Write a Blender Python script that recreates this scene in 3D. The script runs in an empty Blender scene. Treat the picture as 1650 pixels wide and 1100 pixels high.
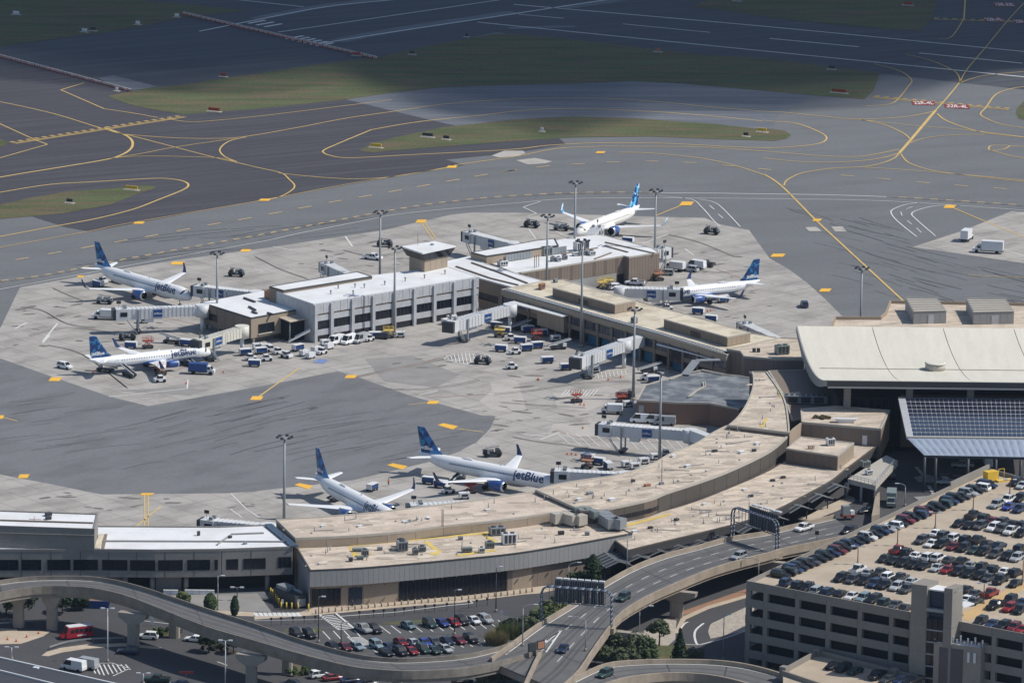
import bpy, bmesh, math, random
from mathutils import Vector, Matrix
random.seed(7)
S = bpy.context.scene
COL = S.collection
R = math.radians

# ---------------------------------------------------------------- camera
CAM_H, F_PX, PITCH, ROLL = 372.0, 9800.0, R(13.078), R(0.855)
camd = bpy.data.cameras.new('camera')
cam = bpy.data.objects.new('camera', camd)
COL.objects.link(cam)
cam.location = (0, -1500, CAM_H)
cam.matrix_world = Matrix.Translation((0, -1500, CAM_H)) @ Matrix.Rotation(math.pi/2 - PITCH, 4, 'X') @ Matrix.Rotation(ROLL, 4, 'Z')
camd.sensor_width = 36.0
camd.lens = F_PX/1650*36.0
camd.clip_start = 5.0
camd.clip_end = 30000.0
S.camera = cam

# ---------------------------------------------------------------- sky, sun, exposure
SUN_EL, SUN_AZ = R(49), R(-2)            # sun stands towards +X (azimuth measured from +X, counter-clockwise)
w = bpy.data.worlds.new('World'); S.world = w; w.use_nodes = True
nt = w.node_tree; nt.nodes.clear()
sky = nt.nodes.new('ShaderNodeTexSky'); sky.sky_type = 'NISHITA'; sky.sun_disc = False
sky.sun_elevation = SUN_EL; sky.sun_rotation = R(90) - SUN_AZ
sky.air_density = 1.0; sky.dust_density = 0.6; sky.ozone_density = 1.5; sky.altitude = 100
bg = nt.nodes.new('ShaderNodeBackground'); bg.inputs['Strength'].default_value = 0.11
wo = nt.nodes.new('ShaderNodeOutputWorld')
nt.links.new(sky.outputs[0], bg.inputs[0]); nt.links.new(bg.outputs[0], wo.inputs[0])
sd = bpy.data.lights.new('sun', 'SUN'); sd.energy = 4.2; sd.angle = R(0.53); sd.color = (1.0, 0.95, 0.87)
sun = bpy.data.objects.new('sun', sd); COL.objects.link(sun)
sdir = Vector((math.cos(SUN_EL)*math.cos(SUN_AZ), math.cos(SUN_EL)*math.sin(SUN_AZ), math.sin(SUN_EL)))
sun.rotation_euler = sdir.to_track_quat('Z', 'Y').to_euler()
sun.location = (300, 0, 400)
S.view_settings.view_transform = 'Standard'; S.view_settings.look = 'None'
S.view_settings.exposure = 0.0; S.view_settings.gamma = 1.0
S.view_settings.use_curve_mapping = False

# ---------------------------------------------------------------- survey: image measurement -> point on a level plane of height z
_c, _s = math.cos(PITCH), math.sin(PITCH)
_cr, _sr = math.cos(ROLL), math.sin(ROLL)
def P(px, py, z=0.0):
    u2 = (px-825.0)/F_PX; v2 = (py-550.0)/F_PX
    x = u2*_cr + v2*_sr; v = -u2*_sr + v2*_cr
    t = (z-CAM_H)/(-(_s+v*_c))
    return Vector((x*t, (_c-v*_s)*t-1500.0, z))
def PL(pts, z=0.0): return [P(a, b, z) for a, b in pts]

# ---------------------------------------------------------------- materials
MATS = {}
def mat(name, col, rough=.75, var=.12, size=6.0, metal=0.0, grain=.06, grain_size=.6, stretch=None, ang=0.0,
        tint=None, tint_amt=0.0, tint_size=10.0, spec=.35, objcol=False, joints=None, joint_dark=.75, bump=0.0, emit=None):
    """base colour with broad and fine wear; stretch=(a,b) pulls the broad noise into streaks along ang degrees"""
    m = bpy.data.materials.new(name); m.use_nodes = True
    n = m.node_tree.nodes; l = m.node_tree.links
    b = n['Principled BSDF']
    b.inputs['Roughness'].default_value = rough; b.inputs['Metallic'].default_value = metal
    b.inputs['Specular IOR Level'].default_value = spec
    if emit:
        b.inputs['Emission Color'].default_value = (*col, 1); b.inputs['Emission Strength'].default_value = emit
    if objcol:
        oi = n.new('ShaderNodeObjectInfo'); c0 = oi.outputs['Color']
    else:
        rgb = n.new('ShaderNodeRGB'); rgb.outputs[0].default_value = (*col, 1); c0 = rgb.outputs[0]
    tc = n.new('ShaderNodeTexCoord'); co = tc.outputs['Object']
    def mul(a, fac_socket, lo, hi):
        mr = n.new('ShaderNodeMapRange'); mr.inputs['From Min'].default_value = .25; mr.inputs['From Max'].default_value = .75
        mr.inputs['To Min'].default_value = lo; mr.inputs['To Max'].default_value = hi
        l.new(fac_socket, mr.inputs['Value'])
        mx = n.new('ShaderNodeMix'); mx.data_type = 'RGBA'; mx.blend_type = 'MULTIPLY'; mx.inputs['Factor'].default_value = 1
        l.new(a, mx.inputs[6]); l.new(mr.outputs[0], mx.inputs[7]); return mx.outputs[2]
    def noise(sc, detail=4, st=None, an=0.0, ro=.6):
        t = n.new('ShaderNodeTexNoise'); t.inputs['Detail'].default_value = detail; t.inputs['Roughness'].default_value = ro
        t.inputs['Scale'].default_value = 1.0
        mp = n.new('ShaderNodeMapping'); mp.vector_type = 'TEXTURE'
        s = st or (1, 1); mp.inputs['Scale'].default_value = (sc*s[0], sc*s[1], sc); mp.inputs['Rotation'].default_value = (0, 0, R(an))
        l.new(co, mp.inputs[0]); l.new(mp.outputs[0], t.inputs['Vector']); return t.outputs[0]
    c = c0
    if var: c = mul(c, noise(size, 5, stretch, ang), 1-var, 1+var)
    if tint is not None:
        mr = n.new('ShaderNodeMapRange'); mr.inputs['From Min'].default_value = .45; mr.inputs['From Max'].default_value = .65
        mr.inputs['To Max'].default_value = tint_amt
        l.new(noise(tint_size, 6, stretch, ang), mr.inputs['Value'])
        mx = n.new('ShaderNodeMix'); mx.data_type = 'RGBA'
        l.new(mr.outputs[0], mx.inputs['Factor']); l.new(c, mx.inputs[6]); mx.inputs[7].default_value = (*tint, 1); c = mx.outputs[2]
    if grain: c = mul(c, noise(grain_size, 2), 1-grain, 1+grain)
    if joints:                                  # joints=(slab_x, slab_y, angle, width)
        bt = n.new('ShaderNodeTexBrick'); bt.offset = 0.0; bt.squash = 1.0
        bt.inputs['Color1'].default_value = (1, 1, 1, 1); bt.inputs['Color2'].default_value = (.9, .9, .9, 1); bt.inputs['Mortar'].default_value = (joint_dark,)*3+(1,)
        bt.inputs['Scale'].default_value = 1.0; bt.inputs['Brick Width'].default_value = joints[0]; bt.inputs['Row Height'].default_value = joints[1]
        bt.inputs['Mortar Size'].default_value = joints[3]; bt.inputs['Bias'].default_value = 0
        mp = n.new('ShaderNodeMapping'); mp.inputs['Rotation'].default_value = (0, 0, R(-joints[2]))
        l.new(co, mp.inputs[0]); l.new(mp.outputs[0], bt.inputs[0])
        mx = n.new('ShaderNodeMix'); mx.data_type = 'RGBA'; mx.blend_type = 'MULTIPLY'; mx.inputs['Factor'].default_value = 1
        l.new(c, mx.inputs[6]); l.new(bt.outputs['Color'], mx.inputs[7]); c = mx.outputs[2]
    l.new(c, b.inputs['Base Color'])
    if bump:
        bp = n.new('ShaderNodeBump'); bp.inputs['Strength'].default_value = bump; bp.inputs['Distance'].default_value = .2
        l.new(noise(grain_size, 3), bp.inputs['Height']); l.new(bp.outputs[0], b.inputs['Normal'])
    MATS[name] = m
    return m
M = MATS

# ---------------------------------------------------------------- mesh builder
class MB:
    def __init__(s): s.v = []; s.f = []; s.mi = []; s.sm = []
    def face(s, pts, m=0, sm=False):
        i = len(s.v); s.v += [tuple(p) for p in pts]; s.f.append(list(range(i, i+len(pts)))); s.mi.append(m); s.sm.append(sm)
    def add(s, vs, fs, m=0, sm=False):
        i = len(s.v); s.v += [tuple(p) for p in vs]
        for f in fs: s.f.append([i+k for k in f]); s.mi.append(m); s.sm.append(sm)
    def prism(s, poly, z0, z1, m=0, mt=None, bottom=True):
        """outline poly (x,y[,z]) from z0 up to z1 (numbers, or None = use each point's own z)"""
        n = len(poly)
        lo = [(p[0], p[1], z0) for p in poly]; hi = [(p[0], p[1], z1 if z1 is not None else p[2]) for p in poly]
        i = len(s.v); s.v += lo+hi
        for k in range(n):
            j = (k+1) % n; s.f.append([i+k, i+j, i+n+j, i+n+k]); s.mi.append(m); s.sm.append(False)
        s.f.append([i+n+k for k in range(n)]); s.mi.append(m if mt is None else mt); s.sm.append(False)
        if bottom: s.f.append([i+k for k in reversed(range(n))]); s.mi.append(m); s.sm.append(False)
    def box(s, c, d, rot=0.0, m=0):
        """c = centre of the base, d = (lx, ly, h)"""
        x, y, z = d[0]/2, d[1]/2, d[2]; ca, sa = math.cos(rot), math.sin(rot)
        s.prism([(c[0]+a*x*ca-b*y*sa, c[1]+a*x*sa+b*y*ca) for a, b in ((-1, -1), (1, -1), (1, 1), (-1, 1))], c[2], c[2]+z, m)
    def beam(s, a, b, wd, hg, m=0, up=0.0):
        """rectangular bar from a to b, width wd, height hg, its underside up above the points"""
        a = Vector(a); b = Vector(b); d = b-a; h = Vector((-d.y, d.x, 0))
        h = h.normalized()*wd/2 if h.length > 1e-6 else Vector((wd/2, 0, 0))
        if abs(d.z) > 4*math.hypot(d.x, d.y): u = d.cross(h).normalized()*hg; u = u if u.length > 0 else Vector((0, hg, 0)); o = -u/2
        else: u = Vector((0, 0, hg)); o = Vector((0, 0, up))
        vs = [a+h+o, a-h+o, a-h+u+o, a+h+u+o, b+h+o, b-h+o, b-h+u+o, b+h+u+o]
        s.add(vs, [(0, 1, 2, 3), (7, 6, 5, 4), (0, 4, 5, 1), (1, 5, 6, 2), (2, 6, 7, 3), (3, 7, 4, 0)], m)
    def loft(s, rings, m=0, sm=True, cap=True, closed=True):
        n = len(rings[0]); i = len(s.v)
        for r in rings: s.v += [tuple(p) for p in r]
        for a in range(len(rings)-1):
            for k in range(n if closed else n-1):
                j = (k+1) % n
                s.f.append([i+a*n+k, i+a*n+j, i+(a+1)*n+j, i+(a+1)*n+k]); s.mi.append(m); s.sm.append(sm)
        if cap and closed:
            s.f.append([i+k for k in reversed(range(n))]); s.mi.append(m); s.sm.append(False)
            e = i+(len(rings)-1)*n; s.f.append([e+k for k in range(n)]); s.mi.append(m); s.sm.append(False)
    def cyl(s, a, b, r0, r1=None, n=8, m=0, sm=True):
        r1 = r0 if r1 is None else r1; a = Vector(a); b = Vector(b); d = (b-a).normalized()
        t = Vector((1, 0, 0)) if abs(d.x) < .8 else Vector((0, 1, 0)); e = d.cross(t).normalized(); g = d.cross(e)
        s.loft([[p+e*math.cos(2*math.pi*k/n)*r+g*math.sin(2*math.pi*k/n)*r for k in range(n)] for p, r in ((a, r0), (b, r1))], m, sm)
    def tube(s, path, r, n=6, m=0):
        for a, b in zip(path[:-1], path[1:]): s.cyl(a, b, r, r, n, m)
    def strip(s, L, Rr, m=0):
        for k in range(len(L)-1): s.face([L[k], L[k+1], Rr[k+1], Rr[k]], m)
    def build(s, name, mats, parent=None, loc=None, recalc=True):
        me = bpy.data.meshes.new(name)
        me.from_pydata(s.v, [], s.f)
        for x in (mats if isinstance(mats, (list, tuple)) else [mats]): me.materials.append(M[x] if isinstance(x, str) else x)
        me.polygons.foreach_set('material_index', s.mi); me.polygons.foreach_set('use_smooth', s.sm)
        if recalc:
            bm = bmesh.new(); bm.from_mesh(me); bmesh.ops.recalc_face_normals(bm, faces=bm.faces); bm.to_mesh(me); bm.free()
        me.update()
        o = bpy.data.objects.new(name, me); COL.objects.link(o)
        if parent is not None: o.parent = parent
        if loc is not None: o.location = loc
        return o

def tag(o, label=None, cat=None, group=None, kind=None):
    if label: o['label'] = label
    if cat: o['category'] = cat
    if group: o['group'] = group
    if kind: o['kind'] = kind
    return o
def thing(name, label, cat, loc=(0, 0, 0), rz=0.0, group=None):
    o = bpy.data.objects.new(name, None); COL.objects.link(o); o.location = loc; o.rotation_euler = (0, 0, rz)
    o.empty_display_size = 1
    return tag(o, label, cat, group)
def kids(o): return [c for c in bpy.data.objects if c.parent is o]
KIDS = {}
def dup(root, loc, rz=0.0, label=None, group=None, color=None):
    """a copy of a thing with copies of its parts and sub-parts (meshes shared)"""
    if root.name not in KIDS: KIDS[root.name] = [(c, kids(c)) for c in kids(root)]
    r = root.copy(); COL.objects.link(r); r.location = loc; r.rotation_euler = (0, 0, rz)
    if label: r['label'] = label
    if group: r['group'] = group
    if color: r.color = color
    for c, gs in KIDS[root.name]:
        d = c.copy(); COL.objects.link(d); d.parent = r
        if color: d.color = color
        for g in gs:
            e = g.copy(); COL.objects.link(e); e.parent = d
    return r
def sheet(name, pts, z, m, kind='structure'):
    mb = MB(); mb.face([(p[0], p[1], z) for p in pts]); o = mb.build(name, m)
    me = o.data
    if me.polygons[0].normal.z < 0: me.flip_normals()
    return tag(o, kind=kind)
def smooth(pts, n=6):
    """Catmull-Rom through pixel or world points"""
    out = []
    for i in range(len(pts)-1):
        p0 = Vector(pts[max(i-1, 0)]); p1 = Vector(pts[i]); p2 = Vector(pts[i+1]); p3 = Vector(pts[min(i+2, len(pts)-1)])
        for k in range(n):
            t = k/n
            out.append(.5*((2*p1)+(p2-p0)*t+(2*p0-5*p1+4*p2-p3)*t*t+(3*p1-p0-3*p2+p3)*t**3))
    out.append(Vector(pts[-1])); return out
def ribbon(mb, pts, wd, z, m=0):
    """flat painted line of width wd along world points"""
    pts = [Vector((p[0], p[1], 0)) for p in pts]; L = []; Q = []
    for i, p in enumerate(pts):
        d = (pts[min(i+1, len(pts)-1)]-pts[max(i-1, 0)]); d = d.normalized() if d.length > 1e-6 else Vector((1, 0, 0))
        nrm = Vector((-d.y, d.x, 0))*wd/2
        L.append((p.x+nrm.x, p.y+nrm.y, z)); Q.append((p.x-nrm.x, p.y-nrm.y, z))
    mb.strip(L, Q, m)
def along(pts, step, start=0.0):
    """points and headings every step metres along a polyline"""
    pts = [Vector((p[0], p[1], p[2] if len(p) > 2 else 0)) for p in pts]; out = []; acc = start
    for a, b in zip(pts[:-1], pts[1:]):
        L = (b-a).length
        while acc <= L and L > 1e-6:
            out.append((a+(b-a)*(acc/L), math.atan2(b.y-a.y, b.x-a.x))); acc += step
        acc -= L
    return out
def dashes(mb, pts, on, off, wd, z, m=0):
    pts = [Vector((p[0], p[1], 0)) for p in pts]; pos = 0.0
    for a, b in zip(pts[:-1], pts[1:]):
        L = (b-a).length; k = 0.0
        while k < L:
            ph = (pos+k) % (on+off)
            if ph < on: e = min(L, k+on-ph); ribbon(mb, [a+(b-a)*(k/L), a+(b-a)*(e/L)], wd, z, m); k = e+1e-4
            else: k += on+off-ph+1e-4
        pos += L
def text_mesh(name, txt, size, m, parent=None, bold=.012, extr=0.0, align='CENTER', wrap=None, place=None):
    """lettering as a mesh; wrap(x, y) -> point bends it onto a surface"""
    cu = bpy.data.curves.new(name, 'FONT'); cu.body = txt; cu.size = size; cu.align_x = align; cu.align_y = 'CENTER'
    cu.offset = bold*size; cu.extrude = extr; cu.resolution_u = 2
    o = bpy.data.objects.new(name, cu); COL.objects.link(o)
    me = bpy.data.meshes.new_from_object(o.evaluated_get(bpy.context.evaluated_depsgraph_get())); me.name = name
    bpy.data.objects.remove(o); bpy.data.curves.remove(cu)
    if wrap:
        bm = bmesh.new(); bm.from_mesh(me); h = size*1.2; n = 12
        for k in range(-n, n+1):
            bmesh.ops.bisect_plane(bm, geom=bm.verts[:]+bm.edges[:]+bm.faces[:], plane_co=(0, k*h/n, 0), plane_no=(0, 1, 0))
        bm.to_mesh(me); bm.free()
        for v in me.vertices: v.co = wrap(v.co.x, v.co.y)
    me.materials.clear(); me.materials.append(M[m])
    o = bpy.data.objects.new(name, me); COL.objects.link(o)
    if parent is not None: o.parent = parent
    if place is not None: o.matrix_basis = place
    return o
# ================================================================ materials of the setting
mat('asphalt_old', (.150, .155, .162), .9, .08, 90, grain=.08, grain_size=1.2, stretch=(1, .25), ang=20, tint=(.125, .128, .134), tint_amt=.6, tint_size=40)
mat('asphalt_ramp', (.162, .166, .173), .9, .07, 60, grain=.08, grain_size=1.2, stretch=(1.2, .5), ang=48, tint=(.105, .107, .111), tint_amt=.55, tint_size=16)
mat('asphalt_new', (.052, .050, .060), .9, .16, 40, grain=.08, grain_size=1.5, stretch=(2.5, .06), ang=28, tint=(.085, .085, .095), tint_amt=.7, tint_size=30)
mat('asphalt_runway', (.052, .058, .072), .85, .18, 60, grain=.08, grain_size=2, stretch=(2.5, .08), ang=28, tint=(.085, .09, .10), tint_amt=.8, tint_size=35)
mat('asphalt_band', (.115, .125, .145), .8, .15, 60, grain=.06, grain_size=2, stretch=(2.5, .06), ang=3, tint=(.17, .18, .20), tint_amt=.9, tint_size=50)
mat('concrete_apron', (.40, .378, .35), .9, .10, 30, grain=.06, grain_size=1.0, stretch=(1, .6), ang=41, tint=(.27, .255, .235), tint_amt=.85, tint_size=13, joints=(7.6, 7.6, 41, .15), joint_dark=.66)
mat('concrete_pale', (.43, .405, .37), .9, .08, 12, grain=.05, tint=(.33, .31, .28), tint_amt=.6, tint_size=8)
mat('concrete_grey', (.27, .262, .25), .9, .10, 15, grain=.05, tint=(.2, .195, .185), tint_amt=.6, tint_size=8)
mat('grass', (.080, .098, .040), 1.0, .34, 16, grain=.28, grain_size=1.0, stretch=(2.4, .45), ang=5, tint=(.135, .098, .058), tint_amt=1.0, tint_size=11)
mat('paint_yellow', (.60, .42, .15), .8, .12, 8, grain=.1)
mat('paint_orange', (.78, .44, .06), .8, .10, 5, grain=.08)
mat('paint_yellow_faded', (.48, .36, .20), .8, .2, 4, grain=.15)
mat('paint_white', (.62, .62, .60), .8, .12, 8, grain=.1)
mat('paint_white_faded', (.42, .41, .39), .8, .2, 4, grain=.15)
mat('paint_red', (.24, .035, .035), .8, .15, 4)
mat('paint_blue', (.16, .24, .46), .8, .2, 3)
mat('stain', (.17, .158, .145), .9, .2, 3)
mat('crack_seal', (.085, .086, .09), .8, .1, 5)

def Z(o, pts, k=3.929): return [(o[0]+x/k, o[1]+y/k) for x, y in pts]
def ZP(o, pts, z=0.0, k=3.929): return [P(a, b, z) for a, b in Z(o, pts, k)]
A0, A1, A2, A3 = (0, 0), (410, 0), (820, 0), (1230, 0)
B0, B1, B2, B3 = (0, 270), (410, 270), (820, 270), (1230, 270)
C0, C1, C2, C3 = (0, 540), (410, 540), (820, 540), (1230, 540)
D0, D1, D2, D3 = (0, 820), (410, 820), (820, 820), (1230, 820)

# ================================================================ ground and pavements (flush sheets, 15 mm apart)
tag(sheet('ground', [(-3000, -2000), (3000, -2000), (3000, 4500), (-3000, 4500)], -.06, 'asphalt_old'), kind='structure')
sheet('runway', PL([(-300, 40), (0, 91), (207, 148), (295, 139), (500, 108), (600, 96), (690, 76), (800, 52), (830, 57), (1050, 82), (1240, 102), (1420, 119), (1700, 150), (1950, 175), (1950, -300), (-300, -300)]), -.045, 'asphalt_runway')
sheet('dark_taxiway', PL([(-250, 60), (0, 91), (207, 148), (245, 141), (556, 160), (634, 179), (692, 193), (735, 203), (900, 222), (913, 233), (830, 246), (718, 257), (748, 266), (663, 280), (420, 322), (145, 373), (106, 366), (50, 348), (-250, 362)]), -.03, 'asphalt_new')
sheet('curved_taxiway', PL(smooth([(556, 160), (639, 149), (715, 141), (830, 137), (922, 135), (1023, 131), (1100, 135), (1240, 147), (1306, 154)], 4) + [Vector(p) for p in ((1250, 190), (1245, 213))] + [Vector(p) for p in ((1151, 199), (1023, 190), (922, 187), (830, 192), (735, 203), (692, 193), (634, 179))]) if False else
      [P(a, b) for a, b in [(v[0], v[1]) for v in smooth([(556, 160), (639, 149), (715, 141), (830, 137), (922, 135), (1023, 131), (1100, 135), (1240, 147), (1306, 154)], 4)] + [(1250, 190), (1245, 213), (1151, 199), (1023, 190), (922, 187), (830, 192), (735, 203), (692, 193), (634, 179)]], -.02, 'asphalt_band')

apron_top = [(32, 463), (125, 446), (190, 434), (277, 420), (417, 401), (619, 370.5), (680, 356.5), (725.6, 346), (759, 342.5), (830, 342.5), (955, 346), (1049, 349), (1136, 351), (1161, 361.6), (1207, 370.5), (1240, 416), (1270, 433), (1300, 455), (1330, 482), (1362, 514), (1430, 575)]
sheet('apron', PL([(-150, 640), (1, 527)] + apron_top + [(1430, 700), (1290, 800), (900, 850), (480, 900), (-150, 900)]), -.015, 'concrete_apron')
ramp = [(-120, 530), (0, 577), (85, 607), (175, 638), (239, 654), (330, 638), (420, 622), (544, 598), (585, 610), (660, 637), (774, 668.5), (798.6, 670), (790, 690), (770, 710), (738, 728), (690, 744), (608, 764), (570, 773), (410, 791), (366, 794), (163, 796), (80, 779), (0, 764), (-120, 742)]
sheet('ramp_asphalt', PL(ramp), 0.0, 'asphalt_ramp')
sheet('remote_stand', PL([(1470, 398), (1550, 372), (1630, 340), (1720, 347), (1720, 436), (1650, 424), (1540, 408)]), -.015, 'concrete_apron')
for ip, (nm, pts, m) in enumerate((
    ('concrete_patch', Z(C2, [(-40, 290), (60, 300), (110, 470), (-110, 470), (-190, 420)]), 'concrete_pale'),
    ('concrete_patch', Z(C2, [(275, 360), (640, 370), (600, 440), (500, 480), (305, 460)]), 'concrete_pale'),
    ('concrete_patch', Z(C2, [(280, 560), (560, 545), (560, 640), (240, 640)]), 'concrete_pale'),
    ('concrete_patch', Z(C1, [(1490, 290), (1650, 280), (1700, 480), (1535, 480)]), 'concrete_pale'),
    ('concrete_patch', Z(A2, [(-110, 985), (-30, 955), (90, 955), (105, 970), (50, 990), (-60, 998)]), 'concrete_pale'),
    ('concrete_patch', Z(A2, [(45, 1015), (165, 1000), (275, 1022), (230, 1035), (120, 1042)]), 'concrete_pale'),
    ('concrete_patch', Z(B3, [(265, 378), (335, 375), (370, 402), (290, 402)]), 'concrete_pale'),
    ('concrete_patch', Z(B3, [(430, 375), (500, 372), (530, 405), (455, 405)]), 'concrete_pale'),
    ('concrete_patch', Z(C0, [(720, 150+200), (1100, 330), (1330, 345), (1200, 380)]), 'concrete_grey'),
    ('concrete_patch', Z(C1, [(700, 150), (1000, 130), (1300, 250), (1150, 330), (820, 290)]), 'concrete_grey'),
    ('asphalt_patch', Z(A0, [(620, 495), (720, 478), (1000, 550), (800, 580)]), 'asphalt_band'),
    ('asphalt_patch', Z(B2, [(100, 660), (640, 580), (900, 700), (850, 760), (300, 800)]), 'asphalt_ramp'),
    ('asphalt_patch', Z(C1, [(325, 462), (370, 452), (410, 458), (365, 470)]), 'crack_seal'),
    ('asphalt_patch', Z(C1, [(145, 393), (180, 390), (200, 396), (165, 400)]), 'crack_seal'),
)):
    sheet(nm, PL(pts), .004+ip*.0012, m)

# ---- grass
g1 = [(-250, 110), (0, 75), (80, 64), (160, 54), (215, 45), (300, 28), (400, 17), (208, -1), (100, -60), (-250, -60)]
g2 = [(173, 155), (195, 164), (216, 170.5), (255, 178), (295, 184.5), (366, 179), (410, 176), (550, 161.6), (639, 149), (715, 141), (830, 137), (922, 135), (1023, 131), (1100, 135), (1240, 147.6), (1306, 153), (1393, 160), (1408, 145), (1418, 117), (1344, 109), (1230, 94), (1125, 88), (1049, 79), (947, 67), (850, 57), (820, 55), (792, 56), (715, 69), (614, 91.6), (512, 104), (410, 119.6), (356, 127), (293, 137), (229, 144)]
g3 = [(578, 243), (600, 231), (639, 221), (715, 205), (830, 193), (922, 188), (1023.6, 191), (1151, 200), (1217, 207), (1245, 208), (1264, 211), (1275, 217), (1268, 223), (1250, 227), (1176, 225), (1049, 220), (922, 221.5), (820, 228), (741, 234), (640, 242), (600, 246)]
g4 = Z(B0, [(-400, 300), (0, 235), (200, 190), (420, 152), (700, 132), (900, 112), (975, 115), (985, 130), (850, 175), (700, 235), (400, 290), (200, 308), (0, 325), (-400, 390)])
g5 = Z(A0, [(-300, 860), (0, 880), (60, 905), (0, 930), (-300, 990)])
g6 = [(1112, 11), (1150, -2), (1180, -50), (1530, -50), (1510, 0), (1498, 35), (1480, 50), (1440, 48), (1330, 38), (1230, 27), (1180, 18)]
g7 = [(1720, 150), (1650, 163), (1639, 175), (1637, 183), (1642, 191), (1665, 197), (1720, 200)]
for g in (g1, g2, g3, g4, g5, g6, g7):
    tag(sheet('grass', PL(g), .02, 'grass'), kind='stuff')

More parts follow.
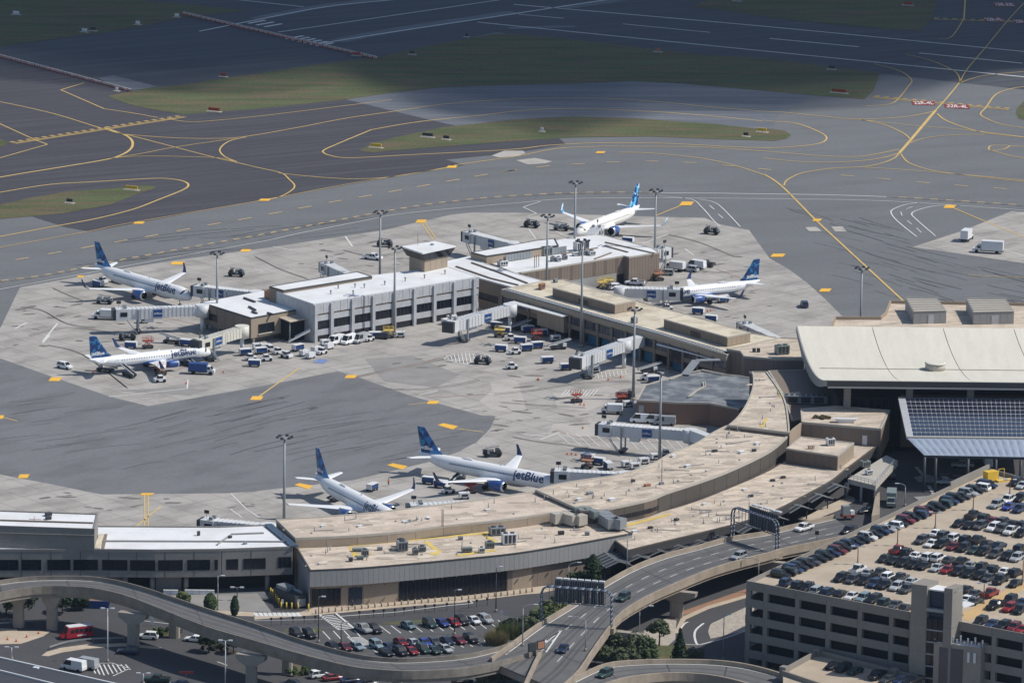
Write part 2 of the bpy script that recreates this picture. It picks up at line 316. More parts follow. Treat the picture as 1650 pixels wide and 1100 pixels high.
# ---- painted markings (one sheet per colour and kind)
mk = MB(); zp = .035
def line(o, pts, wd=.6, k=3.929, mb=None, n=5, z=zp):
    wd = wd*.78 if mb is None else wd
    pts = [(a, b) for a, b in Z(o, pts, k)]
    pts = smooth(pts, n) if len(pts) > 2 else [Vector(p) for p in pts]
    ribbon(mb if mb is not None else mk, [P(p[0], p[1]) for p in pts], wd, z)
for o, pts, wd in (
    (A0, [(-300, 590), (0, 645), (330, 718), (600, 800), (700, 828), (850, 865), (1100, 930), (1380, 1003), (1480, 1025), (1650, 1065), (1780, 1095), (1830, 1135), (1865, 1175), (1840, 1210), (1760, 1250), (1670, 1270)], .6),
    (A0, [(-100, 740), (0, 785), (220, 885)], .6), (A0, [(220, 885), (300, 915)], .6), (A0, [(300, 915), (0, 1000), (-300, 1085)], .6),
    (A0, [(535, 525), (385, 570)], .6), (A0, [(385, 570), (660, 690)], .6), (A0, [(660, 690), (830, 715), (1000, 745)], .6),
    (A0, [(1060, 752), (1200, 772), (1400, 760), (1650, 735), (1900, 705), (2250, 662), (2480, 632)], .5),
    (A0, [(660, 810), (780, 850), (835, 890), (830, 940), (760, 985), (620, 1020), (130, 1100), (-300, 1175)], 1.0),
    (A0, [(640, 812), (760, 845), (900, 860), (1150, 875), (1450, 875), (1650, 850), (1900, 805), (2200, 748), (2500, 705), (2810, 660), (3220, 630), (3620, 620), (3920, 628), (4220, 650), (4520, 680), (4830, 705), (4960, 712), (5190, 735), (5430, 755), (5730, 740), (5910, 706)], .6),
    (A0, [(700, 1003), (880, 975), (1120, 930), (1500, 875)], .5), (A0, [(700, 1003), (850, 990), (1100, 990), (1380, 1000), (1480, 1020)], .5),
    (A0, [(1560, 868), (1450, 895), (1392, 945), (1420, 990), (1500, 1025)], .6),
    (A1, [(4830-1611, 768), (3000, 745), (2600, 712), (2200, 693), (1900, 690), (1650, 705), (1400, 735), (1050, 770), (740, 822)], .7),
    (A1, [(740, 822), (600, 880), (470, 935)], .7), (A1, [(470, 935), (432, 960), (480, 985), (600, 1000), (900, 985), (1300, 965), (1650, 945), (1870, 920), (2220, 905), (2620, 910), (3020, 930), (3220, 937)], .7),
    (A3, [(70, 770), (200, 780), (330, 825), (400, 870), (350, 910), (150, 932), (0, 937)], .7), (A3, [(0, 762), (70, 770)], .6),
    (B1, [(150, 35), (400, 60), (650, 72), (900, 55), (1240, -5), (1300, -20), (1650, -70), (1910, -118), (2170, -133), (2400, -133), (2800, -130), (3100, -112), (3260, -100), (3630, -72), (3850, -72), (4080, -115)], .6),
    (A2, [(700, 965), (900, 970), (1200, 1000), (1400, 1040), (1550, 1085), (1620, 1110)], .6),
    (A3, [(600, 755), (750, 785), (880, 840), (930, 880)], .6), (A3, [(1280, -30), (1270, 120)], .7), (A3, [(1270, 120), (1190, 235), (1100, 250)], .5),
    (A3, [(1650, 20), (1540, 140), (1400, 310), (1290, 440), (1245, 520)], .45),
    (A3, [(1245, 520), (1180, 600), (1090, 700)], .6), (A3, [(1090, 700), (930, 890), (860, 970)], 1.3),
    (A3, [(1100, 720), (1150, 760), (1250, 800), (1400, 840), (1650, 870), (1800, 890)], .7), (A3, [(930, 905), (1020, 875), (1200, 855), (1400, 852)], .5),
    (A3, [(870, 975), (920, 1030), (1050, 1075), (1210, 1100), (1650, 1150)], .6),
    (A3, [(860, 970), (750, 1000), (600, 1020), (400, 1028), (200, 1022), (0, 1000)], .6),
    (A3, [(860, 970), (830, 1000), (760, 1030), (640, 1055), (450, 1065), (330, 1080), (230, 1100), (150, 1140), (130, 1175)], .6),
    (A3, [(640, 1060), (900, 1075), (1200, 1100), (1650, 1140)], .5),
    (A3, [(700, 405), (820, 435), (900, 470), (940, 510), (920, 545), (855, 625), (800, 660), (650, 672)], .5),
    (A3, [(900, 345), (1050, 380), (1200, 445), (1240, 490), (1245, 525)], .5), (A3, [(1245, 525), (1350, 490), (1480, 470), (1650, 455)], .5),
    (A3, [(1720, 540), (1650, 548), (1560, 565), (1470, 600), (1410, 680), (1375, 720), (1400, 745), (1500, 785), (1650, 810), (1720, 820)], .6),
    (A3, [(1560, 925), (1520, 945), (1440, 952), (1428, 935), (1470, 920), (1700, 932)], .6), (A3, [(1440, 950), (1560, 985), (1700, 1008)], .6), (A3, [(600, 757), (900, 790), (1300, 825), (1650, 868)], .5),
    (B0, [(-300, 210), (0, 157), (320, 107), (600, 90), (950, 70), (1080, 72), (1170, 90), (1192, 115), (1150, 145), (1000, 205), (840, 265), (600, 325), (300, 380), (0, 437), (-300, 490)], .8),
    (B0, [(-300, 555), (0, 505), (570, 402), (800, 355), (1640, 210), (2230, 100), (2850, 0)], .45),
    (B3, [(0, 42), (60, 75), (130, 130), (240, 240), (340, 340), (600, 580), (900, 857), (960, 915)], .8),
    (B3, [(1190, 250), (1390, 335), (1650, 440)], .6), (B3, [(1300, 680), (1750, 702)], .45),
    (B2, [(930, 305), (1100, 235)], .6), (C1, [(280, 210), (25, 390)], .6), (C0, [(-40, 505), (110, 543)], .5),
    (B1, [(1052, 345), (1130, 455)], .4), (B1, [(1075, 345), (1152, 452)], .4), (C0, [(915, 1005), (915, 1230)], .35), (C0, [(938, 1005), (938, 1230)], .35),
    (C0, [(1020, 1080), (850, 1220)], .5), (C1, [(1280, 590), (1450, 612)], .5), (C1, [(970, 440), (1100, 425)], .4),
): line(o, pts, wd)
# hold-short lines: two solid, two dashed
for o, a, b in ((A0, (80, 905), (1160, 737)), (A3, (700, 613), (1560, 692)), (A3, (1080, 120), (1650, 140))):
    p, q = ZP(o, [a, b]); d = (q-p).normalized(); nn = Vector((-d.y, d.x, 0))
    for k, off in enumerate((-1.6, -.6, .6, 1.6)):
        e = [p+nn*off, q+nn*off]
        if k < 2: ribbon(mk, e, .45, zp+.004)
        else: dashes(mk, e, 1.6, 1.6, .6, zp+.004)
tag(mk.build('taxi_lines', 'paint_yellow'), kind='structure')
# yellow lane dashes along the apron taxilane
mk = MB()
for o, cs, sl in ((B0, [(140, 577), (345, 540), (555, 503), (765, 465), (960, 432), (1160, 395), (1355, 358), (1550, 325)], -.18), (B1, [(130, 288), (320, 252), (510, 215), (700, 182), (890, 148), (1070, 115), (1255, 82), (1435, 50), (1620, 20)], -.18),
                  (A2, [(0, 1082), (215, 1055), (440, 1038), (660, 1027), (905, 1022), (1145, 1030), (1390, 1050), (1620, 1072)], 0), (B3, [(530, 52), (765, 72), (1010, 95), (1255, 115), (1500, 133)], .08)):
    for i, (x, y) in enumerate(cs):
        s_ = sl if o != A2 else (-.14, -.11, -.06, -.02, 0, .04, .08, .1)[i]
        line(o, [(x-42, y-42*s_), (x+42, y+42*s_)], .75, mb=mk)
tag(mk.build('lane_dashes', 'paint_yellow_faded'), kind='structure')
# zipper line of the service road + white lines
mz = MB(); mw = MB()
zip_l = Z(B0, [(-200, 745), (0, 720), (300, 680), (700, 600), (1000, 545), (1300, 490), (1640, 430)]) + Z(B1, [(400, 360), (800, 285), (1100, 235), (1400, 200), (1650, 180)]) + Z(B2, [(400, 162), (800, 158), (960, 160)])
zip_r = Z(B3, [(830, 187), (1200, 210), (1650, 240), (1750, 247)])
for zl in (zip_l, zip_r):
    pts = [P(a[0], a[1]) for a in smooth(zl, 4)]
    for k, (p, a) in enumerate(along(pts, 2.4)):
        nn = Vector((-math.sin(a), math.cos(a), 0)); dd = Vector((math.cos(a), math.sin(a), 0))
        off = nn*(.55 if k % 2 else -.55)
        ribbon(mz, [p+off-dd*1.2, p+off+dd*1.2], .9, zp, 0 if k % 2 else 1)
tag(mz.build('service_road_zipper_marking', ['paint_yellow_faded', 'stain']), kind='structure')
for o, pts, wd in ((B2, [(960, 162), (1300, 163), (1650, 168), (2010, 173), (2390, 185)], .6), (B0, [(-200, 800), (0, 770), (600, 660), (1100, 567), (1640, 472), (1900, 415), (2210, 355), (2510, 297), (2910, 255), (3260, 225), (3560, 200), (4000, 192), (4870, 198), (5630, 213), (6480, 270), (6600, 280)], .35),
                   (B2, [(950, 180), (1150, 200), (1220, 250), (1300, 340), (1340, 375)], .35), (B2, [(1200, 200), (1290, 217), (1350, 255), (1465, 375)], .35), (B2, [(1270, 240), (1300, 265)], .35), (B2, [(1325, 295), (1355, 320)], .35),
                   (B2, [(200, 215), (90, 250)], .4), (B2, [(90, 250), (175, 290)], .4), (B2, [(175, 290), (120, 308)], .35),
                   (B3, [(990, 222), (900, 235), (830, 260), (808, 285), (850, 340), (970, 437)], .4), (B3, [(1240, 240), (1100, 242), (1000, 262), (940, 290), (970, 330), (1090, 433)], .4),
                   (B3, [(905, 262), (945, 248)], .3), (B3, [(870, 280), (878, 305)], .3), (B3, [(910, 335), (940, 360)], .3), (B3, [(970, 382), (1000, 412)], .3),
                   (A3, [(-1650+70, 30), (0, 168), (1650, 328), (2000, 362)], 1.0), (A2, [(-200, 142), (0, 162), (1650, 328), (3260, 488), (3600, 522)], 1.0),
                   (A3, [(40, 245), (605, 298)], 1.0), (A3, [(985, 337), (1640, 402)], 1.0), (A2, [(720, 153), (1275, 207)], .8), (A2, [(60, 92), (350, 118)], .8),
                   (A1, [(-350, 200), (0, 130), (450, 45), (880, 0), (1300, -40)], 1.0), (A1, [(150, 205), (700, 125), (1560, 0), (1900, -50)], .8), (A1, [(430, 275), (900, 200), (1650, 88), (2230, 0), (2600, -55)], 1.1), (A1, [(-200, -10), (310, 45)], .9)):
    line(o, pts, wd, mb=mw)
for i in range(9):      # runway threshold bars behind the barricade line
    for a in ((0, 0), (1, 0)):
        x, y = (-40+i*52, 150+i*11) if i < 3 else (200+(i-3)*38, 248+(i-3)*9)
        if a[0] == 0: line(A1, [(x, y), (x+110, y-20)], 1.5, mb=mw)
# apron stand lines in white
for o, pts, wd in ((C0, [(690, 390), (1185, 338)], .4), (C0, [(1185, 338), (1190, 280)], .4), (C0, [(270, 50), (315, 0)], .4), (B0, [(270, 1100), (365, 985)], .5), (B0, [(95, 1020), (170, 980)], .5), (B1, [(575, 435), (620, 500)], .5), (B1, [(120, 500), (240, 525)], .5), (B1, [(0, 640), (55, 655)], .6),
                   (C1, [(525, 222), (740, 196)], .45), (C1, [(1040, 378), (1160, 352)], .45), (C1, [(1455, 368), (1520, 375)], .5), (C2, [(90, 625), (230, 640)], .5), (C2, [(170, 530), (380, 548)], .4), (C2, [(200, 660), (320, 615)], .4), (C0, [(1460, 1000), (1560, 1100)], .35), (D0, [(1460, 0), (1535, 55)], .35), (D0, [(1560, 0), (1640, 52)], .35),
                   (B2, [(260, 385), (370, 440)], .4), (B2, [(125, 390), (170, 450)], .4), (B2, [(850, 480), (1010, 420)], .4), (B2, [(1115, 515), (1170, 555)], .4), (B2, [(1290, 860), (1400, 900)], .4), (B3, [(1510, 510), (1700, 580)], .35), (B3, [(1520, 480), (1700, 465)], .3)):
    line(o, pts, wd, mb=mw)
for k in range(11):     # hatched clear zones by the bridges
    x = 1215+k*24
    line(C1, [(x, 112+abs(k-5)*2), (x+14, 185-abs(k-5)*6)], .25, mb=mw)
line(C1, [(1200, 150), (1270, 110), (1380, 105), (1470, 120), (1495, 150), (1480, 180), (1380, 190), (1250, 165), (1200, 150)], .3, mb=mw)
for k in range(10):
    line(C2, [(330+k*22, 385), (365+k*22, 345)], .25, mb=mw)
for k in range(14):
    line(C2, [(300+k*62, 615+k*3), (390+k*62, 690+k*5)], .22, mb=mw)
for k in range(8):
    line(C2, [(560+k*25, 235-k*2), (568+k*25, 275-k*4)], .22, mb=mw)
tag(mw.build('white_ground_markings', 'paint_white'), kind='structure')
# painted location boxes
for o, c, wd, ht in ((B3, (92, 556), 80, 20), (B3, (392, 776), 66, 20), (B3, (340, 332), 50, 14), (B3, (1180, 247), 66, 20), (B2, (1125, 228), 75, 24), (B0, (880, 350), 62, 14), (B0, (1125, 605), 80, 18), (B0, (1555, 525), 60, 16), (B1, (1055, 340), 60, 20), (A2, (580, 965), 55, 12), (B1, (65, 205), 66, 14), (A1, (1250, 1057), 60, 14),
                     (C0, (350, 278), 70, 24), (C0, (150, 892), 62, 24), (C0, (0, 518), 44, 22), (C0, (1625, 398), 70, 24), (C1, (610, 262), 66, 20), (C1, (1130, 425), 66, 20), (C1, (1225, 577), 130, 40), (C1, (905, 830), 130, 40), (C1, (312, 955), 118, 40), (C0, (930, 1005), 78, 14), (B0, (510, 690), 40, 12)):
    x, y = c; q = wd/2; h = ht/2; sk = wd*.12
    sheet('painted_gate_box', ZP(o, [(x-q, y-h*.4), (x-q*.45, y-h), (x+q, y-h*.1), (x+q*.5, y+h)]) if wd > 100 else ZP(o, [(x-q-sk, y+h), (x-q+sk, y-h), (x+q+sk, y-h), (x+q-sk, y+h)]), .05, 'paint_orange')
sheet('painted_service_box', ZP(C1, [(370, 172), (400, 152), (470, 155), (440, 180)]), .05, 'paint_blue')
# red runway-number boxes with white figures
for txt, x0, x1, y0, y1 in (('22R-4L', 938, 1082, 645, 662), ('22R-4L', 1145, 1300, 664, 685), ('15R-33L', 1455, 1590, 22, 40), ('22R-4L', 1395, 1520, 118, 132), ('22R-4L', 1580, 1700, 130, 144)):
    q = ZP(A3, [(x0, y0-4), (x1, y1-20), (x1+8, y1+6), (x0+8, y0+20)])
    sheet('runway_number_box', q, .05, 'paint_red')
    ux = (q[1]-q[0]); L = ux.length; ux.normalize(); uy = Vector((-ux.y, ux.x, 0)); ct = (q[0]+q[1]+q[2]+q[3])/4
    hgt = (q[0]-q[3]).length
    t = text_mesh('runway_number_marking', txt, 1.0, 'paint_white', bold=.02)
    xs = [v.co.x for v in t.data.vertices]; sx = L*.86/(max(xs)-min(xs)); sy = hgt*1.05
    for v in t.data.vertices: v.co = (ux*v.co.x*sx+uy*v.co.y*sy) + Vector((ct.x, ct.y, .065))
    tag(t, kind='structure')
# dark rubber and crack-sealer streaks
mc = MB(); rnd = random.Random(3)
def streaks(poly_px, n, ang, L0, L1, wd):
    ws = [P(a, b) for a, b in poly_px]
    for _ in range(n):
        i = rnd.random(); j = rnd.random()
        p = (ws[0]*(1-i)+ws[1]*i)*(1-j)+(ws[3]*(1-i)+ws[2]*i)*j
        a = R(ang+rnd.uniform(-6, 6)); d = Vector((math.cos(a), math.sin(a), 0)); L = rnd.uniform(L0, L1); bend = rnd.uniform(-.06, .06)
        q = [p+d*(L*t)+Vector((-d.y, d.x, 0))*(bend*L*4*t*(1-t)) for t in (0, .25, .5, .75, 1)]
        ribbon(mc, q, wd*rnd.uniform(.5, 1.2), .022)
streaks([(160, 690), (420, 640), (500, 720), (200, 770)], 26, 47, 8, 30, .45)
streaks([(0, 640), (120, 655), (120, 730), (0, 730)], 16, 30, 6, 22, .4)
streaks([(420, 660), (760, 670), (700, 740), (440, 760)], 24, 40, 8, 26, .35)
streaks([(1250, 330), (1420, 340), (1560, 500), (1360, 490)], 45, -52, 6, 26, .25)
streaks([(1420, 400), (1640, 440), (1640, 500), (1500, 500)], 18, -45, 6, 22, .35)
streaks([(100, 400), (600, 330), (600, 380), (100, 440)], 16, 30, 10, 40, .3)
tag(mc.build('crack_sealing_streaks', 'crack_seal'), kind='structure')
mo = MB()
def blots(poly_px, n, s0, s1):
    ws = [P(a, b) for a, b in poly_px]
    for _ in range(n):
        i = rnd.random(); j = rnd.random(); p = (ws[0]*(1-i)+ws[1]*i)*(1-j)+(ws[3]*(1-i)+ws[2]*i)*j
        s_ = rnd.uniform(s0, s1); e = rnd.uniform(1, 4); a = rnd.uniform(-.6, .9)
        mo.face([(p.x+math.cos(t)*s_*e*math.cos(a)-math.sin(t)*s_*math.sin(a)*rnd.uniform(.7, 1.2), p.y+math.cos(t)*s_*e*math.sin(a)+math.sin(t)*s_*math.cos(a)*rnd.uniform(.7, 1.2), .026) for t in [k*math.pi/5 for k in range(10)]])
blots([(20, 480), (300, 500), (300, 560), (20, 560)], 30, .3, 1.1)
blots([(600, 560), (950, 580), (1000, 740), (800, 700)], 40, .25, 1.0)
blots([(400, 400), (700, 380), (700, 420), (480, 450)], 22, .3, 1.0)
blots([(1080, 400), (1230, 400), (1260, 500), (1150, 520)], 24, .25, .9)
blots([(0, 780), (440, 800), (440, 830), (0, 820)], 16, .25, .9)
tag(mo.build('oil_stains', 'stain'), kind='structure')

# tyre tracks and red stand limits on the concrete, pale wear along the far runway edges
mt_ = MB()
for o, pts in ((C1, [(700, 330), (1000, 340), (1250, 315), (1420, 280)]), (C1, [(620, 265), (900, 205), (1290, 130)]), (C2, [(-100, 370), (150, 345), (450, 300), (760, 285)]), (C2, [(-60, 420), (200, 440), (480, 455)]), (C2, [(20, 640), (180, 670), (420, 700), (700, 760)]), (B0, [(130, 880), (260, 900), (420, 985), (600, 1010)]), (B0, [(180, 1060), (420, 1010), (700, 1040)]), (B0, [(330, 760), (420, 800), (520, 840)]), (B1, [(560, 520), (760, 560), (960, 520)]), (B1, [(0, 560), (160, 640), (330, 700)]), (B2, [(1000, 420), (1200, 470), (1420, 560)]), (B2, [(1100, 620), (1300, 660), (1560, 640)]), (D0, [(60, 30), (300, 45), (620, 20)]), (C0, [(300, 60), (520, 120), (800, 330)])):
    for dx in (0, 9): line(o, [(a+dx, b+dx*.8) for a, b in pts], .38, mb=mt_, z=.028)
tag(mt_.build('tyre_tracks', 'stain'), kind='structure')
mat('paint_red_faded', (.33, .20, .165), .8, .2, 3)
mr_ = MB()
for o, pts in ((C1, [(650, 262), (960, 200), (1290, 105)]), (C2, [(300, 600), (420, 640), (560, 650)]), (C2, [(330, 435), (380, 425), (420, 440)]), (B0, [(980, 935), (1240, 990), (1330, 1000)]), (C0, [(1100, 230), (1280, 160), (1420, 120)]), (C1, [(1100, 395), (1300, 385), (1520, 370)]), (B3, [(-300, 640), (-150, 700), (-60, 760)]), (C2, [(560, 640), (800, 655), (1000, 700)]), (C3, [(-1000, 290), (-950, 275), (-880, 260)])):
    line(o, pts, .3, mb=mr_, z=.031)
tag(mr_.build('stand_limit_lines', 'paint_red_faded'), kind='structure')
md_ = MB()
for o, pts, wd in ((A1, [(0, 122), (450, 38), (880, -8)], 6), (A1, [(520, 262), (900, 190), (1650, 78)], 7), (A2, [(350, 50), (640, 8), (900, -30)], 6), (A2, [(0, 180), (240, 172), (420, 168)], 4)):
    line(o, pts, wd, mb=md_, z=.01)
tag(md_.build('runway_edge_wear', 'asphalt_band'), kind='structure')
# ================================================================ aircraft
mat('plane_white', (.78, .79, .80), .35, .03, 5, grain=.02, spec=.5)
mat('plane_cream', (.80, .79, .75), .35, .03, 5, grain=.02, spec=.5)
mat('plane_grey', (.55, .57, .60), .4, .05, 4)
mat('plane_navy', (.020, .040, .120), .35, .05, 3, spec=.5)
mat('plane_blue', (.035, .095, .30), .35, .06, 3, spec=.5)
mat('plane_dark', (.015, .017, .022), .3, .0)
mat('metal_lip', (.62, .64, .66), .25, .0, metal=.8)
mat('tyre', (.02, .02, .02), .9, 0)
mat('steel', (.35, .36, .37), .5, .05, metal=.3)
mat('rust_red', (.30, .05, .035), .6, .1)

def fin_material(name, cells, cols, sx, sz):
    m = bpy.data.materials.new(name); m.use_nodes = True; n = m.node_tree.nodes; l = m.node_tree.links; b = n['Principled BSDF']
    b.inputs['Roughness'].default_value = .35
    tc = n.new('ShaderNodeTexCoord'); mp = n.new('ShaderNodeMapping'); mp.inputs['Scale'].default_value = (sx, 0, sz)
    l.new(tc.outputs['Object'], mp.inputs[0])
    if cells == 'dots':
        wv = n.new('ShaderNodeTexVoronoi'); wv.inputs['Scale'].default_value = 1; wv.inputs['Randomness'].default_value = .25
        l.new(mp.outputs[0], wv.inputs['Vector']); src = wv.outputs['Distance']
    elif cells == 'bands':
        wv = n.new('ShaderNodeTexWave'); wv.bands_direction = 'DIAGONAL'; wv.inputs['Scale'].default_value = 1; wv.inputs['Distortion'].default_value = 3
        l.new(mp.outputs[0], wv.inputs['Vector']); src = wv.outputs['Fac']
    else:
        wv = n.new('ShaderNodeTexVoronoi'); wv.inputs['Scale'].default_value = 1; wv.distance = 'MANHATTAN'
        l.new(mp.outputs[0], wv.inputs['Vector'])
        sp = n.new('ShaderNodeSeparateColor'); l.new(wv.outputs['Color'], sp.inputs[0]); src = sp.outputs[0]
    cr = n.new('ShaderNodeValToRGB'); cr.color_ramp.interpolation = 'CONSTANT'
    e = cr.color_ramp.elements
    while len(e) < len(cols): e.new(.5)
    for k, c in enumerate(cols): e[k].position = k/len(cols)*(1 if cells != 'dots' else .9); e[k].color = (*c, 1)
    l.new(src, cr.inputs[0]); l.new(cr.outputs[0], b.inputs['Base Color']); MATS[name] = m
fin_material('fin_facets', 'facets', [(.008, .04, .14), (.03, .22, .52), (.012, .08, .27), (.02, .15, .42), (.025, .19, .30), (.008, .035, .13)], .62, .5)
fin_material('fin_mosaic', 'facets', [(.008, .03, .12), (.03, .15, .34), (.01, .06, .2), (.025, .18, .36), (.008, .03, .11), (.01, .045, .16)], 1.5, 1.5)
fin_material('fin_waves', 'facets', [(.05, .30, .62), (.006, .045, .19), (.52, .72, .84), (.01, .08, .30), (.10, .48, .78), (.005, .04, .17)], .75, .95)
fin_material('winglet_waves', 'bands', [(.10, .45, .75), (.02, .14, .38), (.6, .75, .85)], .13, .25)

def airliner(label, loc, hdg, L, span, rad, wing_x, fin_h, fin_m, tip_m, zc=None, body='plane_white', belly=None, eng_m='plane_blue', eng_y=5.75, eng_x=None, eng_r=1.2, eng_l=4.3, doors=(), txt_x=None, group=None, n_win=40, root_c=6.2, tail_txt=True, cheat=False):
    zc = zc or rad+1.75
    A = lambda x: 20.0-x                                   # station from the nose -> local x
    root = thing('airliner', label, 'airliner', loc, hdg, group)
    # fuselage: rings of 28
    N = 28
    st = []
    for x, r, dz in ((0, .05, -.55), (.25, .48, -.5), (.8, .95, -.36), (1.7, 1.38, -.18), (2.9, 1.72, -.06), (4.6, 1.95, 0), (6.2, rad, 0)):
        st.append((x*rad/1.98, r*rad/1.98, dz*rad/1.98))
    tail0 = L*.70
    st += [(tail0*.5, rad, 0), (tail0, rad, 0)]
    for t, rr in ((.25, .95), (.5, .78), (.75, .50), (.92, .26), (1, .10)):
        st.append((tail0+(L*.985-tail0)*t, rad*rr, rad*(1-rr)*.82))
    fb = MB(); rings = [[(A(x), r*math.sin(2*math.pi*k/N), zc+dz+r*math.cos(2*math.pi*k/N)) for k in range(N)] for x, r, dz in st]
    i0 = len(fb.f); fb.loft(rings, 0)
    if belly:
        for fi in range(i0, len(fb.f)):
            cz = sum(fb.v[k][2] for k in fb.f[fi])/len(fb.f[fi]); cx = sum(fb.v[k][0] for k in fb.f[fi])/len(fb.f[fi])
            if cz < zc-rad*.62 and A(L*.8) < cx < A(2.5): fb.mi[fi] = 1
    # belly fairing
    fr = []
    for t in range(9):
        a = t/8; x = wing_x-2.0+a*(root_c+4.5); q = math.sin(math.pi*a)**.5
        fr.append([(A(x), (rad*.55+.62*rad*q)*math.cos(th), zc-rad*.55+(.1+rad*.55*q)*math.sin(th)) for th in [math.pi*2*k/14 for k in range(14)]])
    fb.loft(fr, 1 if belly else 0)
    fb.build('fuselage', [body, belly or body], root)
    # wings
    hs = span/2; dih = math.tan(R(5.2)); sw = math.tan(R(27))
    for sgn in (1, -1):
        wb = MB(); rr = []
        for y, c, xo, th in ((0, root_c+.8, -.5, .13), (rad*.95, root_c, 0, .13), (hs*.38, root_c*.64, (hs*.38-rad)*sw*1.04, .11), (hs*.94, root_c*.27, (hs*.94-rad)*sw, .10)):
            z = zc-rad*.62+max(0, y-rad)*dih; x0 = wing_x+xo
            prof = [(0, 0), (.06, .42), (.3, .62), (.65, .40), (1, .03), (.65, -.22), (.3, -.34), (.06, -.28)]
            rr.append([(A(x0+u*c), sgn*y, z+v*th*c) for u, v in prof])
        wb.loft(rr, 0, sm=False)
        w_ = wb.build('wing', 'plane_white', root)
        # sharklet
        y0 = hs*.94; c0 = root_c*.27; x0 = wing_x+(y0-rad)*sw; z0 = zc-rad*.62+(y0-rad)*dih
        sb = MB(); rr = []
        for t, (yy, zz, xx, cc) in enumerate(((y0, z0, x0, c0), (y0+.55, z0+.30, x0+.5, c0*.9), (y0+.85, z0+1.1, x0+1.1, c0*.66), (y0+1.05, z0+2.5, x0+2.0, c0*.38))):
            a = min(1, t/2)
            prof = [(0, 0), (.3, .07), (1, 0), (.3, -.07)]
            rr.append([(A(xx+u*cc), sgn*(yy+v*cc*a), zz+v*cc*(1-a)) for u, v in prof])
        sb.loft(rr, 0, sm=False); sb.build('winglet', tip_m, w_)
        # engine
        ex = eng_x; ez = 1.05+eng_r*1.02
        eb = MB(); EN = 20
        for pr, mi in ((((0, .86), (.12, .98), (.4, 1.04)), 1), (((.4, 1.04), (1.3, 1.1), (2.4, 1.06), (3.5, .86), (eng_l, .68)), 0), (((.0, .86), (.5, .78), (.9, .75)), 2), (((.9, .75), (.9, .02)), 2), (((.35, .02), (.9, .28)), 1), (((eng_l, .68), (eng_l-.5, .5), (eng_l+.7, .3), (eng_l+1.2, .05)), 2)):
            eb.loft([[(A(ex+x), sgn*eng_y+eng_r*r*math.cos(2*math.pi*k/EN), ez+eng_r*r*math.sin(2*math.pi*k/EN)) for k in range(EN)] for x, r in pr], mi, cap=False)
        e_ = eb.build('engine', [eng_m, 'metal_lip', 'plane_dark'], root, recalc=False)
        pb = MB(); zt = zc-rad*.62+(eng_y-rad)*dih
        pb.loft([[(A(ex+1.2), sgn*eng_y+d*.18, ez+eng_r*.95) for d in (-1, 1)]+[(A(ex+4.6), sgn*eng_y+d*.18, zt-.1) for d in (1, -1)], [(A(ex+1.8), sgn*eng_y+d*.18, ez+eng_r*1.12) for d in (-1, 1)]+[(A(ex+5.6), sgn*eng_y+d*.18, zt+.25) for d in (1, -1)]], 0, sm=False)
        pb.build('pylon', 'plane_grey', e_)
    # fin
    zt = zc+rad*.80; fx = L-8.6 if L > 40 else L-7.6; fh = fin_h-zt
    fb = MB(); rr = []
    for t, xx, cc in ((-.12, fx-1.6, 8.6), (.06, fx+.3, 6.5), (.2, fx+1.5, 5.6), (1, L-2.75, 2.2)):
        prof = [(0, 0), (.2, .05), (.55, .045), (1, 0), (.55, -.045), (.2, -.05)]
        rr.append([(A(xx+u*cc*(1 if L > 40 else .9)), v*cc, zt+fh*t) for u, v in prof])
    fb.loft(rr, 0, sm=False); fin_o = fb.build('fin', fin_m, root)
    # stabilisers
    for sgn in (1, -1):
        tb = MB(); rr = []
        for y, c, xo in ((rad*.25, 4.0, 0), (span*.175, 1.5, 3.1)):
            prof = [(0, 0), (.3, .10), (1, 0), (.3, -.06)]
            rr.append([(A(L-6.3+xo+u*c), sgn*y, zc+rad*.45+y*.09+v*c*.8) for u, v in prof])
        tb.loft(rr, 0, sm=False); tb.build('stabiliser', 'plane_white', root)
    # cabin windows, doors, cockpit glass
    for sgn in (1, -1):
        cb = MB()
        for k in range(n_win):
            x = 7.2+(L*.735-7.2)*k/(n_win-1); hh = .17; a0 = math.asin(.30)
            vv = []
            for dx, da in ((-.13, -.085), (.13, -.085), (.13, .085), (-.13, .085)):
                a = a0+da; vv.append((A(x+dx), sgn*(rad+.012)*math.cos(a), zc+(rad+.012)*math.sin(a)))
            cb.face(vv)
        tag(cb.build('cabin_windows', 'plane_dark', root, recalc=False), kind='stuff')
        for dx in doors:
            db = MB(); pts = []
            for a in (-.28, -.05, .2, .42): pts.append((sgn*(rad+.02)*math.cos(a), zc+(rad+.02)*math.sin(a)))
            for wx in (-.45, .45):
                for (y1, z1), (y2, z2) in zip(pts[:-1], pts[1:]): db.face([(A(dx+wx-.05), y1, z1), (A(dx+wx+.05), y1, z1), (A(dx+wx+.05), y2, z2), (A(dx+wx-.05), y2, z2)])
            y2, z2 = pts[-1]; db.face([(A(dx-.5), y2, z2-.06), (A(dx+.5), y2, z2-.06), (A(dx+.5), y2, z2+.04), (A(dx-.5), y2, z2+.04)])
            db.build('door', 'plane_grey', root, recalc=False)
    kb = MB(); q = rad/1.98
    for sgn in (1, -1):
        for (x0, a0, x1, a1) in ((1.62, .06, 1.95, .34), (2.0, .36, 2.5, .78), (2.62, .80, 3.3, 1.06)):
            pass
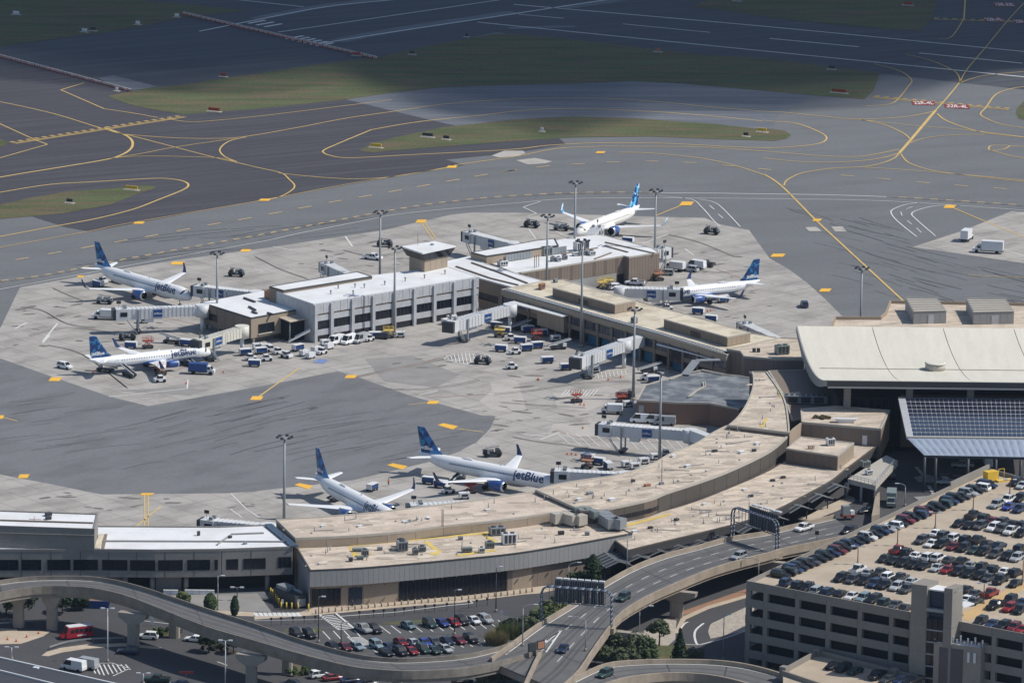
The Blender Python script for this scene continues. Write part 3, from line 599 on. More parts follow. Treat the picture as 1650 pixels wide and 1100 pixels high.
    for a in (.12, .5, .9):
        for sgn in (1, -1):
            vv = []
            for aa, hh in ((a-.16, 0), (a+.16, 0), (a+.14, 1), (a-.14, 1)):
                x = (1.55+.62*hh+aa*aa*1.05)*q
                # ring radius by interpolation
                for (xa, ra, da), (xb, rb, dbz) in zip(st[:-1], st[1:]):
                    if xa <= x <= xb: t = (x-xa)/(xb-xa); r_ = ra+(rb-ra)*t+.035; dz = da+(dbz-da)*t; break
                el = R(28)+hh*R(20)-aa*R(6)
                y = r_*math.cos(el)*math.sin(aa*1.25); vv.append((A(x), sgn*y, zc+dz+r_*math.sqrt(max(0, 1-(y/r_)**2))*(.60+.12*hh if aa < .7 else .5+.2*hh)))
            kb.face(vv)
    kb = MB()
    # cockpit glass band: quads lying on the nose surface
    def surf(x, th):                                   # th measured from the top
        for (xa, ra, da), (xb, rb, dbz) in zip(st[:-1], st[1:]):
            if xa <= x <= xb: t = (x-xa)/(xb-xa); r_ = ra+(rb-ra)*t+.03; dz = da+(dbz-da)*t; break
        return (A(x), r_*math.sin(th), zc+dz+r_*math.cos(th))
    for sgn in (1, -1):
        for t0, t1, xa, xb, xc, xd in ((.05, .50, 1.75, 1.85, 2.55, 2.5), (.56, .95, 1.9, 2.1, 2.75, 2.6), (1.0, 1.30, 2.15, 2.5, 3.0, 2.8)):
            kb.face([surf(xa*q, sgn*t0), surf(xb*q, sgn*t1), surf(xc*q, sgn*t1), surf(xd*q, sgn*t0)])
    kb.build('cockpit_glass', 'plane_dark', root, recalc=False)
    # gear
    gb = MB()
    gb.cyl((A(5.1), 0, .9), (A(5.1), 0, zc-rad*.8), .14, n=6)
    gn = gb.build('nose_gear', 'steel', root)
    for y in (-.28, .28):
        t = MB(); t.cyl((A(5.1), y-.12, .4), (A(5.1), y+.12, .4), .4, n=12); t.build('wheel', 'tyre', gn)
    for sgn in (1, -1):
        gb = MB(); gx = wing_x+root_c*.72
        gb.cyl((A(gx), sgn*3.6, .6), (A(gx), sgn*3.4, zc-rad*.6), .2, n=6)
        gm = gb.build('main_gear', 'steel', root)
        for y in (-.45, .45):
            t = MB(); t.cyl((A(gx), sgn*3.6+y-.2, .58), (A(gx), sgn*3.6+y+.2, .58), .58, n=12); t.build('wheel', 'tyre', gm)
    # lettering on both sides, bent round the hull
    if txt_x:
        h = 3.2*rad/1.98
        for sgn in (1, -1):
            def wrap(u, v, sgn=sgn):
                a = .50+v/rad
                return (A(txt_x-u if sgn < 0 else txt_x+u), sgn*(rad+.05)*math.cos(a), zc+(rad+.05)*math.sin(a))
            t = text_mesh('lettering', 'jetBlue', h, 'plane_navy', root, bold=.018, wrap=wrap)
    if tail_txt:
        for sgn in (1, -1):
            fz = zt+fh*.22; cx = L-3.6 if L > 40 else L-3.2
            text_mesh('fin_lettering', 'jetBlue', 1.35, 'plane_white', fin_o, bold=.02, wrap=lambda u, v, sgn=sgn: (A(cx-u if sgn < 0 else cx+u), sgn*.34, fz+v))
    # small aerials and beacon on the crown
    ab = MB()
    ab.box((A(L*.42), 0, zc+rad*.98), (.5, .06, .35)); ab.build('aerial', 'plane_white', root)
    ab = MB(); r0 = [[(A(x), y, zc+rad*.93+zz) for y, zz in ((-.55, 0), (-.3, h_), (.3, h_), (.55, 0))] for x, h_ in ((L*.60, .05), (L*.62, .38), (L*.66, .38), (L*.69, .05))]
    ab.loft(r0, 0, closed=True); ab.build('antenna_fairing', 'plane_grey', root)
    return root

K321 = dict(L=44.5, span=35.8, rad=1.98, wing_x=16.4, fin_h=11.76, eng_x=13.6, eng_y=5.75, eng_r=1.2, eng_l=4.4, doors=(5.2, 13.4, 25.6, 36.2), txt_x=9.3, n_win=58)
P1 = airliner('white twinjet with dark faceted blue tail, whole aircraft in front of the curved roof', (-3.3, -56.4, 0), R(-34.5), fin_m='fin_facets', tip_m='plane_navy', **K321)
P2 = airliner('white twinjet with dark blue tail parked at the far left end of the pier', (-101.7, 149.2, 0), R(-48.8), fin_m='fin_facets', tip_m='plane_navy', **K321)
P3 = airliner('white twinjet half hidden by the tan roof edge, bright blue tail beside the tall mast', (-36.1, -86.8, 0), R(-61.8), fin_m='fin_facets', tip_m='plane_navy', **K321)
K190 = dict(L=36.2, span=28.7, rad=1.62, wing_x=13.6, fin_h=10.57, zc=3.25, eng_x=11.6, eng_y=4.3, eng_r=.95, eng_l=3.4, doors=(4.6, 28.0), txt_x=8.6, n_win=28, root_c=5.3, belly='plane_blue')
P4 = airliner('smaller white jet with blue belly and mosaic tail, surrounded by loading vehicles', (-97.4, 61.4, 0), R(28.5), fin_m='fin_mosaic', tip_m='plane_navy', **K190)
P5 = airliner('smaller white jet with blue belly, nose hidden behind the boarding bridge', (55.4, 155.2, 0), R(208.3), fin_m='fin_mosaic', tip_m='plane_navy', **K190)
P6 = airliner('white jet with light blue wavy tail facing the camera beyond the brown building', (28.1, 245.2, 0), R(240.5), L=38.7, span=35.1, rad=1.85, wing_x=13.4, fin_h=11.5, zc=3.4, eng_x=11.2, eng_y=5.3, eng_r=1.25, eng_l=4.0, doors=(4.8, 30.0), txt_x=None, n_win=32, root_c=5.8, fin_m='fin_waves', tip_m='winglet_waves', body='plane_cream', tail_txt=False)
# ================================================================ buildings
mat('roof_white', (.72, .73, .74), .7, .05, 9, grain=.04, tint=(.58, .58, .57), tint_amt=.5, tint_size=6)
mat('roof_tan', (.59, .50, .405), .9, .16, 9, grain=.16, grain_size=.7, stretch=(1, .4), ang=20, tint=(.40, .34, .275), tint_amt=.9, tint_size=6.5, joints=(9, 3.2, 24, .09), joint_dark=.80)
mat('roof_pink', (.59, .495, .41), .9, .10, 14, grain=.10, grain_size=.7, tint=(.42, .35, .285), tint_amt=.7, tint_size=6, joints=(11, 3.6, 8, .08), joint_dark=.84)
mat('roof_cream', (.62, .56, .44), .9, .10, 10, grain=.07, tint=(.38, .32, .24), tint_amt=.8, tint_size=5)
mat('roof_dark', (.115, .13, .15), .85, .25, 7, grain=.12, grain_size=.7, tint=(.30, .31, .32), tint_amt=.8, tint_size=5)
mat('hall_roof', (.66, .63, .54), .6, .07, 16, grain=.05, stretch=(.25, 1.6), tint=(.58, .55, .465), tint_amt=.4, tint_size=9)
mat('panel_white', (.46, .47, .49), .6, .06, 5, grain=.04, tint=(.33, .33, .34), tint_amt=.5, tint_size=2.2)
mat('panel_grey', (.30, .30, .295), .6, .06, 6, grain=.04)
mat('panel_taupe', (.205, .165, .135), .75, .07, 6, grain=.05)
mat('panel_dark', (.082, .073, .064), .75, .08, 6, grain=.05)
mat('panel_brown', (.15, .12, .10), .75, .08, 6, grain=.05)
mat('wall_tan', (.34, .275, .21), .8, .08, 6, grain=.06)
mat('wall_concrete', (.235, .225, .21), .85, .10, 8, grain=.07, tint=(.17, .163, .155), tint_amt=.5, tint_size=4)
mat('wall_brick', (.20, .125, .095), .85, .08, 5, grain=.08)
mat('coping', (.42, .39, .34), .7, .06, 5)
mat('coping_dark', (.06, .06, .062), .6, .06, 5)
mat('glass_dark', (.010, .013, .020), .15, .05, 4, grain=0, spec=.35)
mat('glass_blue', (.025, .04, .07), .12, .05, 4, grain=0, spec=.6)
mat('void_dark', (.02, .021, .024), .9, 0)  # near-black stand-in for shade in openings; also dark doors and frames
mat('metal_white', (.66, .67, .68), .45, .05, 4)
mat('metal_grey', (.27, .29, .31), .5, .07, 3, metal=.2)
mat('metal_green', (.20, .24, .235), .5, .08, 3)
mat('metal_dark', (.045, .048, .055), .5, .06, 3)
mat('box_orange', (.38, .19, .115), .8, .1, 2)
mat('box_yellow', (.68, .44, .05), .6, .08, 2)
mat('box_blue', (.025, .07, .22), .6, .08, 2)
mat('box_red', (.32, .06, .035), .6, .1, 2)
mat('walk_yellow', (.62, .46, .12), .8, .18, 3)
mat('screen_blue', (.02, .12, .22), .5, .1, 3)
mat('solar', (.016, .020, .042), .15, .10, 20, grain=0, spec=.6)
mat('etfe', (.30, .35, .43), .3, .06, 6, grain=0, spec=.5)

def part(root, name, mb, mats, recalc=True):
    o = mb.build(name, mats, recalc=recalc); o.parent = root; o.matrix_parent_inverse = Matrix.Translation(-Vector(root.location)); return o
def sub(par, name, mb, mats):
    o = mb.build(name, mats); o.parent = par; return o
def inset(pts, d):
    n = len(pts); out = []
    area = sum(pts[i][0]*pts[(i+1) % n][1]-pts[(i+1) % n][0]*pts[i][1] for i in range(n)); sg = 1 if area > 0 else -1
    for i in range(n):
        a, b, c = Vector(pts[i-1][:2]), Vector(pts[i][:2]), Vector(pts[(i+1) % n][:2])
        e1 = (b-a).normalized(); e2 = (c-b).normalized(); n1 = Vector((-e1.y, e1.x))*sg; n2 = Vector((-e2.y, e2.x))*sg
        k = n1+n2; k = k/max(.35, k.dot(k)/2) if k.length > 1e-6 else n1
        out.append(b+k*d)
    return out
def slab(mb, a, b, o0, o1, z0, z1, m=0):
    """upright slab along a->b, from o0 to o1 metres outward (towards the right-hand side of a->b)"""
    d = Vector((b[0]-a[0], b[1]-a[1])); d.normalize(); n = Vector((d.y, -d.x))
    mb.prism([(a[0]+n.x*o0, a[1]+n.y*o0), (b[0]+n.x*o0, b[1]+n.y*o0), (b[0]+n.x*o1, b[1]+n.y*o1), (a[0]+n.x*o1, a[1]+n.y*o1)], z0, z1, m)
def lerp(a, b, t): return Vector((a[0]+(b[0]-a[0])*t, a[1]+(b[1]-a[1])*t))
def block(name, label, cat, pts, z0, z1, wall, roof, par=.35, cop='coping', root=None, wname='wall', group=None, pw=.35):
    """a building body: wall, roof sheet, parapet"""
    pts = [Vector((p[0], p[1])) for p in pts]
    c = sum(pts, Vector((0, 0)))/len(pts)
    if root is None: root = thing(name, label, cat, (c.x, c.y, z0), 0, group)
    mb = MB(); mb.prism(pts, z0, z1, 0); part(root, wname, mb, wall)
    ins = inset(pts, pw)
    mb = MB(); mb.face([(p.x, p.y, z1+.03) for p in inset(pts, pw*.9)]); o = part(root, 'roof', mb, roof, False)
    if o.data.polygons[0].normal.z < 0: o.data.flip_normals()
    if par:
        mb = MB(); out = inset(pts, -.06); n = len(pts)
        for i in range(n):
            j = (i+1) % n
            a, b, cc, d = out[i], out[j], ins[j], ins[i]
            vs = [(a.x, a.y, z1-.25), (b.x, b.y, z1-.25), (cc.x, cc.y, z1-.25), (d.x, d.y, z1-.25), (a.x, a.y, z1+par), (b.x, b.y, z1+par), (cc.x, cc.y, z1+par), (d.x, d.y, z1+par)]
            mb.add(vs, [(0, 1, 5, 4), (1, 2, 6, 5), (2, 3, 7, 6), (3, 0, 4, 7), (4, 5, 6, 7), (3, 2, 1, 0)])
        part(root, 'parapet', mb, cop)
    return root
def poly_len(pts): return sum((Vector(b[:2])-Vector(a[:2])).length for a, b in zip(pts[:-1], pts[1:]))
def panels(root, name, pts, z0, z1, wd, m, gap=.07, out=.06, thick=.12, fn=None):
    """cladding panels one by one along a wall line"""
    pts = [Vector((p[0], p[1], 0)) for p in pts]; L = poly_len(pts); n = max(1, round(L/wd)); st = L/n
    at = along(pts, st*.999999)
    while len(at) < n+1: at.append((pts[-1], 0))
    for k in range(n):
        a, b = at[k][0], at[k+1][0]; d = (b-a).normalized()*gap/2
        mb = MB(); slab(mb, a+d, b-d, out-thick, out, z0, z1); part(root, name, mb, m if isinstance(m, str) else m[k % len(m)])
def window(root, a, b, z0, z1, panes=4, frame='metal_dark', glass='glass_dark', out=.02, name='window'):
    mb = MB(); slab(mb, a, b, out-.15, out, z0, z1); w_ = part(root, name, mb, glass)
    mb = MB()
    for k in range(panes+1):
        p = lerp(a, b, k/panes); q = (Vector(b[:2])-Vector(a[:2])).normalized()*.045
        slab(mb, p-q, p+q, out-.1, out+.05, z0, z1)
    sub(w_, 'mullion', mb, frame)
    return w_
def hvac(px, py, z, dims, rot=40, m='metal_grey', label='', name='rooftop_unit', fan=True, group='machines on the roofs'):
    c = P(px, py, z); lx, ly, h = dims; r = R(rot)
    t = thing(name, label, 'air conditioner', c, r, group)
    mb = MB(); mb.box((0, 0, .25), (lx, ly, h-.25)); mb.build('casing', m, t)
    mb = MB(); mb.box((0, 0, 0), (lx*.9, ly*.9, .25)); mb.build('skid', 'metal_dark', t)
    if fan:
        mb = MB(); n = max(1, int(lx/1.3))
        for k in range(n): mb.cyl((lx*((k+.5)/n-.5), 0, h), (lx*((k+.5)/n-.5), 0, h+.18), min(ly, lx/n)*.36, n=12)
        mb.build('fan_cowl', 'metal_dark', t)
    mb = MB()
    for k in range(3): mb.box((lx*(-.3+.3*k), -ly/2-.02, .45), (lx*.22, .05, (h-.7)))
    mb.build('louvre', 'metal_dark', t)
    return t

# ---------------------------------------------------------------- white pier building
f0, f1 = P(505, 490, 10.6), P(771, 445.6, 10.6)
rt = block('pier_building', 'long white pier building with ribbed panels, square columns and a dark window strip', 'building',
           PL([(505, 490), (771, 445.6), (722, 430), (600, 444), (457, 468), (434.5, 466)], 10.6), 0, 10.6, 'panel_white', 'roof_white', par=.12, cop='metal_white')
u = (Vector(f1[:2])-Vector(f0[:2])).normalized(); nn = Vector((u.y, -u.x))
mb = MB(); slab(mb, lerp(f0, f1, .01), lerp(f0, f1, .99), 0, .1, 0, 1.7); part(rt, 'ground_floor_opening', mb, 'void_dark')  # flat black sheet painted as the shaded ground floor recess
cols = [(x-375)/(1418-375) for x in (375, 475, 605, 735, 867, 995, 1122, 1250, 1378, 1418)]
for a, b in zip(cols[:-1], cols[1:]):
    p, q = lerp(f0, f1, a), lerp(f0, f1, b)
    nrib = max(1, round((q-p).length/1.15))
    for k in range(nrib):
        mb = MB(); slab(mb, lerp(p, q, (k+.03)/nrib), lerp(p, q, (k+.97)/nrib), .0, .22+.05*(k % 2), 7.7, 10.55); part(rt, 'parapet_panel', mb, 'panel_white')
    mb = MB(); slab(mb, p, q, -.05, .03, 7.2, 7.7); part(rt, 'shadow_gap', mb, 'panel_taupe')  # recess shade put into the strip as a darker taupe
    mb = MB(); slab(mb, p, q, .0, .16, 5.7, 7.2); part(rt, 'wall_panel', mb, 'panel_white')
    if b < .99: window(rt, lerp(p, q, .05), lerp(p, q, .97), 3.3, 5.7, panes=5 if a > .05 else 3)
    mb = MB(); slab(mb, p, q, .0, .2, 1.7, 3.3); part(rt, 'sill_panel', mb, 'panel_white')
for a in cols[:-1]:
    mb = MB(); p = lerp(f0, f1, a); slab(mb, p, p+u*.95, .0, .75, 0, 10.3); part(rt, 'column', mb, 'panel_white')
l0 = P(434.5, 466, 10.6)
panels(rt, 'side_panel', [Vector(l0[:2]), Vector(f0[:2])], 7.4, 10.5, 1.9, 'panel_white')
sb = block('', '', '', PL([(434, 462), (457, 468.5), (599.6, 445.6), (575.4, 438)], 11.4), 0, 11.4, 'panel_taupe', 'roof_white', par=.12, cop='coping_dark', root=rt, wname='rear_wall')
for k, (x, y) in enumerate(((545, 465), (572, 463), (533, 474), (569, 474), (587, 463.5), (620, 459), (653, 453), (684, 448.5), (717, 441.5))):
    t = thing('roof_vent', 'small pipe vent on the white pier roof, number of them in a line', 'vent', P(x, y, 10.65), 0, 'pipe vents along the white pier roof')
    t['label'] = 'small grey pipe vent standing on the white pier roof'
    mb = MB(); mb.cyl((0, 0, 0), (0, 0, .9), .16); mb.build('pipe', 'metal_grey', t); mb = MB(); mb.cyl((0, 0, .9), (0, 0, 1.15), .34, .2); mb.build('cap', 'metal_grey', t)
# tan end block
rt = block('pier_end_building', 'low tan end block with white roof at the left tip of the pier', 'building',
           PL([(323, 487), (404.7, 512.5), (482, 498.5), (515, 482), (434, 466)], 7.3), 1.7, 7.3, 'wall_tan', 'roof_white', par=.10, cop='coping_dark')
mb = MB(); mb.prism(inset(PL([(323, 487), (404.7, 512.5), (482, 498.5), (515, 482), (434, 466)], 7.3), 2.2), 0, 1.7); part(rt, 'ground_floor_wall', mb, 'wall_concrete')
a, b, c = P(323, 487, 7.3), P(404.7, 512.5, 7.3), P(482, 498.5, 7.3)
panels(rt, 'side_panel', [a, b], 1.75, 7.0, 4.2, 'panel_taupe', out=.1, gap=.12)  # taupe over the tan body paints this face as shaded
window(rt, lerp(a, b, .06), lerp(a, b, .34), 3.2, 5.1, 3, out=.16)
window(rt, lerp(b, c, .15), lerp(b, c, .48), 2.7, 5.2, 2, out=.06)
mb = MB(); slab(mb, lerp(b, c, .14), lerp(b, c, .49), 0, .35, 2.35, 2.6); part(rt, 'window_sill', mb, 'coping')
for t_ in (.05, .3, .55, .8, .97):
    p = lerp(a, b, t_); mb = MB(); mb.box((p.x+1, p.y+.6, 0), (.6, .6, 1.7), R(40)); part(rt, 'column', mb, 'wall_concrete')
hvac(436.5, 481, 7.35, (2.6, 2.6, 2.3), 41, 'box_orange', 'orange brown rooftop unit beside the white pier roof')
for (x0, y0, x1, y1) in ((401, 495, 412, 501), (406, 503, 414, 506), (393, 481, 411, 487.5), (431, 505, 440, 508)):
    p, q = P(x0, y0, 7.35), P(x1, y1, 7.35); t = tag((lambda m_: m_.build('roof_duct', 'metal_dark'))((lambda m_: (m_.beam(p, q, .5, .45), m_)[1])(MB())), 'dark low duct lying on the white roof of the tan end block', 'duct', 'ducts on the end block roof')
# stair canopy
t = thing('stair_canopy', 'beige flat canopy on posts over the metal stairs beside the white pier', 'canopy', P(478, 538, 0))
mb = MB(); mb.prism(PL([(445.5, 509.5), (467, 518), (503.6, 511.6), (480, 504)], 6.1), 5.85, 6.1); part(t, 'roof', mb, 'roof_tan')
for x, y in ((467, 518), (502, 511.8), (449, 510.5)):
    p = P(x, y, 5.85); mb = MB(); mb.cyl((p.x, p.y, 0), (p.x, p.y, 5.85), .16); part(t, 'post', mb, 'metal_grey')
mb = MB(); mb.prism(PL([(450, 512), (478, 505.5), (501, 511), (472, 517)], 5.8), 0, 5.6); part(t, 'shade_fill', mb, 'void_dark')  # solid black block standing in for the shade under the canopy
for off in (0, 1):
    mb = MB(); p, q = P(500, 531+off*3, 3.2), P(465, 549+off*3, .2); mb.beam(p, q, .25, .5); part(t, 'stair_stringer', mb, 'metal_white')
for k in range(9):
    mb = MB(); p = P(500, 532.5, 3.2).lerp(P(465, 550.5, .2), k/8); mb.box((p.x, p.y, p.z), (.5, 1.4, .12), R(-40)); part(t, 'tread', mb, 'metal_grey')

# ---------------------------------------------------------------- ramp control tower
rt = thing('ramp_tower', 'square ramp control tower with flared dark glass cab and white roof', 'control tower', P(690, 440, 0))
top = PL([(646.7, 396.8), (681, 407.5), (734.5, 396), (700, 388.5)], 16.6); ctr = sum(top, Vector())/4
low = [ctr+(p-ctr)*.80 for p in top]
sh = [ctr+(p-ctr)*.70 for p in top]
mb = MB(); mb.prism(sh, 0, 14.0); part(rt, 'shaft', mb, 'wall_tan')
mb = MB(); mb.prism([ctr+(p-ctr)*1.0 for p in top], 16.2, 16.6); part(rt, 'roof', mb, ['roof_white'])
for i in range(4):
    j = (i+1) % 4
    for k in range(5):
        ta, tb = (k+.03)/5, (k+.97)/5
        A, B = top[i].lerp(top[j], ta), top[i].lerp(top[j], tb); C_, D_ = low[i].lerp(low[j], tb), low[i].lerp(low[j], ta)
        mb = MB(); mb.face([(A.x, A.y, 16.2), (B.x, B.y, 16.2), (C_.x, C_.y, 14.0), (D_.x, D_.y, 14.0)]); part(rt, 'glass_pane', mb, 'glass_dark')
mb = MB(); n2 = [ctr+(p-ctr)*.985 for p in top]
mb.loft([[(p.x, p.y, 14.0) for p in [ctr+(q-ctr)*.785 for q in top]], [(p.x, p.y, 16.2) for p in n2]], 0, sm=False); part(rt, 'cab_frame', mb, 'metal_dark')
for i, j in ((0, 1), (1, 2)):
    panels(rt, 'shaft_panel', [sh[i], sh[j]], 6, 13.9, 2.4, 'wall_tan', gap=.1)
mb = MB(); mb.cyl((ctr.x+1, ctr.y+2, 16.6), (ctr.x+1, ctr.y+2, 17.0), .5); part(rt, 'roof_hatch', mb, 'metal_grey')
mb = MB(); mb.cyl((ctr.x-3, ctr.y+1, 16.6), (ctr.x-3, ctr.y+1, 20.0), .05, n=5); part(rt, 'aerial', mb, 'metal_dark')

# ---------------------------------------------------------------- link, brown clad building
link = PL([(713, 428), (769, 447), (826, 463), (875, 453), (831, 441), (782, 425), (758, 413), (721, 421)], 8.4)
rt = block('link_building', 'white roofed link between the white pier and the tan pier', 'building', link, 0, 8.4, 'panel_taupe', 'roof_white', par=.12, cop='metal_white')
for pts in ([(760, 424), (800, 438), (850, 457)], [(735, 430), (790, 449), (835, 460)]):
    mb = MB(); q = PL(pts, 8.45)
    for p0, p1 in zip(q[:-1], q[1:]): mb.beam(p0, p1, .45, .35)
    part(rt, 'roof_seam', mb, 'panel_taupe')
a, b = P(769, 447, 8.4), P(826, 463, 8.4)
window(rt, lerp(a, b, .03), lerp(a, b, .6), 2.6, 4.6, 6)
bbp = PL([(831, 441), (1005, 412.7), (1013.4, 414.7), (1062.5, 407), (1052.7, 400.5), (976, 380), (962, 378), (906, 385), (822, 402), (782, 421)], 7.8)
rt = block('clad_building', 'brown metal clad building with a white roof crowded with machines', 'building', bbp, 0, 7.8, 'panel_taupe', 'roof_white', par=.15, cop='coping')
panels(rt, 'cladding_panel', bbp[0:2], 3.4, 7.5, 1.05, ('panel_taupe', 'panel_taupe', 'panel_taupe', 'panel_brown'), gap=.06)
panels(rt, 'cladding_panel', bbp[2:4], .2, 7.5, 1.05, 'panel_taupe', gap=.06)
a, b = bbp[0], bbp[1]
mb = MB(); slab(mb, lerp(a, b, .4), lerp(a, b, .93), 0, .12, 0, 3.3); part(rt, 'plinth_wall', mb, 'panel_grey')
mb = MB(); slab(mb, lerp(a, b, .94), lerp(a, b, 1.0), 0, .12, 0, 2.8); part(rt, 'service_door', mb, 'void_dark')
pts = PL([(759, 407), (784, 413), (900, 395.7), (894, 384.5), (862, 388)], 10.2)
block('', '', '', pts, 7.8, 10.2, 'wall_tan', 'roof_white', par=.12, cop='coping_dark', root=rt, wname='penthouse_wall')
panels(rt, 'louvre_screen', [lerp(pts[1], pts[2], .25), lerp(pts[1], pts[2], .62)], 8.0, 9.9, 1.0, 'metal_grey', out=.5)
panels(rt, 'louvre_screen', [lerp(pts[1], pts[2], .82), lerp(pts[1], pts[2], 1.1)], 8.0, 9.9, 1.0, 'metal_grey', out=.5)
for p0, p1 in (((975, 397), (1012, 407)), ((975, 391), (1055, 409)), ((958, 418), (985, 408)), ((905, 410), (963, 400))):
    mb = MB(); mb.beam(P(*p0, 7.85), P(*p1, 7.85), .4, .3); part(rt, 'roof_seam', mb, 'panel_taupe')
rs = random.Random(11)
for k, (x, y, d) in enumerate(((810, 428, (2.6, 1.8, 1.5)), (880, 411, (3, 2.2, 2.4)), (932, 404, (2.2, 2.2, 2.6)), (938, 411, (2.6, 1.6, 1.4)), (953, 411, (1.8, 1.8, 1.3)), (891, 421, (1.2, 1.2, 1.3)), (900, 421, (1.2, 1.2, 1.3)), (910, 418, (1.2, 1.2, 1.3)), (927, 412, (1.6, 1.2, 1.2)), (944, 400, (1.4, 1.4, 2.2)))):
    hvac(x, y, 7.85, d, 33, ('metal_white', 'metal_grey')[k % 2], ('pale machine nearest the link roof on the clad building', 'tall machine in front of the louvre screen', 'tall pale machine in the middle of the clad roof', 'wide grey machine beside the tall pale one', 'last pale machine before the bare roof', 'small cube machine nearest the thin aerials', 'second small cube machine from the thin aerials', 'third small cube machine from the thin aerials', 'low pale machine beside the tall pale one', 'narrow grey tower machine behind the tall pale one')[k])
for k, (x, y) in enumerate(((861, 432), (864, 431), (868, 430))):
    mb = MB(); p = P(x, y, 7.8); mb.cyl(p, p+Vector((0, 0, 3.6)), .09); tag(mb.build('roof_flue', 'metal_dark'), 'thin dark flue pipe in a row of three on the clad roof', 'flue', 'thin flues on the clad roof')

# ---------------------------------------------------------------- tan pier running to the curved terminal
tcp = PL([(808, 467), (990, 519), (1171, 572), (1215, 560), (1254, 544.5), (1203, 536), (1138, 514.5), (1051, 492), (909, 450.7), (875, 453), (826, 463)], 8.5)
rt = block('tan_pier_building', 'tan flat roofed pier with ladder like tray along its edge and dark open ground floor', 'building', tcp, 3.4, 8.5, 'wall_tan', 'roof_cream', par=.18, cop='coping')
a, b = tcp[0], tcp[2]
mb = MB(); mb.prism(inset(tcp, 2.6), 0, 3.4); part(rt, 'ground_floor_wall', mb, 'void_dark')  # black core painted as the shade of the open ground floor
mb = MB(); slab(mb, a, b, 0, .18, 7.1, 8.4); part(rt, 'fascia', mb, 'wall_tan')
NB = 16
for k in range(NB):
    p, q = lerp(a, b, k/NB), lerp(a, b, (k+1)/NB)
    mb = MB(); slab(mb, lerp(p, q, 0), lerp(p, q, .12), -.1, .35, 0, 7.1); part(rt, 'column', mb, 'panel_taupe')
    if k not in (2, 3): window(rt, lerp(p, q, .14), lerp(p, q, .98), 4.6, 6.7, 4, glass='glass_blue')
    mb = MB(); slab(mb, lerp(p, q, .12), q, .0, .14, 3.4, 4.6); part(rt, 'spandrel_panel', mb, 'panel_taupe')
    if k in (6, 7, 9, 10, 12): mb = MB(); slab(mb, lerp(p, q, .15), lerp(p, q, .95), -1.2, -.9, .2, 2.9); part(rt, 'roller_door', mb, 'screen_blue')
p, q = P(866, 497, 6.6), P(909, 510, 6.6)
mb = MB(); slab(mb, p, q, -2.6, .0, 2.0, 6.4); bx_ = part(rt, 'projecting_bay', mb, 'panel_taupe')
panels(rt, 'bay_panel', [p, q], 2.1, 6.3, 2.0, 'wall_tan', out=.08)
for (x0, y0, x1, y1, z) in ((824, 487, 910, 510, 6.7), (1063, 554.5, 1160, 580, 6.2)):
    mb = MB(); mb.beam(P(x0, y0, z), P(x1, y1, z), 2.4, .25); part(rt, 'canopy_slab', mb, 'metal_white')
p, q = P(1078, 562, 5.6), P(1118, 573, 5.6)
window(rt, p, q, 2.6, 5.6, 5, out=.5, glass='glass_dark')
for k, (pts, lb) in enumerate(((((890.7, 464), (990.5, 491), (1024, 484.7), (925, 456)), 'wall'), (((1070, 514.5), (1172, 543.6), (1209, 536), (1106, 507)), 'wall'))):
    w_ = PL(pts, 11.1)
    block('', '', '', w_, 8.5, 11.1, 'panel_taupe', 'roof_cream', par=.12, cop='coping', root=rt, wname='penthouse_wall')
    panels(rt, 'penthouse_panel', [w_[0], w_[1]], 8.7, 10.9, 3.2, 'panel_taupe')  # long side in taupe, coloured as the shaded face
    panels(rt, 'penthouse_end_panel', [w_[1], w_[2]], 8.7, 10.9, 1.6, 'wall_tan')  # end in lighter tan, coloured as the sunlit face
    window(rt, lerp(w_[0], w_[1], .43), lerp(w_[0], w_[1], .58), 9.0, 10.2, 3, out=.12)
t = thing('cable_tray', 'white ladder like cable tray along the edge of the tan pier roof', 'cable tray', P(990, 515, 8.6))
a2, b2 = P(815, 466.5, 8.7), P(1170, 568, 8.7)
for o_ in (-.55, .55):
    mb = MB(); slab(mb, a2, b2, o_-.14, o_+.14, 8.8, 9.0); part(t, 'rail', mb, 'metal_white')
mb = MB()
for k in range(78):
    p = lerp(a2, b2, k/77); d = (Vector(b2[:2])-Vector(a2[:2])).normalized()
    slab(mb, p, p+d*.55, -.5, .5, 8.7, 8.96)
tag(part(t, 'rung', mb, 'metal_dark'), kind='stuff')
hvac(982, 501, 8.55, (2.6, 2.0, 2.2), -50, 'metal_green', 'grey green machine at the end of the first rooftop penthouse')
hvac(1043, 485, 8.55, (2.0, 1.4, 1.0), -50, 'metal_grey', 'low grey machine on the tan pier roof near the boarding bridge')
hvac(873, 466, 8.55, (2.2, 1.0, 1.7), 60, 'box_orange', 'rusty curved machine on the tan pier roof near the link', fan=False)
hvac(895, 455, 8.55, (1.0, 1.0, 1.0), -50, 'metal_grey', 'small grey machine at the back edge of the tan pier roof', fan=False)
hvac(1022, 520, 8.55, (1.6, 1.2, 1.5), -50, 'metal_grey', 'grey machine on the tan pier roof beside the mast')
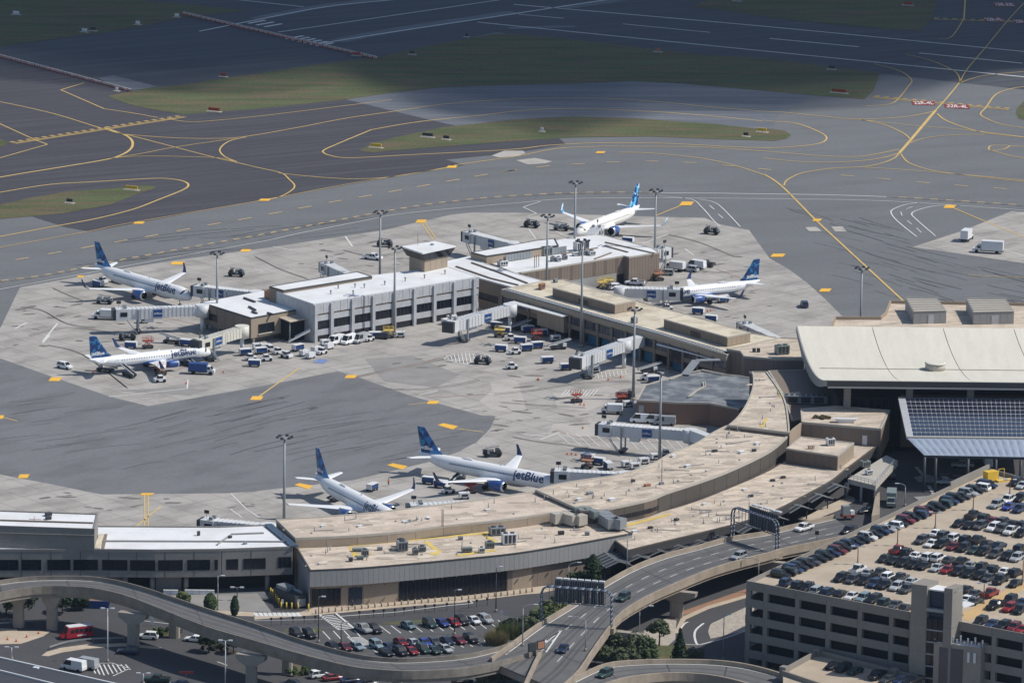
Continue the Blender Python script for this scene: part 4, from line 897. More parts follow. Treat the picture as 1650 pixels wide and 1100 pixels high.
# brown knuckle building and bridge
ekp = PL([(1171, 563), (1193, 567), (1199, 575), (1251, 579.5), (1296, 580), (1290, 546), (1256, 545), (1205, 557)], 9.6)
rt = block('knuckle_building', 'brown clad corner block joining the tan pier to the curved roof', 'building', ekp, 6.2, 9.6, 'panel_taupe', 'roof_tan', par=.3, cop='coping')
mb = MB(); mb.prism(PL([(1171, 563), (1193, 567), (1199, 575), (1222, 577), (1228, 562), (1205, 557)], 9.6), 0, 6.2); part(rt, 'tower_wall', mb, 'panel_taupe')
panels(rt, 'cladding_panel', ekp[0:2], .2, 9.4, 1.3, 'panel_taupe'); panels(rt, 'cladding_panel', ekp[2:5], 6.3, 9.4, 2.6, 'panel_taupe')
hvac(1260, 570, 9.65, (3.4, 2.4, 2.4), 20, 'metal_green', 'grey green machine on the brown corner block roof')
for x in (1215, 1222): hvac(x, 567, 9.65, (.9, .9, 1.0), 0, 'metal_dark', 'small black floodlight box on the brown corner block roof', name='roof_floodlight', fan=False, group='black floodlight boxes')
# brick building with dark roof
brp = PL([(1026, 645), (1091, 649), (1143.6, 650), (1191, 659), (1230, 640), (1222, 612), (1191, 606), (1169, 604), (1127, 597), (1098, 603.6), (1039, 621)], 5.7)
rt = block('brick_building', 'low reddish brick building with a patchy dark grey roof', 'building', brp, 0, 5.7, 'wall_brick', 'roof_dark', par=.25, cop='coping')
a, b = brp[0], brp[2]
mb = MB(); slab(mb, lerp(a, b, .56), lerp(a, b, .78), 0, .08, 0, 3.0); part(rt, 'garage_door', mb, 'void_dark')
mb = MB(); slab(mb, lerp(a, b, .55), lerp(a, b, .79), 0, .25, 3.0, 3.5); part(rt, 'door_lintel', mb, 'panel_grey')
mb = MB(); slab(mb, lerp(a, b, .03), lerp(a, b, .10), 0, .3, 2.2, 4.6); part(rt, 'wall_louvre', mb, 'panel_grey')
for t_, m_ in ((.83, 'box_red'), (.87, 'screen_blue'), (.92, 'panel_grey')):
    mb = MB(); slab(mb, lerp(a, b, t_), lerp(a, b, t_+.035), 0, .06, 1.0, 2.6); part(rt, 'wall_poster', mb, m_)
for pts in ([(1109, 640), (1120, 631), (1134, 623.5), (1133, 616)], [(1080, 612), (1100, 603), (1130, 597), (1165, 604)]):
    mb = MB(); q = PL(pts, 5.9)
    for p0, p1 in zip(q[:-1], q[1:]): mb.beam(p0, p1, .35, .25); mb.beam(p0+Vector((.5, .5, 0)), p1+Vector((.5, .5, 0)), .2, .25)
    part(rt, 'roof_pipe', mb, 'coping')
mb = MB(); mb.beam(P(1104, 604, 6), P(1122, 581, 7.5), 2.2, .2); mb.beam(P(1122, 581, 7.5), P(1160, 580, 7.5), 2.0, .2); tag(mb.build('covered_walkway', 'metal_grey'), 'pale grey covered ramp climbing from the dark roof to the pier', 'walkway')

# ---------------------------------------------------------------- curved terminal: upper roofs
def curved(name, label, back, front, z0, z1, wall, roof, par=.3, cop='coping', n=4, root=None, wname='wall'):
    bk = [P(p[0], p[1], z1) for p in smooth(back, n)]; fr = [P(p[0], p[1], z1) for p in smooth(front, n)]
    return block(name, label, 'building', fr+bk[::-1], z0, z1, wall, roof, par=par, cop=cop, root=root, wname=wname), fr, bk
UT, fr, bk = curved('curved_terminal', 'long curved terminal with tan flat roof sweeping round the ramp', [(445, 838), (560, 830), (640, 822), (770, 806), (863, 792)], [(476, 868), (557.6, 864.5), (639, 858), (718, 848), (795.6, 840), (900, 826), (937, 822)], 0, 11.2, 'wall_tan', 'roof_pink', par=.3)
panels(UT, 'parapet_panel', fr, 9.1, 11.1, 7.5, 'wall_tan', gap=.12)
fr2 = [(937, 823), (965, 822.5), (1005.5, 815), (1049, 805), (1074.5, 794.5), (1125, 778), (1176, 759), (1240, 728), (1272, 701)]
UT, fr, bk = curved('', '', [(863, 790), (906, 779), (965, 770), (998, 765), (1049, 748.7), (1077, 733), (1120, 715.6), (1148, 698), (1168.6, 687.6), (1174, 687)], fr2, 0, 12.0, 'panel_brown', 'roof_tan', par=.3, root=UT)
panels(UT, 'cladding_panel', fr, 8.0, 11.7, 6.0, 'panel_dark', gap=.14)
wnd = [lerp(fr[6], fr[7], .0), fr[10]]
for k in (3, 4, 5, 6): 
    window(UT, lerp(fr[k*2], fr[k*2+2], .05), lerp(fr[k*2], fr[k*2+2], .95), 9.0, 10.0, 2, out=.14)
UT, fr, bk = curved('', '', [(1173.7, 686), (1189, 672), (1204, 649), (1213, 624), (1213, 603.6), (1208, 600)], [(1272, 698), (1271, 679), (1263.6, 642), (1236, 600)], 0, 13.0, 'panel_brown', 'roof_tan', par=.3, root=UT)
for x, y, s_ in ((1072, 735, .7), (1105, 748, .6), (1150, 712, .6), (1180, 715, .6), (1195, 728, .8), (1210, 730, .6), (1030, 785, .9), (1043, 777, .5), (985, 790, .6), (1160, 700, .4), (560, 852, .5), (610, 845, .5), (712, 834, .6), (720, 832, .6), (800, 820, .5)):
    pass
def curb(px, py, z, s, h=.6, m='metal_grey', lab='', nm='roof_hatch', grp='hatches and curbs on the terminal roof'):
    c = P(px, py, z); mb = MB(); mb.box(c, (s, s*.8, h), R(30)); mb.box((c.x, c.y, c.z+h), (s*1.15, s*.95, .08), R(30)); return tag(mb.build(nm, m), lab, 'hatch', grp)
for k, (x, y, s_, m_) in enumerate(((1043, 783, 1.3, 'box_orange'), (1020, 776, .8, 'metal_dark'), (1066, 780, 1.0, 'metal_grey'), (1085, 736, 1.0, 'roof_white'), (1108, 752, 1.2, 'roof_white'), (1152, 728, 1.0, 'metal_dark'), (1195, 730, 1.3, 'roof_white'), (1215, 727, .9, 'metal_dark'), (1220, 716, 1.2, 'roof_white'), (986, 806, 1.4, 'roof_white'), (950, 796, 1.3, 'metal_grey'), (933, 806, 1.2, 'roof_white'))):
    curb(x, y, 12.05, s_, .5, m_, f'small {dict(box_orange="rusty", metal_dark="dark", metal_grey="grey", roof_white="white")[m_]} curb on the curved tan roof')
for k, (x, y) in enumerate(((520, 848), (579, 848), (652, 841), (690, 835), (785, 822))): curb(x, y, 11.25, 1.0, .3, 'roof_white', 'small white curb on the pinkish roof of the terminal')
for x, y, h_ in ((712, 848, 4.2), (714, 848, 4.0), (1066, 782, 6.5), (1018, 784, 2.2)):
    mb = MB(); p = P(x, y, 11.3); mb.cyl(p, p+Vector((0, 0, h_)), .08, n=5); tag(mb.build('roof_aerial', 'metal_dark'), 'thin dark aerial pole on the terminal roof', 'aerial', 'aerial poles on the terminal roof')
# yellow painted marks
for k, pts in enumerate(([(1224, 688), (1234, 673), (1238, 673), (1230, 688)], [(1248, 620), (1252, 619), (1261, 640), (1257, 641)])):
    q = PL(pts, 13.08); sheet('roof_paint', q, 13.08, 'walk_yellow')
# lower front roof F
FT, fr, bk = curved('front_hall_building', 'curved front building with grey panel band, dark shop windows and yellow roof walkways', [(477, 882), (562.7, 878.5), (641.6, 871), (720.5, 863), (792, 853), (900, 838), (945, 828)], [(499, 919), (582, 915), (664.5, 908), (750, 900), (830, 891.5), (922, 877), (1018.6, 859.5)], 5.2, 9.0, 'panel_grey', 'roof_tan', par=.15, cop='coping_dark')
panels(FT, 'cladding_panel', fr, 5.2, 8.7, 1.25, 'panel_grey', gap=.05, out=.07)
low = [Vector((p.x, p.y))+Vector((.2, 1.3)) for p in fr]
lowb = [Vector((p.x, p.y)) for p in bk]
mb = MB(); mb.prism(low+lowb[::-1], 0, 5.2); part(FT, 'ground_floor_wall', mb, 'wall_tan')
def on(pts, x):      # point on a wall line at image column x (ground level)
    best = None
    for p, q in zip(pts[:-1], pts[1:]):
        for k in range(21):
            r_ = lerp(p, q, k/20); best = min(best, (abs(col_x(r_)-x), r_.x, r_.y)) if best else (abs(col_x(r_)-x), r_.x, r_.y)
    return Vector(best[1:])
def col_x(p, z=0):
    dx, dy, dz = p[0], p[1]+1500, z-CAM_H
    d = dy*_c-dz*_s; v = -(dy*_s+dz*_c); return 825+F_PX*(dx*_cr-v*_sr)/d
def wspan(x0, x1, z0, z1, panes, glass='glass_dark', nm='window'):
    xs = [x0+(x1-x0)*k/panes for k in range(panes+1)]
    for xa, xb in zip(xs[:-1], xs[1:]):
        window(FT, on(low, xa), on(low, xb), z0, z1, 3, glass=glass, out=.08, name=nm)
wspan(502, 549, .3, 4.3, 2); wspan(562, 583, .1, 4.3, 1, 'glass_blue', 'entrance_door'); wspan(643, 816, .1, 4.9, 9)
for x in range(505, 1000, 23):
    p = on([Vector(q[:2]) for q in fr], x); mb = MB(); mb.box((p.x, p.y-.5, 4.9), (.25, .6, .3)); part(FT, 'wall_lamp', mb, 'metal_dark')
a, b = P(477, 882, 9), P(499, 919, 9)
panels(FT, 'side_panel', [a, b], 0, 8.7, 2.5, 'panel_grey', gap=.08)
panels(FT, 'base_panel', [on(low, x) for x in (817, 860, 900, 950, 1000)], .1, 5.1, 4, 'panel_taupe', gap=.1)
panels(FT, 'base_panel', [on(low, x) for x in (585, 641)], .1, 5.1, 4, 'wall_tan', gap=.1)
for k, pts in enumerate(([(560, 880), (565, 878), (800, 855), (800, 858)], [(562, 882), (568, 881), (575, 893), (569, 894)], [(567, 893), (600, 889), (600, 892), (568, 896)], [(683, 872), (690, 871), (709, 887), (702, 889)], [(690, 893), (700, 887), (714, 886), (703, 894)], [(771, 858), (777, 857), (803, 872), (797, 874)], [(735, 893), (800, 884), (800, 887), (738, 896)], [(1003, 846), (1080, 826), (1080, 829), (1006, 849)])):
    sheet('roof_walkway', PL(pts, 9.07 if k < 7 else 8.1), 9.06+k*.004 if k < 7 else 8.09, 'walk_yellow')
for x, y, d, rot, m_, lb in ((588, 896, (1.6, 1.4, 1.7), 10, 'metal_grey', 'dark topped machine at the left end of the yellow walkways'), (580, 901, (1.6, 1.0, .9), 10, 'metal_green', 'low greenish machine left of the dark topped one'), (565, 904, (.9, .9, .9), 10, 'metal_dark', 'small black box nearest the roof left corner'),
                            (578, 888, (3.0, 1.0, .8), 10, 'metal_green', 'long low greenish machine behind the dark topped one'), (648, 886, (2.4, 2.0, 2.2), 15, 'metal_grey', 'blue grey machine with a cowl in the roof middle'), (646, 880, (1.6, 1.4, 1.8), 15, 'metal_dark', 'dark cowl behind the blue grey machine'), (669, 893, (1.2, 1.2, 1.5), 15, 'metal_grey', 'small grey upright machine by the yellow cross path'), (680, 888, (1.6, 1.4, 1.3), 15, 'metal_green', 'greenish machine beside the small upright one'),
                            (612, 886, (1.2, .6, .8), 15, 'metal_grey', 'small grey pipe frame on the front roof'), (752, 889, (2.4, 1.2, 1.2), 15, 'metal_green', 'greenish machine near the front edge left of the white box'), (776, 890, (1.4, 1.0, 1.3), 15, 'metal_white', 'small white machine near the front edge'), (789, 882, (2.0, 1.6, 1.5), 15, 'metal_green', 'dark greenish machine left of the big white box'), (742, 869, (1.0, 1.0, .8), 15, 'metal_grey', 'small grey vent by the back wall of the front roof'),
                            (801, 861, (3.6, 2.4, 1.9), 15, 'metal_grey', 'large dark grey machine behind the white box'), (820, 876, (3.2, 2.2, 2.6), 15, 'metal_white', 'big white box machine near the front roof edge'), (904, 861, (1.4, .8, .9), 15, 'metal_dark', 'small dark box in front of the big ducts'), (946, 862, (1.0, .8, .9), 15, 'metal_grey', 'small grey post box beside the big ducts')):
    hvac(x, y, 9.05, d, rot, m_, lb, fan=d[2] > 1.2)
def duct(name, label, pts, z, wd, hg, m='metal_grey'):
    t = thing(name, label, 'duct', P(pts[0][0], pts[0][1], z))
    w = [P(a, b, z) for a, b in pts]
    for i, (p, q) in enumerate(zip(w[:-1], w[1:])):
        L = (q-p).length; n = max(1, round(L/1.3))
        for k in range(n):
            mb = MB(); mb.beam(p.lerp(q, k/n+.01), p.lerp(q, (k+1)/n-.01), wd-(.08 if k % 2 else 0), hg-(.08 if k % 2 else 0), 0); part(t, 'duct_section', mb, m)
    for p in w:
        mb = MB(); mb.box((p.x, p.y, z-.6), (.3, .3, .7)); part(t, 'support', mb, 'metal_dark')
    return t
duct('air_duct', 'curving boxed air duct with rusty ribs, left of the pair', [(890, 843), (908, 840), (928, 846), (942, 843)], 9.6, 2.2, 2.4, 'coping')
duct('air_duct', 'blocky air duct stepping down towards the front edge, right of the pair', [(964, 831), (974, 842), (990, 852), (1001, 848)], 9.6, 3.2, 2.4, 'metal_grey')
duct('air_duct', 'upper blue grey duct crossing between the two big ducts', [(925, 829), (945, 828), (962, 836)], 10.6, 1.6, 1.8, 'metal_green')
# lower curved roof F2 with skylight box
QT, fr, bk = curved('kerbside_building', 'lower curved tan roof above the kerbside canopies', [(945, 838), (994, 841.5), (1049, 828), (1100, 814), (1150, 796), (1240, 757), (1292, 722), (1330, 705), (1400, 716)], [(1012, 887), (1074, 872), (1120, 861), (1160, 851), (1198, 841), (1251, 822), (1302, 796), (1340, 775), (1363, 757), (1392, 735), (1420, 714)], 6.2, 8.0, 'coping_dark', 'roof_tan', par=.18, cop='panel_dark')
mb = MB(); mb.prism([Vector((p.x-3, p.y+7)) for p in fr]+[Vector((p.x, p.y)) for p in bk[::-1]], 0, 6.2); part(QT, 'ground_floor_wall', mb, 'void_dark')  # black core in place of the shade below the kerbside roof
for k, (x, y, m_) in enumerate(((1022, 857, 'roof_white'), (1048, 851, 'metal_dark'), (1042, 832, 'box_orange'), (1090, 838, 'metal_dark'), (1135, 813, 'roof_white'), (1200, 790, 'roof_white'), (1245, 775, 'metal_dark'), (1262, 770, 'metal_dark'), (1210, 800, 'metal_dark'))):
    curb(x, y, 8.05, 1.0, .4, m_, f'small {dict(box_orange="rusty", metal_dark="dark", roof_white="white")[m_]} curb on the lower curved roof')
bxp = PL([(1267, 723), (1349.6, 735), (1376, 714), (1291, 704)], 11.6)
rt = block('roof_penthouse', 'brown boxy penthouse standing on the lower curved roof', 'building', bxp, 8.0, 11.6, 'panel_brown', 'roof_tan', par=.2, cop='coping')
panels(rt, 'cladding_panel', bxp[0:2], 8.1, 11.4, 1.9, 'panel_brown'); panels(rt, 'cladding_panel', bxp[1:3], 8.1, 11.4, 2.2, 'wall_tan')  # light put into the colours: front as shaded brown, end as lit tan
hvac(1338, 717, 11.65, (1.9, 1.6, 1.8), 20, 'metal_white', 'white machine with black grille on the boxy penthouse')
for x in (1304, 1310): curb(x, 723, 11.65, .6, .8, 'wall_tan', 'small tan stub pipe on the boxy penthouse', 'roof_stub', 'stub pipes on the boxy penthouse')
tp = PL([(1272, 697), (1292, 680), (1419.6, 691), (1432, 668), (1345, 660), (1276, 676)], 12.4)
rt = block('terrace_building', 'brown clad terrace block beneath the great cream roof', 'building', PL([(1292, 681), (1419.6, 692), (1434, 662), (1345, 655), (1290, 660)], 12.4), 5, 12.4, 'panel_taupe', 'roof_tan', par=.3, cop='coping')
a, b = P(1292, 681, 12.4), P(1419.6, 692, 12.4)
panels(rt, 'cladding_panel', [a, b], 8, 12.1, 2.6, 'panel_taupe')
c = P(1268, 705, 12.4); mb = MB(); mb.prism([P(1271, 697, 12.4), a, P(1300, 700, 8), P(1276, 712, 9)], 8, 12.4); part(rt, 'return_wall', mb, 'wall_tan')  # lighter tan paints the return wall as sunlit
mb = MB(); p = lerp(a, b, .77); slab(mb, p, lerp(a, b, .83), 0, .15, 8.2, 10.6); part(rt, 'service_door', mb, 'metal_white')
for x, lb in ((1366, 'white boat shaped tarpaulin lying'),):
    t = thing('covered_planter', 'white boat shaped cover lying on the terrace roof', 'planter', P(1362, 680, 12.45))
    mb = MB(); mb.loft([[(u*2.6, v*1.0, 0) for u, v in ((-.6, -.6), (.6, -.6), (.6, .6), (-.6, .6))], [(u*3, v*1.1, 1.0) for u, v in ((-1, -.8), (1, -.8), (1, .8), (-1, .8))]], 0, sm=False); mb.build('cover', 'metal_white', t)
hvac(1298, 650, 9.05, (11, 2.4, 2.2), 0, 'metal_grey', 'long grey machine in the shade left of the great roof column')
lowr = PL([(1238, 598), (1300, 596), (1352, 625), (1352, 664), (1276, 678), (1265, 642)], 9.0)
block('shaded_deck', 'dark grey lower roof in the shade beneath the great cream roof', 'building', lowr, 0, 9.0, 'panel_brown', 'panel_taupe', par=.2)

# ---------------------------------------------------------------- great hall
HT = thing('great_hall', 'great hall with a huge cream sagging roof, upturned front edge and tall columns', 'building', P(1500, 690, 4))
eb, em, ef = Vector((74.4, 46.7, 18)), Vector((76.4, 16.5, 15.0)), Vector((78.9, -24.4, 20.5))
dirx = (P(1650, 616, 20.5)-P(1334, 612.5, 20.5)).normalized()
HW = 92.0; prof = []
for k in range(25):
    t = k/24; y = eb.y+(ef.y-eb.y)*t; x = eb.x+(ef.x-eb.x)*t
    s0 = (em.y-eb.y)/(ef.y-eb.y)
    # hanging curve through the three heights
    z = eb.z*((t-s0)*(t-1))/((0-s0)*(0-1))+em.z*((t-0)*(t-1))/((s0-0)*(s0-1))+ef.z*((t-0)*(t-s0))/((1-0)*(1-s0))
    prof.append(Vector((x, y, z)))
seg = [0, 19.5, 38.0, 56.5, 75.0, HW]
slant = 9.0
for a, b in zip(seg[:-1], seg[1:]):
    mb = MB(); vs = []
    for p in prof:
        for d_, zz in ((a+(.1 if a else 0), 0), (b-.1, 0), (b-.1, -.7), (a+(.1 if a else 0), -.7)): vs.append([p.x+dirx.x*d_, p.y+dirx.y*d_, p.z+zz])
    n = len(prof)
    rings = [vs[i*4:i*4+4] for i in range(n)]
    mb.loft(rings, 0, sm=False); part(HT, 'roof_panel', mb, 'hall_roof')
# edge fascia on the left, lip at the front
mb = MB()
rings = [[(p.x-.05, p.y, p.z+.05), (p.x-.35, p.y, p.z+.05), (p.x-.35, p.y, p.z-1.5-1.2*math.sin(math.pi*min(1, k/22))), (p.x-.05, p.y, p.z-1.5-1.2*math.sin(math.pi*min(1, k/22)))] for k, p in enumerate(prof)]
mb.loft(rings, 0, sm=False); part(HT, 'edge_fascia', mb, 'panel_grey')
mb = MB(); p = prof[-1]; q = p+dirx*HW; mb.beam((p.x, p.y-.1, p.z-1.6), (q.x, q.y-.1, q.z-1.6), .5, 1.5); part(HT, 'front_fascia', mb, 'coping_dark')  # dark colour paints the shade on the underside of the lip
mb = MB(); mb.beam((p.x, p.y-.45, p.z-1.9), (q.x, q.y-.45, q.z-1.9), .35, .35); part(HT, 'gutter', mb, 'panel_grey')
mb = MB(); v = prof[12]; mb.beam(v+dirx*2+Vector((0, 0, .05)), v+dirx*HW+Vector((0, 0, .05)), .25, .12); part(HT, 'valley_seam', mb, 'coping')
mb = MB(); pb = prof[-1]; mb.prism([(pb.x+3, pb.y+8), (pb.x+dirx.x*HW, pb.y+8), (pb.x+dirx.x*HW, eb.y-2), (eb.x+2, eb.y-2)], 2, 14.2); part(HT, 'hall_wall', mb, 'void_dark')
a = Vector((pb.x+3, pb.y+8)); b = Vector((pb.x+dirx.x*HW, pb.y+8))
for k in range(12): window(HT, lerp(a, b, (k+.05)/12), lerp(a, b, (k+.95)/12), 8.5, 14.0, 4, out=.2, name='glazing_bay')
for x in (1350, 1445, 1538, 1632):
    t = (x-1334)/316; c = Vector((pb.x+5.5, pb.y+4, 0))+dirx*((x-1352)/6.1)
    mb = MB(); mb.box((c.x, c.y, 3), (1.7, 1.7, 16.2)); part(HT, 'column', mb, 'wall_concrete')
t = thing('roof_ventilator', 'round drum ventilator sitting in the dip of the great cream roof', 'ventilator', prof[12]+dirx*31.5)
mb = MB(); mb.cyl((0, 0, 0), (0, 0, 1.7), 2.55, n=28); mb.build('drum', 'coping', t)
mb = MB(); mb.cyl((0, 0, 1.7), (0, 0, 2.0), 2.75, 2.3, n=28); mb.build('lid', 'hall_roof', t)
# hall rear block and its two roof sheds
rp = PL([(1345, 515), (1418, 515), (1427, 507), (1434, 489), (1720, 494), (1720, 545), (1335, 545)], 14)
rt = block('hall_rear_building', 'tan parapeted block behind the great roof carrying two sheds', 'building', rp, 0, 14, 'wall_tan', 'roof_tan', par=.9, cop='wall_tan')
for k, (r_, lb) in enumerate((([(1459, 480), (1511, 480.7), (1525, 500.5), (1472, 502)], 'pale ribbed roof shed behind the great roof, the one nearer the lamp mast'), ([(1557, 481), (1621, 482), (1634, 501.6), (1568.5, 503)], 'pale ribbed roof shed behind the great roof, the wider one farther right'))):
    q = PL(r_, 17.4); q = [q[3], q[2], q[1], q[0]]
    t = block('roof_shed', lb, 'shed', q, 14, 17.3, 'panel_grey', 'coping', par=0)
    for j in range(6):
        a = q[3].lerp(q[2], (j+.0)/6); b = q[0].lerp(q[1], (j)/6); a2 = q[3].lerp(q[2], (j+.9)/6); b2 = q[0].lerp(q[1], (j+.9)/6)
    for j in range(7):
        a = q[0].lerp(q[3], j/6.0); b = q[1].lerp(q[2], j/6.0)
        mb = MB(); mb.beam((a.x, a.y, 17.36), (b.x, b.y, 17.36), .35, .18); part(t, 'roof_rib', mb, 'coping')
    panels(t, 'wall_panel', [q[0], q[1]], 14.2, 17.1, 1.7, 'panel_grey', gap=.1)
    mb = MB(); slab(mb, lerp(q[0], q[1], .45), lerp(q[0], q[1], .62), 0, .14, 14, 16.4); part(t, 'shed_door', mb, 'panel_white')

# ---------------------------------------------------------------- solar canopy
ST = thing('solar_canopy', 'glass and solar panel canopy on slim posts over the roadway', 'canopy', P(1540, 790, 3))
c00, c10 = P(1447, 640, 16.0), P(1700, 642.5, 16.0); c01, c11 = P(1461, 705, 14.6), P(1700, 707.5, 14.6); c02, c12 = P(1489, 733, 12.6), P(1700, 737, 12.6)
mb = MB(); mb.add([c00, c10, c11, c01]+[p-Vector((0, 0, .5)) for p in (c00, c10, c11, c01)], [(0, 1, 2, 3), (7, 6, 5, 4), (0, 4, 5, 1), (1, 5, 6, 2), (2, 6, 7, 3), (3, 7, 4, 0)]); part(ST, 'roof_deck', mb, 'panel_white')
g0, g1 = P(1458, 641.5, 16.0), P(1650, 643.5, 16.0); h0, h1 = P(1472, 702, 14.65), P(1650+9, 704, 14.65)
NC, NR = 27, 10
for i in range(NC):
    for j in range(NR):
        def q(a, b): a2 = .045+a*.82; b2 = .02+b*.94; return c00.lerp(c10, a2).lerp(c01.lerp(c11, a2), b2)+Vector((0, 0, .14))
        a0, a1, b0, b1 = (i+.08)/NC, (i+.92)/NC, (j+.11)/NR, (j+.89)/NR
        t_ = [q(a0, b0), q(a1, b0), q(a1, b1), q(a0, b1)]
        mb = MB(); mb.add(t_+[p-Vector((0, 0, .1)) for p in t_], [(0, 1, 2, 3), (0, 4, 5, 1), (1, 5, 6, 2), (2, 6, 7, 3), (3, 7, 4, 0)]); part(ST, 'solar_panel', mb, 'solar', False)
for i in range(7):
    a = c00.lerp(c10, i/7*.045); b = c01.lerp(c11, i/7*.045); mb = MB(); mb.beam(a+Vector((.1, 0, .05)), b+Vector((.1, 0, .05)), .14, .18); part(ST, 'roof_seam', mb, 'metal_white')
mb = MB(); mb.beam(c01, c11, .7, .35); part(ST, 'gutter', mb, 'coping')
for j in range(2):
    for i in range(19):
        a0, a1 = i/19, (i+1)/19
        p00 = c01.lerp(c11, a0).lerp(c02.lerp(c12, a0), j/2); p10 = c01.lerp(c11, a1).lerp(c02.lerp(c12, a1), j/2); p01 = c01.lerp(c11, a0).lerp(c02.lerp(c12, a0), (j+1)/2); p11 = c01.lerp(c11, a1).lerp(c02.lerp(c12, a1), (j+1)/2)
        mb = MB(); K = 5; g = [[p00.lerp(p10, u/K).lerp(p01.lerp(p11, u/K), v/K)+Vector((0, 0, .28*math.sin(math.pi*u/K)*math.sin(math.pi*v/K))) for u in range(K+1)] for v in range(K+1)]
        mb.loft(g, 0, sm=True, closed=False); part(ST, 'roof_pillow', mb, 'etfe')
mb = MB(); mb.beam(c02-Vector((0, 0, .6)), c12-Vector((0, 0, .6)), .4, .6); part(ST, 'front_beam', mb, 'metal_dark')
for x, y in ((1490, 736), (1508, 738), (1560, 739), (1605, 740), (1645, 741)):
    p = P(x, y, 12.2); mb = MB(); mb.cyl((p.x, p.y, 3), (p.x, p.y, 12.2), .35, n=10); part(ST, 'post', mb, 'metal_dark')
mb = MB(); mb.prism([(c00.x+1, c00.y+1), (c10.x, c10.y+1), (c10.x, c10.y+6), (c00.x+1, c00.y+6)], 3, 15.4); part(ST, 'rear_wall', mb, 'panel_brown')

# ---------------------------------------------------------------- left terminal building
zr = 10.3
wl = [(-60, 886.5), (150, 886), (250, 887), (354, 886), (472, 882)]
wb = [(-60, 848), (159, 848.5), (250, 849), (353, 849.5), (440, 846)]
fr = [P(a, b, zr) for a, b in wl]; bk = [P(a, b, zr) for a, b in wb]
WT = block('left_terminal', 'grey concrete terminal with white roof and a row of dark windows', 'building', fr+bk[::-1], 4.0, zr, 'wall_concrete', 'roof_white', par=.3, cop='wall_concrete')
mb = MB(); mb.prism([(p.x, p.y+5) for p in fr]+[(p.x, p.y) for p in bk[::-1]], 0, 4.0); part(WT, 'ground_floor_wall', mb, 'void_dark')  # black core painted as the shade under the overhang
wx = [(0, 28), (35, 68), (75, 113), (120, 158), (166, 204), (211, 249), (256, 294.5), (301.5, 339), (347, 384), (391, 428)]
def onw(x, zz=8.2):
    best = None
    for p, q in zip(fr[:-1], fr[1:]):
        for k in range(41):
            r_ = lerp(p, q, k/40); d = abs(col_x(r_, zz)-x); best = (d, r_) if best is None or d < best[0] else best
    return best[1]
for a, b in wx: window(WT, onw(a), onw(b), 5.6, 8.1, 2, out=.05, frame='void_dark')
window(WT, onw(448), onw(470), 5.7, 8.2, 3, out=.05)
for x in (22, 60, 105, 151, 200, 246, 298, 430):
    p = onw(x, 2); mb = MB(); mb.cyl((p.x, p.y+1.2, 0), (p.x, p.y+1.2, 4.0), .55, n=12); part(WT, 'column', mb, 'wall_concrete')
for k, (a, b) in enumerate(((150, 205), (250, 292))):
    mb = MB(); p, q = onw(a, 2), onw(b, 2); slab(mb, (p.x, p.y+2.5), (q.x, q.y+2.5), 0, .2, 0, 4.0); part(WT, 'infill_panel', mb, 'wall_concrete')
for xx in range(-10, 440, 46): 
    p = onw(xx); mb = MB(); slab(mb, p, p+Vector((.12, 0)), 0, .03, 4.1, 10.2); part(WT, 'panel_joint', mb, 'coping_dark')
up = [P(a, b, 15.2) for a, b in ((-60, 847.5), (0, 848.5), (152, 853.5), (158, 829), (0, 823.5), (-60, 822))]
block('', '', '', up, zr, 15.2, 'wall_concrete', 'roof_white', par=.3, cop='wall_concrete', root=WT, wname='upper_wall')
mb = MB(); slab(mb, up[0], up[2], 0, .25, 13.8, 14.0); part(WT, 'upper_band', mb, 'wall_concrete')
for (x0, y0, x1, y1, z, m_) in ((0, 838.5, 150, 843, 15.3, 'panel_taupe'), (165, 872, 470, 873, 10.4, 'panel_grey'), (350, 878, 372, 862, 10.4, 'panel_grey'), (372, 861, 425, 859, 10.4, 'panel_grey')):
    mb = MB(); mb.beam(P(x0, y0, z), P(x1, y1, z), .35, .3); part(WT, 'roof_seam', mb, m_)
p = P(160, 884, zr)
mb = MB(); mb.prism(PL([(151, 884), (161, 884.5), (168, 862), (160, 861)], zr+.1), zr, zr+.35); part(WT, 'roof_walkway', mb, 'roof_cream')
mb = MB(); mb.prism(PL([(164, 884), (168, 884.5), (173, 861), (168, 861)], zr+.1), zr, zr+.3); part(WT, 'roof_grille', mb, 'panel_taupe')
mb = MB(); mb.beam(P(432, 846, 10.5), P(475, 881, 10.5), 1.6, .4); part(WT, 'roof_gutter', mb, 'glass_blue')
curb(78, 830, 15.3, 1.4, .6, 'metal_dark', 'dark fan box on the upper white roof'); curb(78, 836, 15.3, 1.2, .5, 'metal_dark', 'dark fan box on the upper white roof, in front'); curb(320, 862, 10.4, .6, .9, 'metal_dark', 'dark stub vent on the left white roof', 'roof_stub'); curb(371, 866, 10.4, .7, .4, 'metal_dark', 'dark curb at the seam corner of the left white roof')
curb(395, 876, 10.4, .8, .4, 'metal_grey', 'grey curb on the front seam of the left white roof')
mb = MB(); p = P(55, 840, 15.2); mb.beam(p-Vector((1.2, 0, 0)), p+Vector((1.6, 0, 0)), .1, .1, up=.5); mb.cyl(p, p+Vector((0, 0, 1.3)), .06, n=5); tag(mb.build('roof_pipe_frame', 'rust_red'), 'small red pipe frame on the upper left white roof', 'pipe')

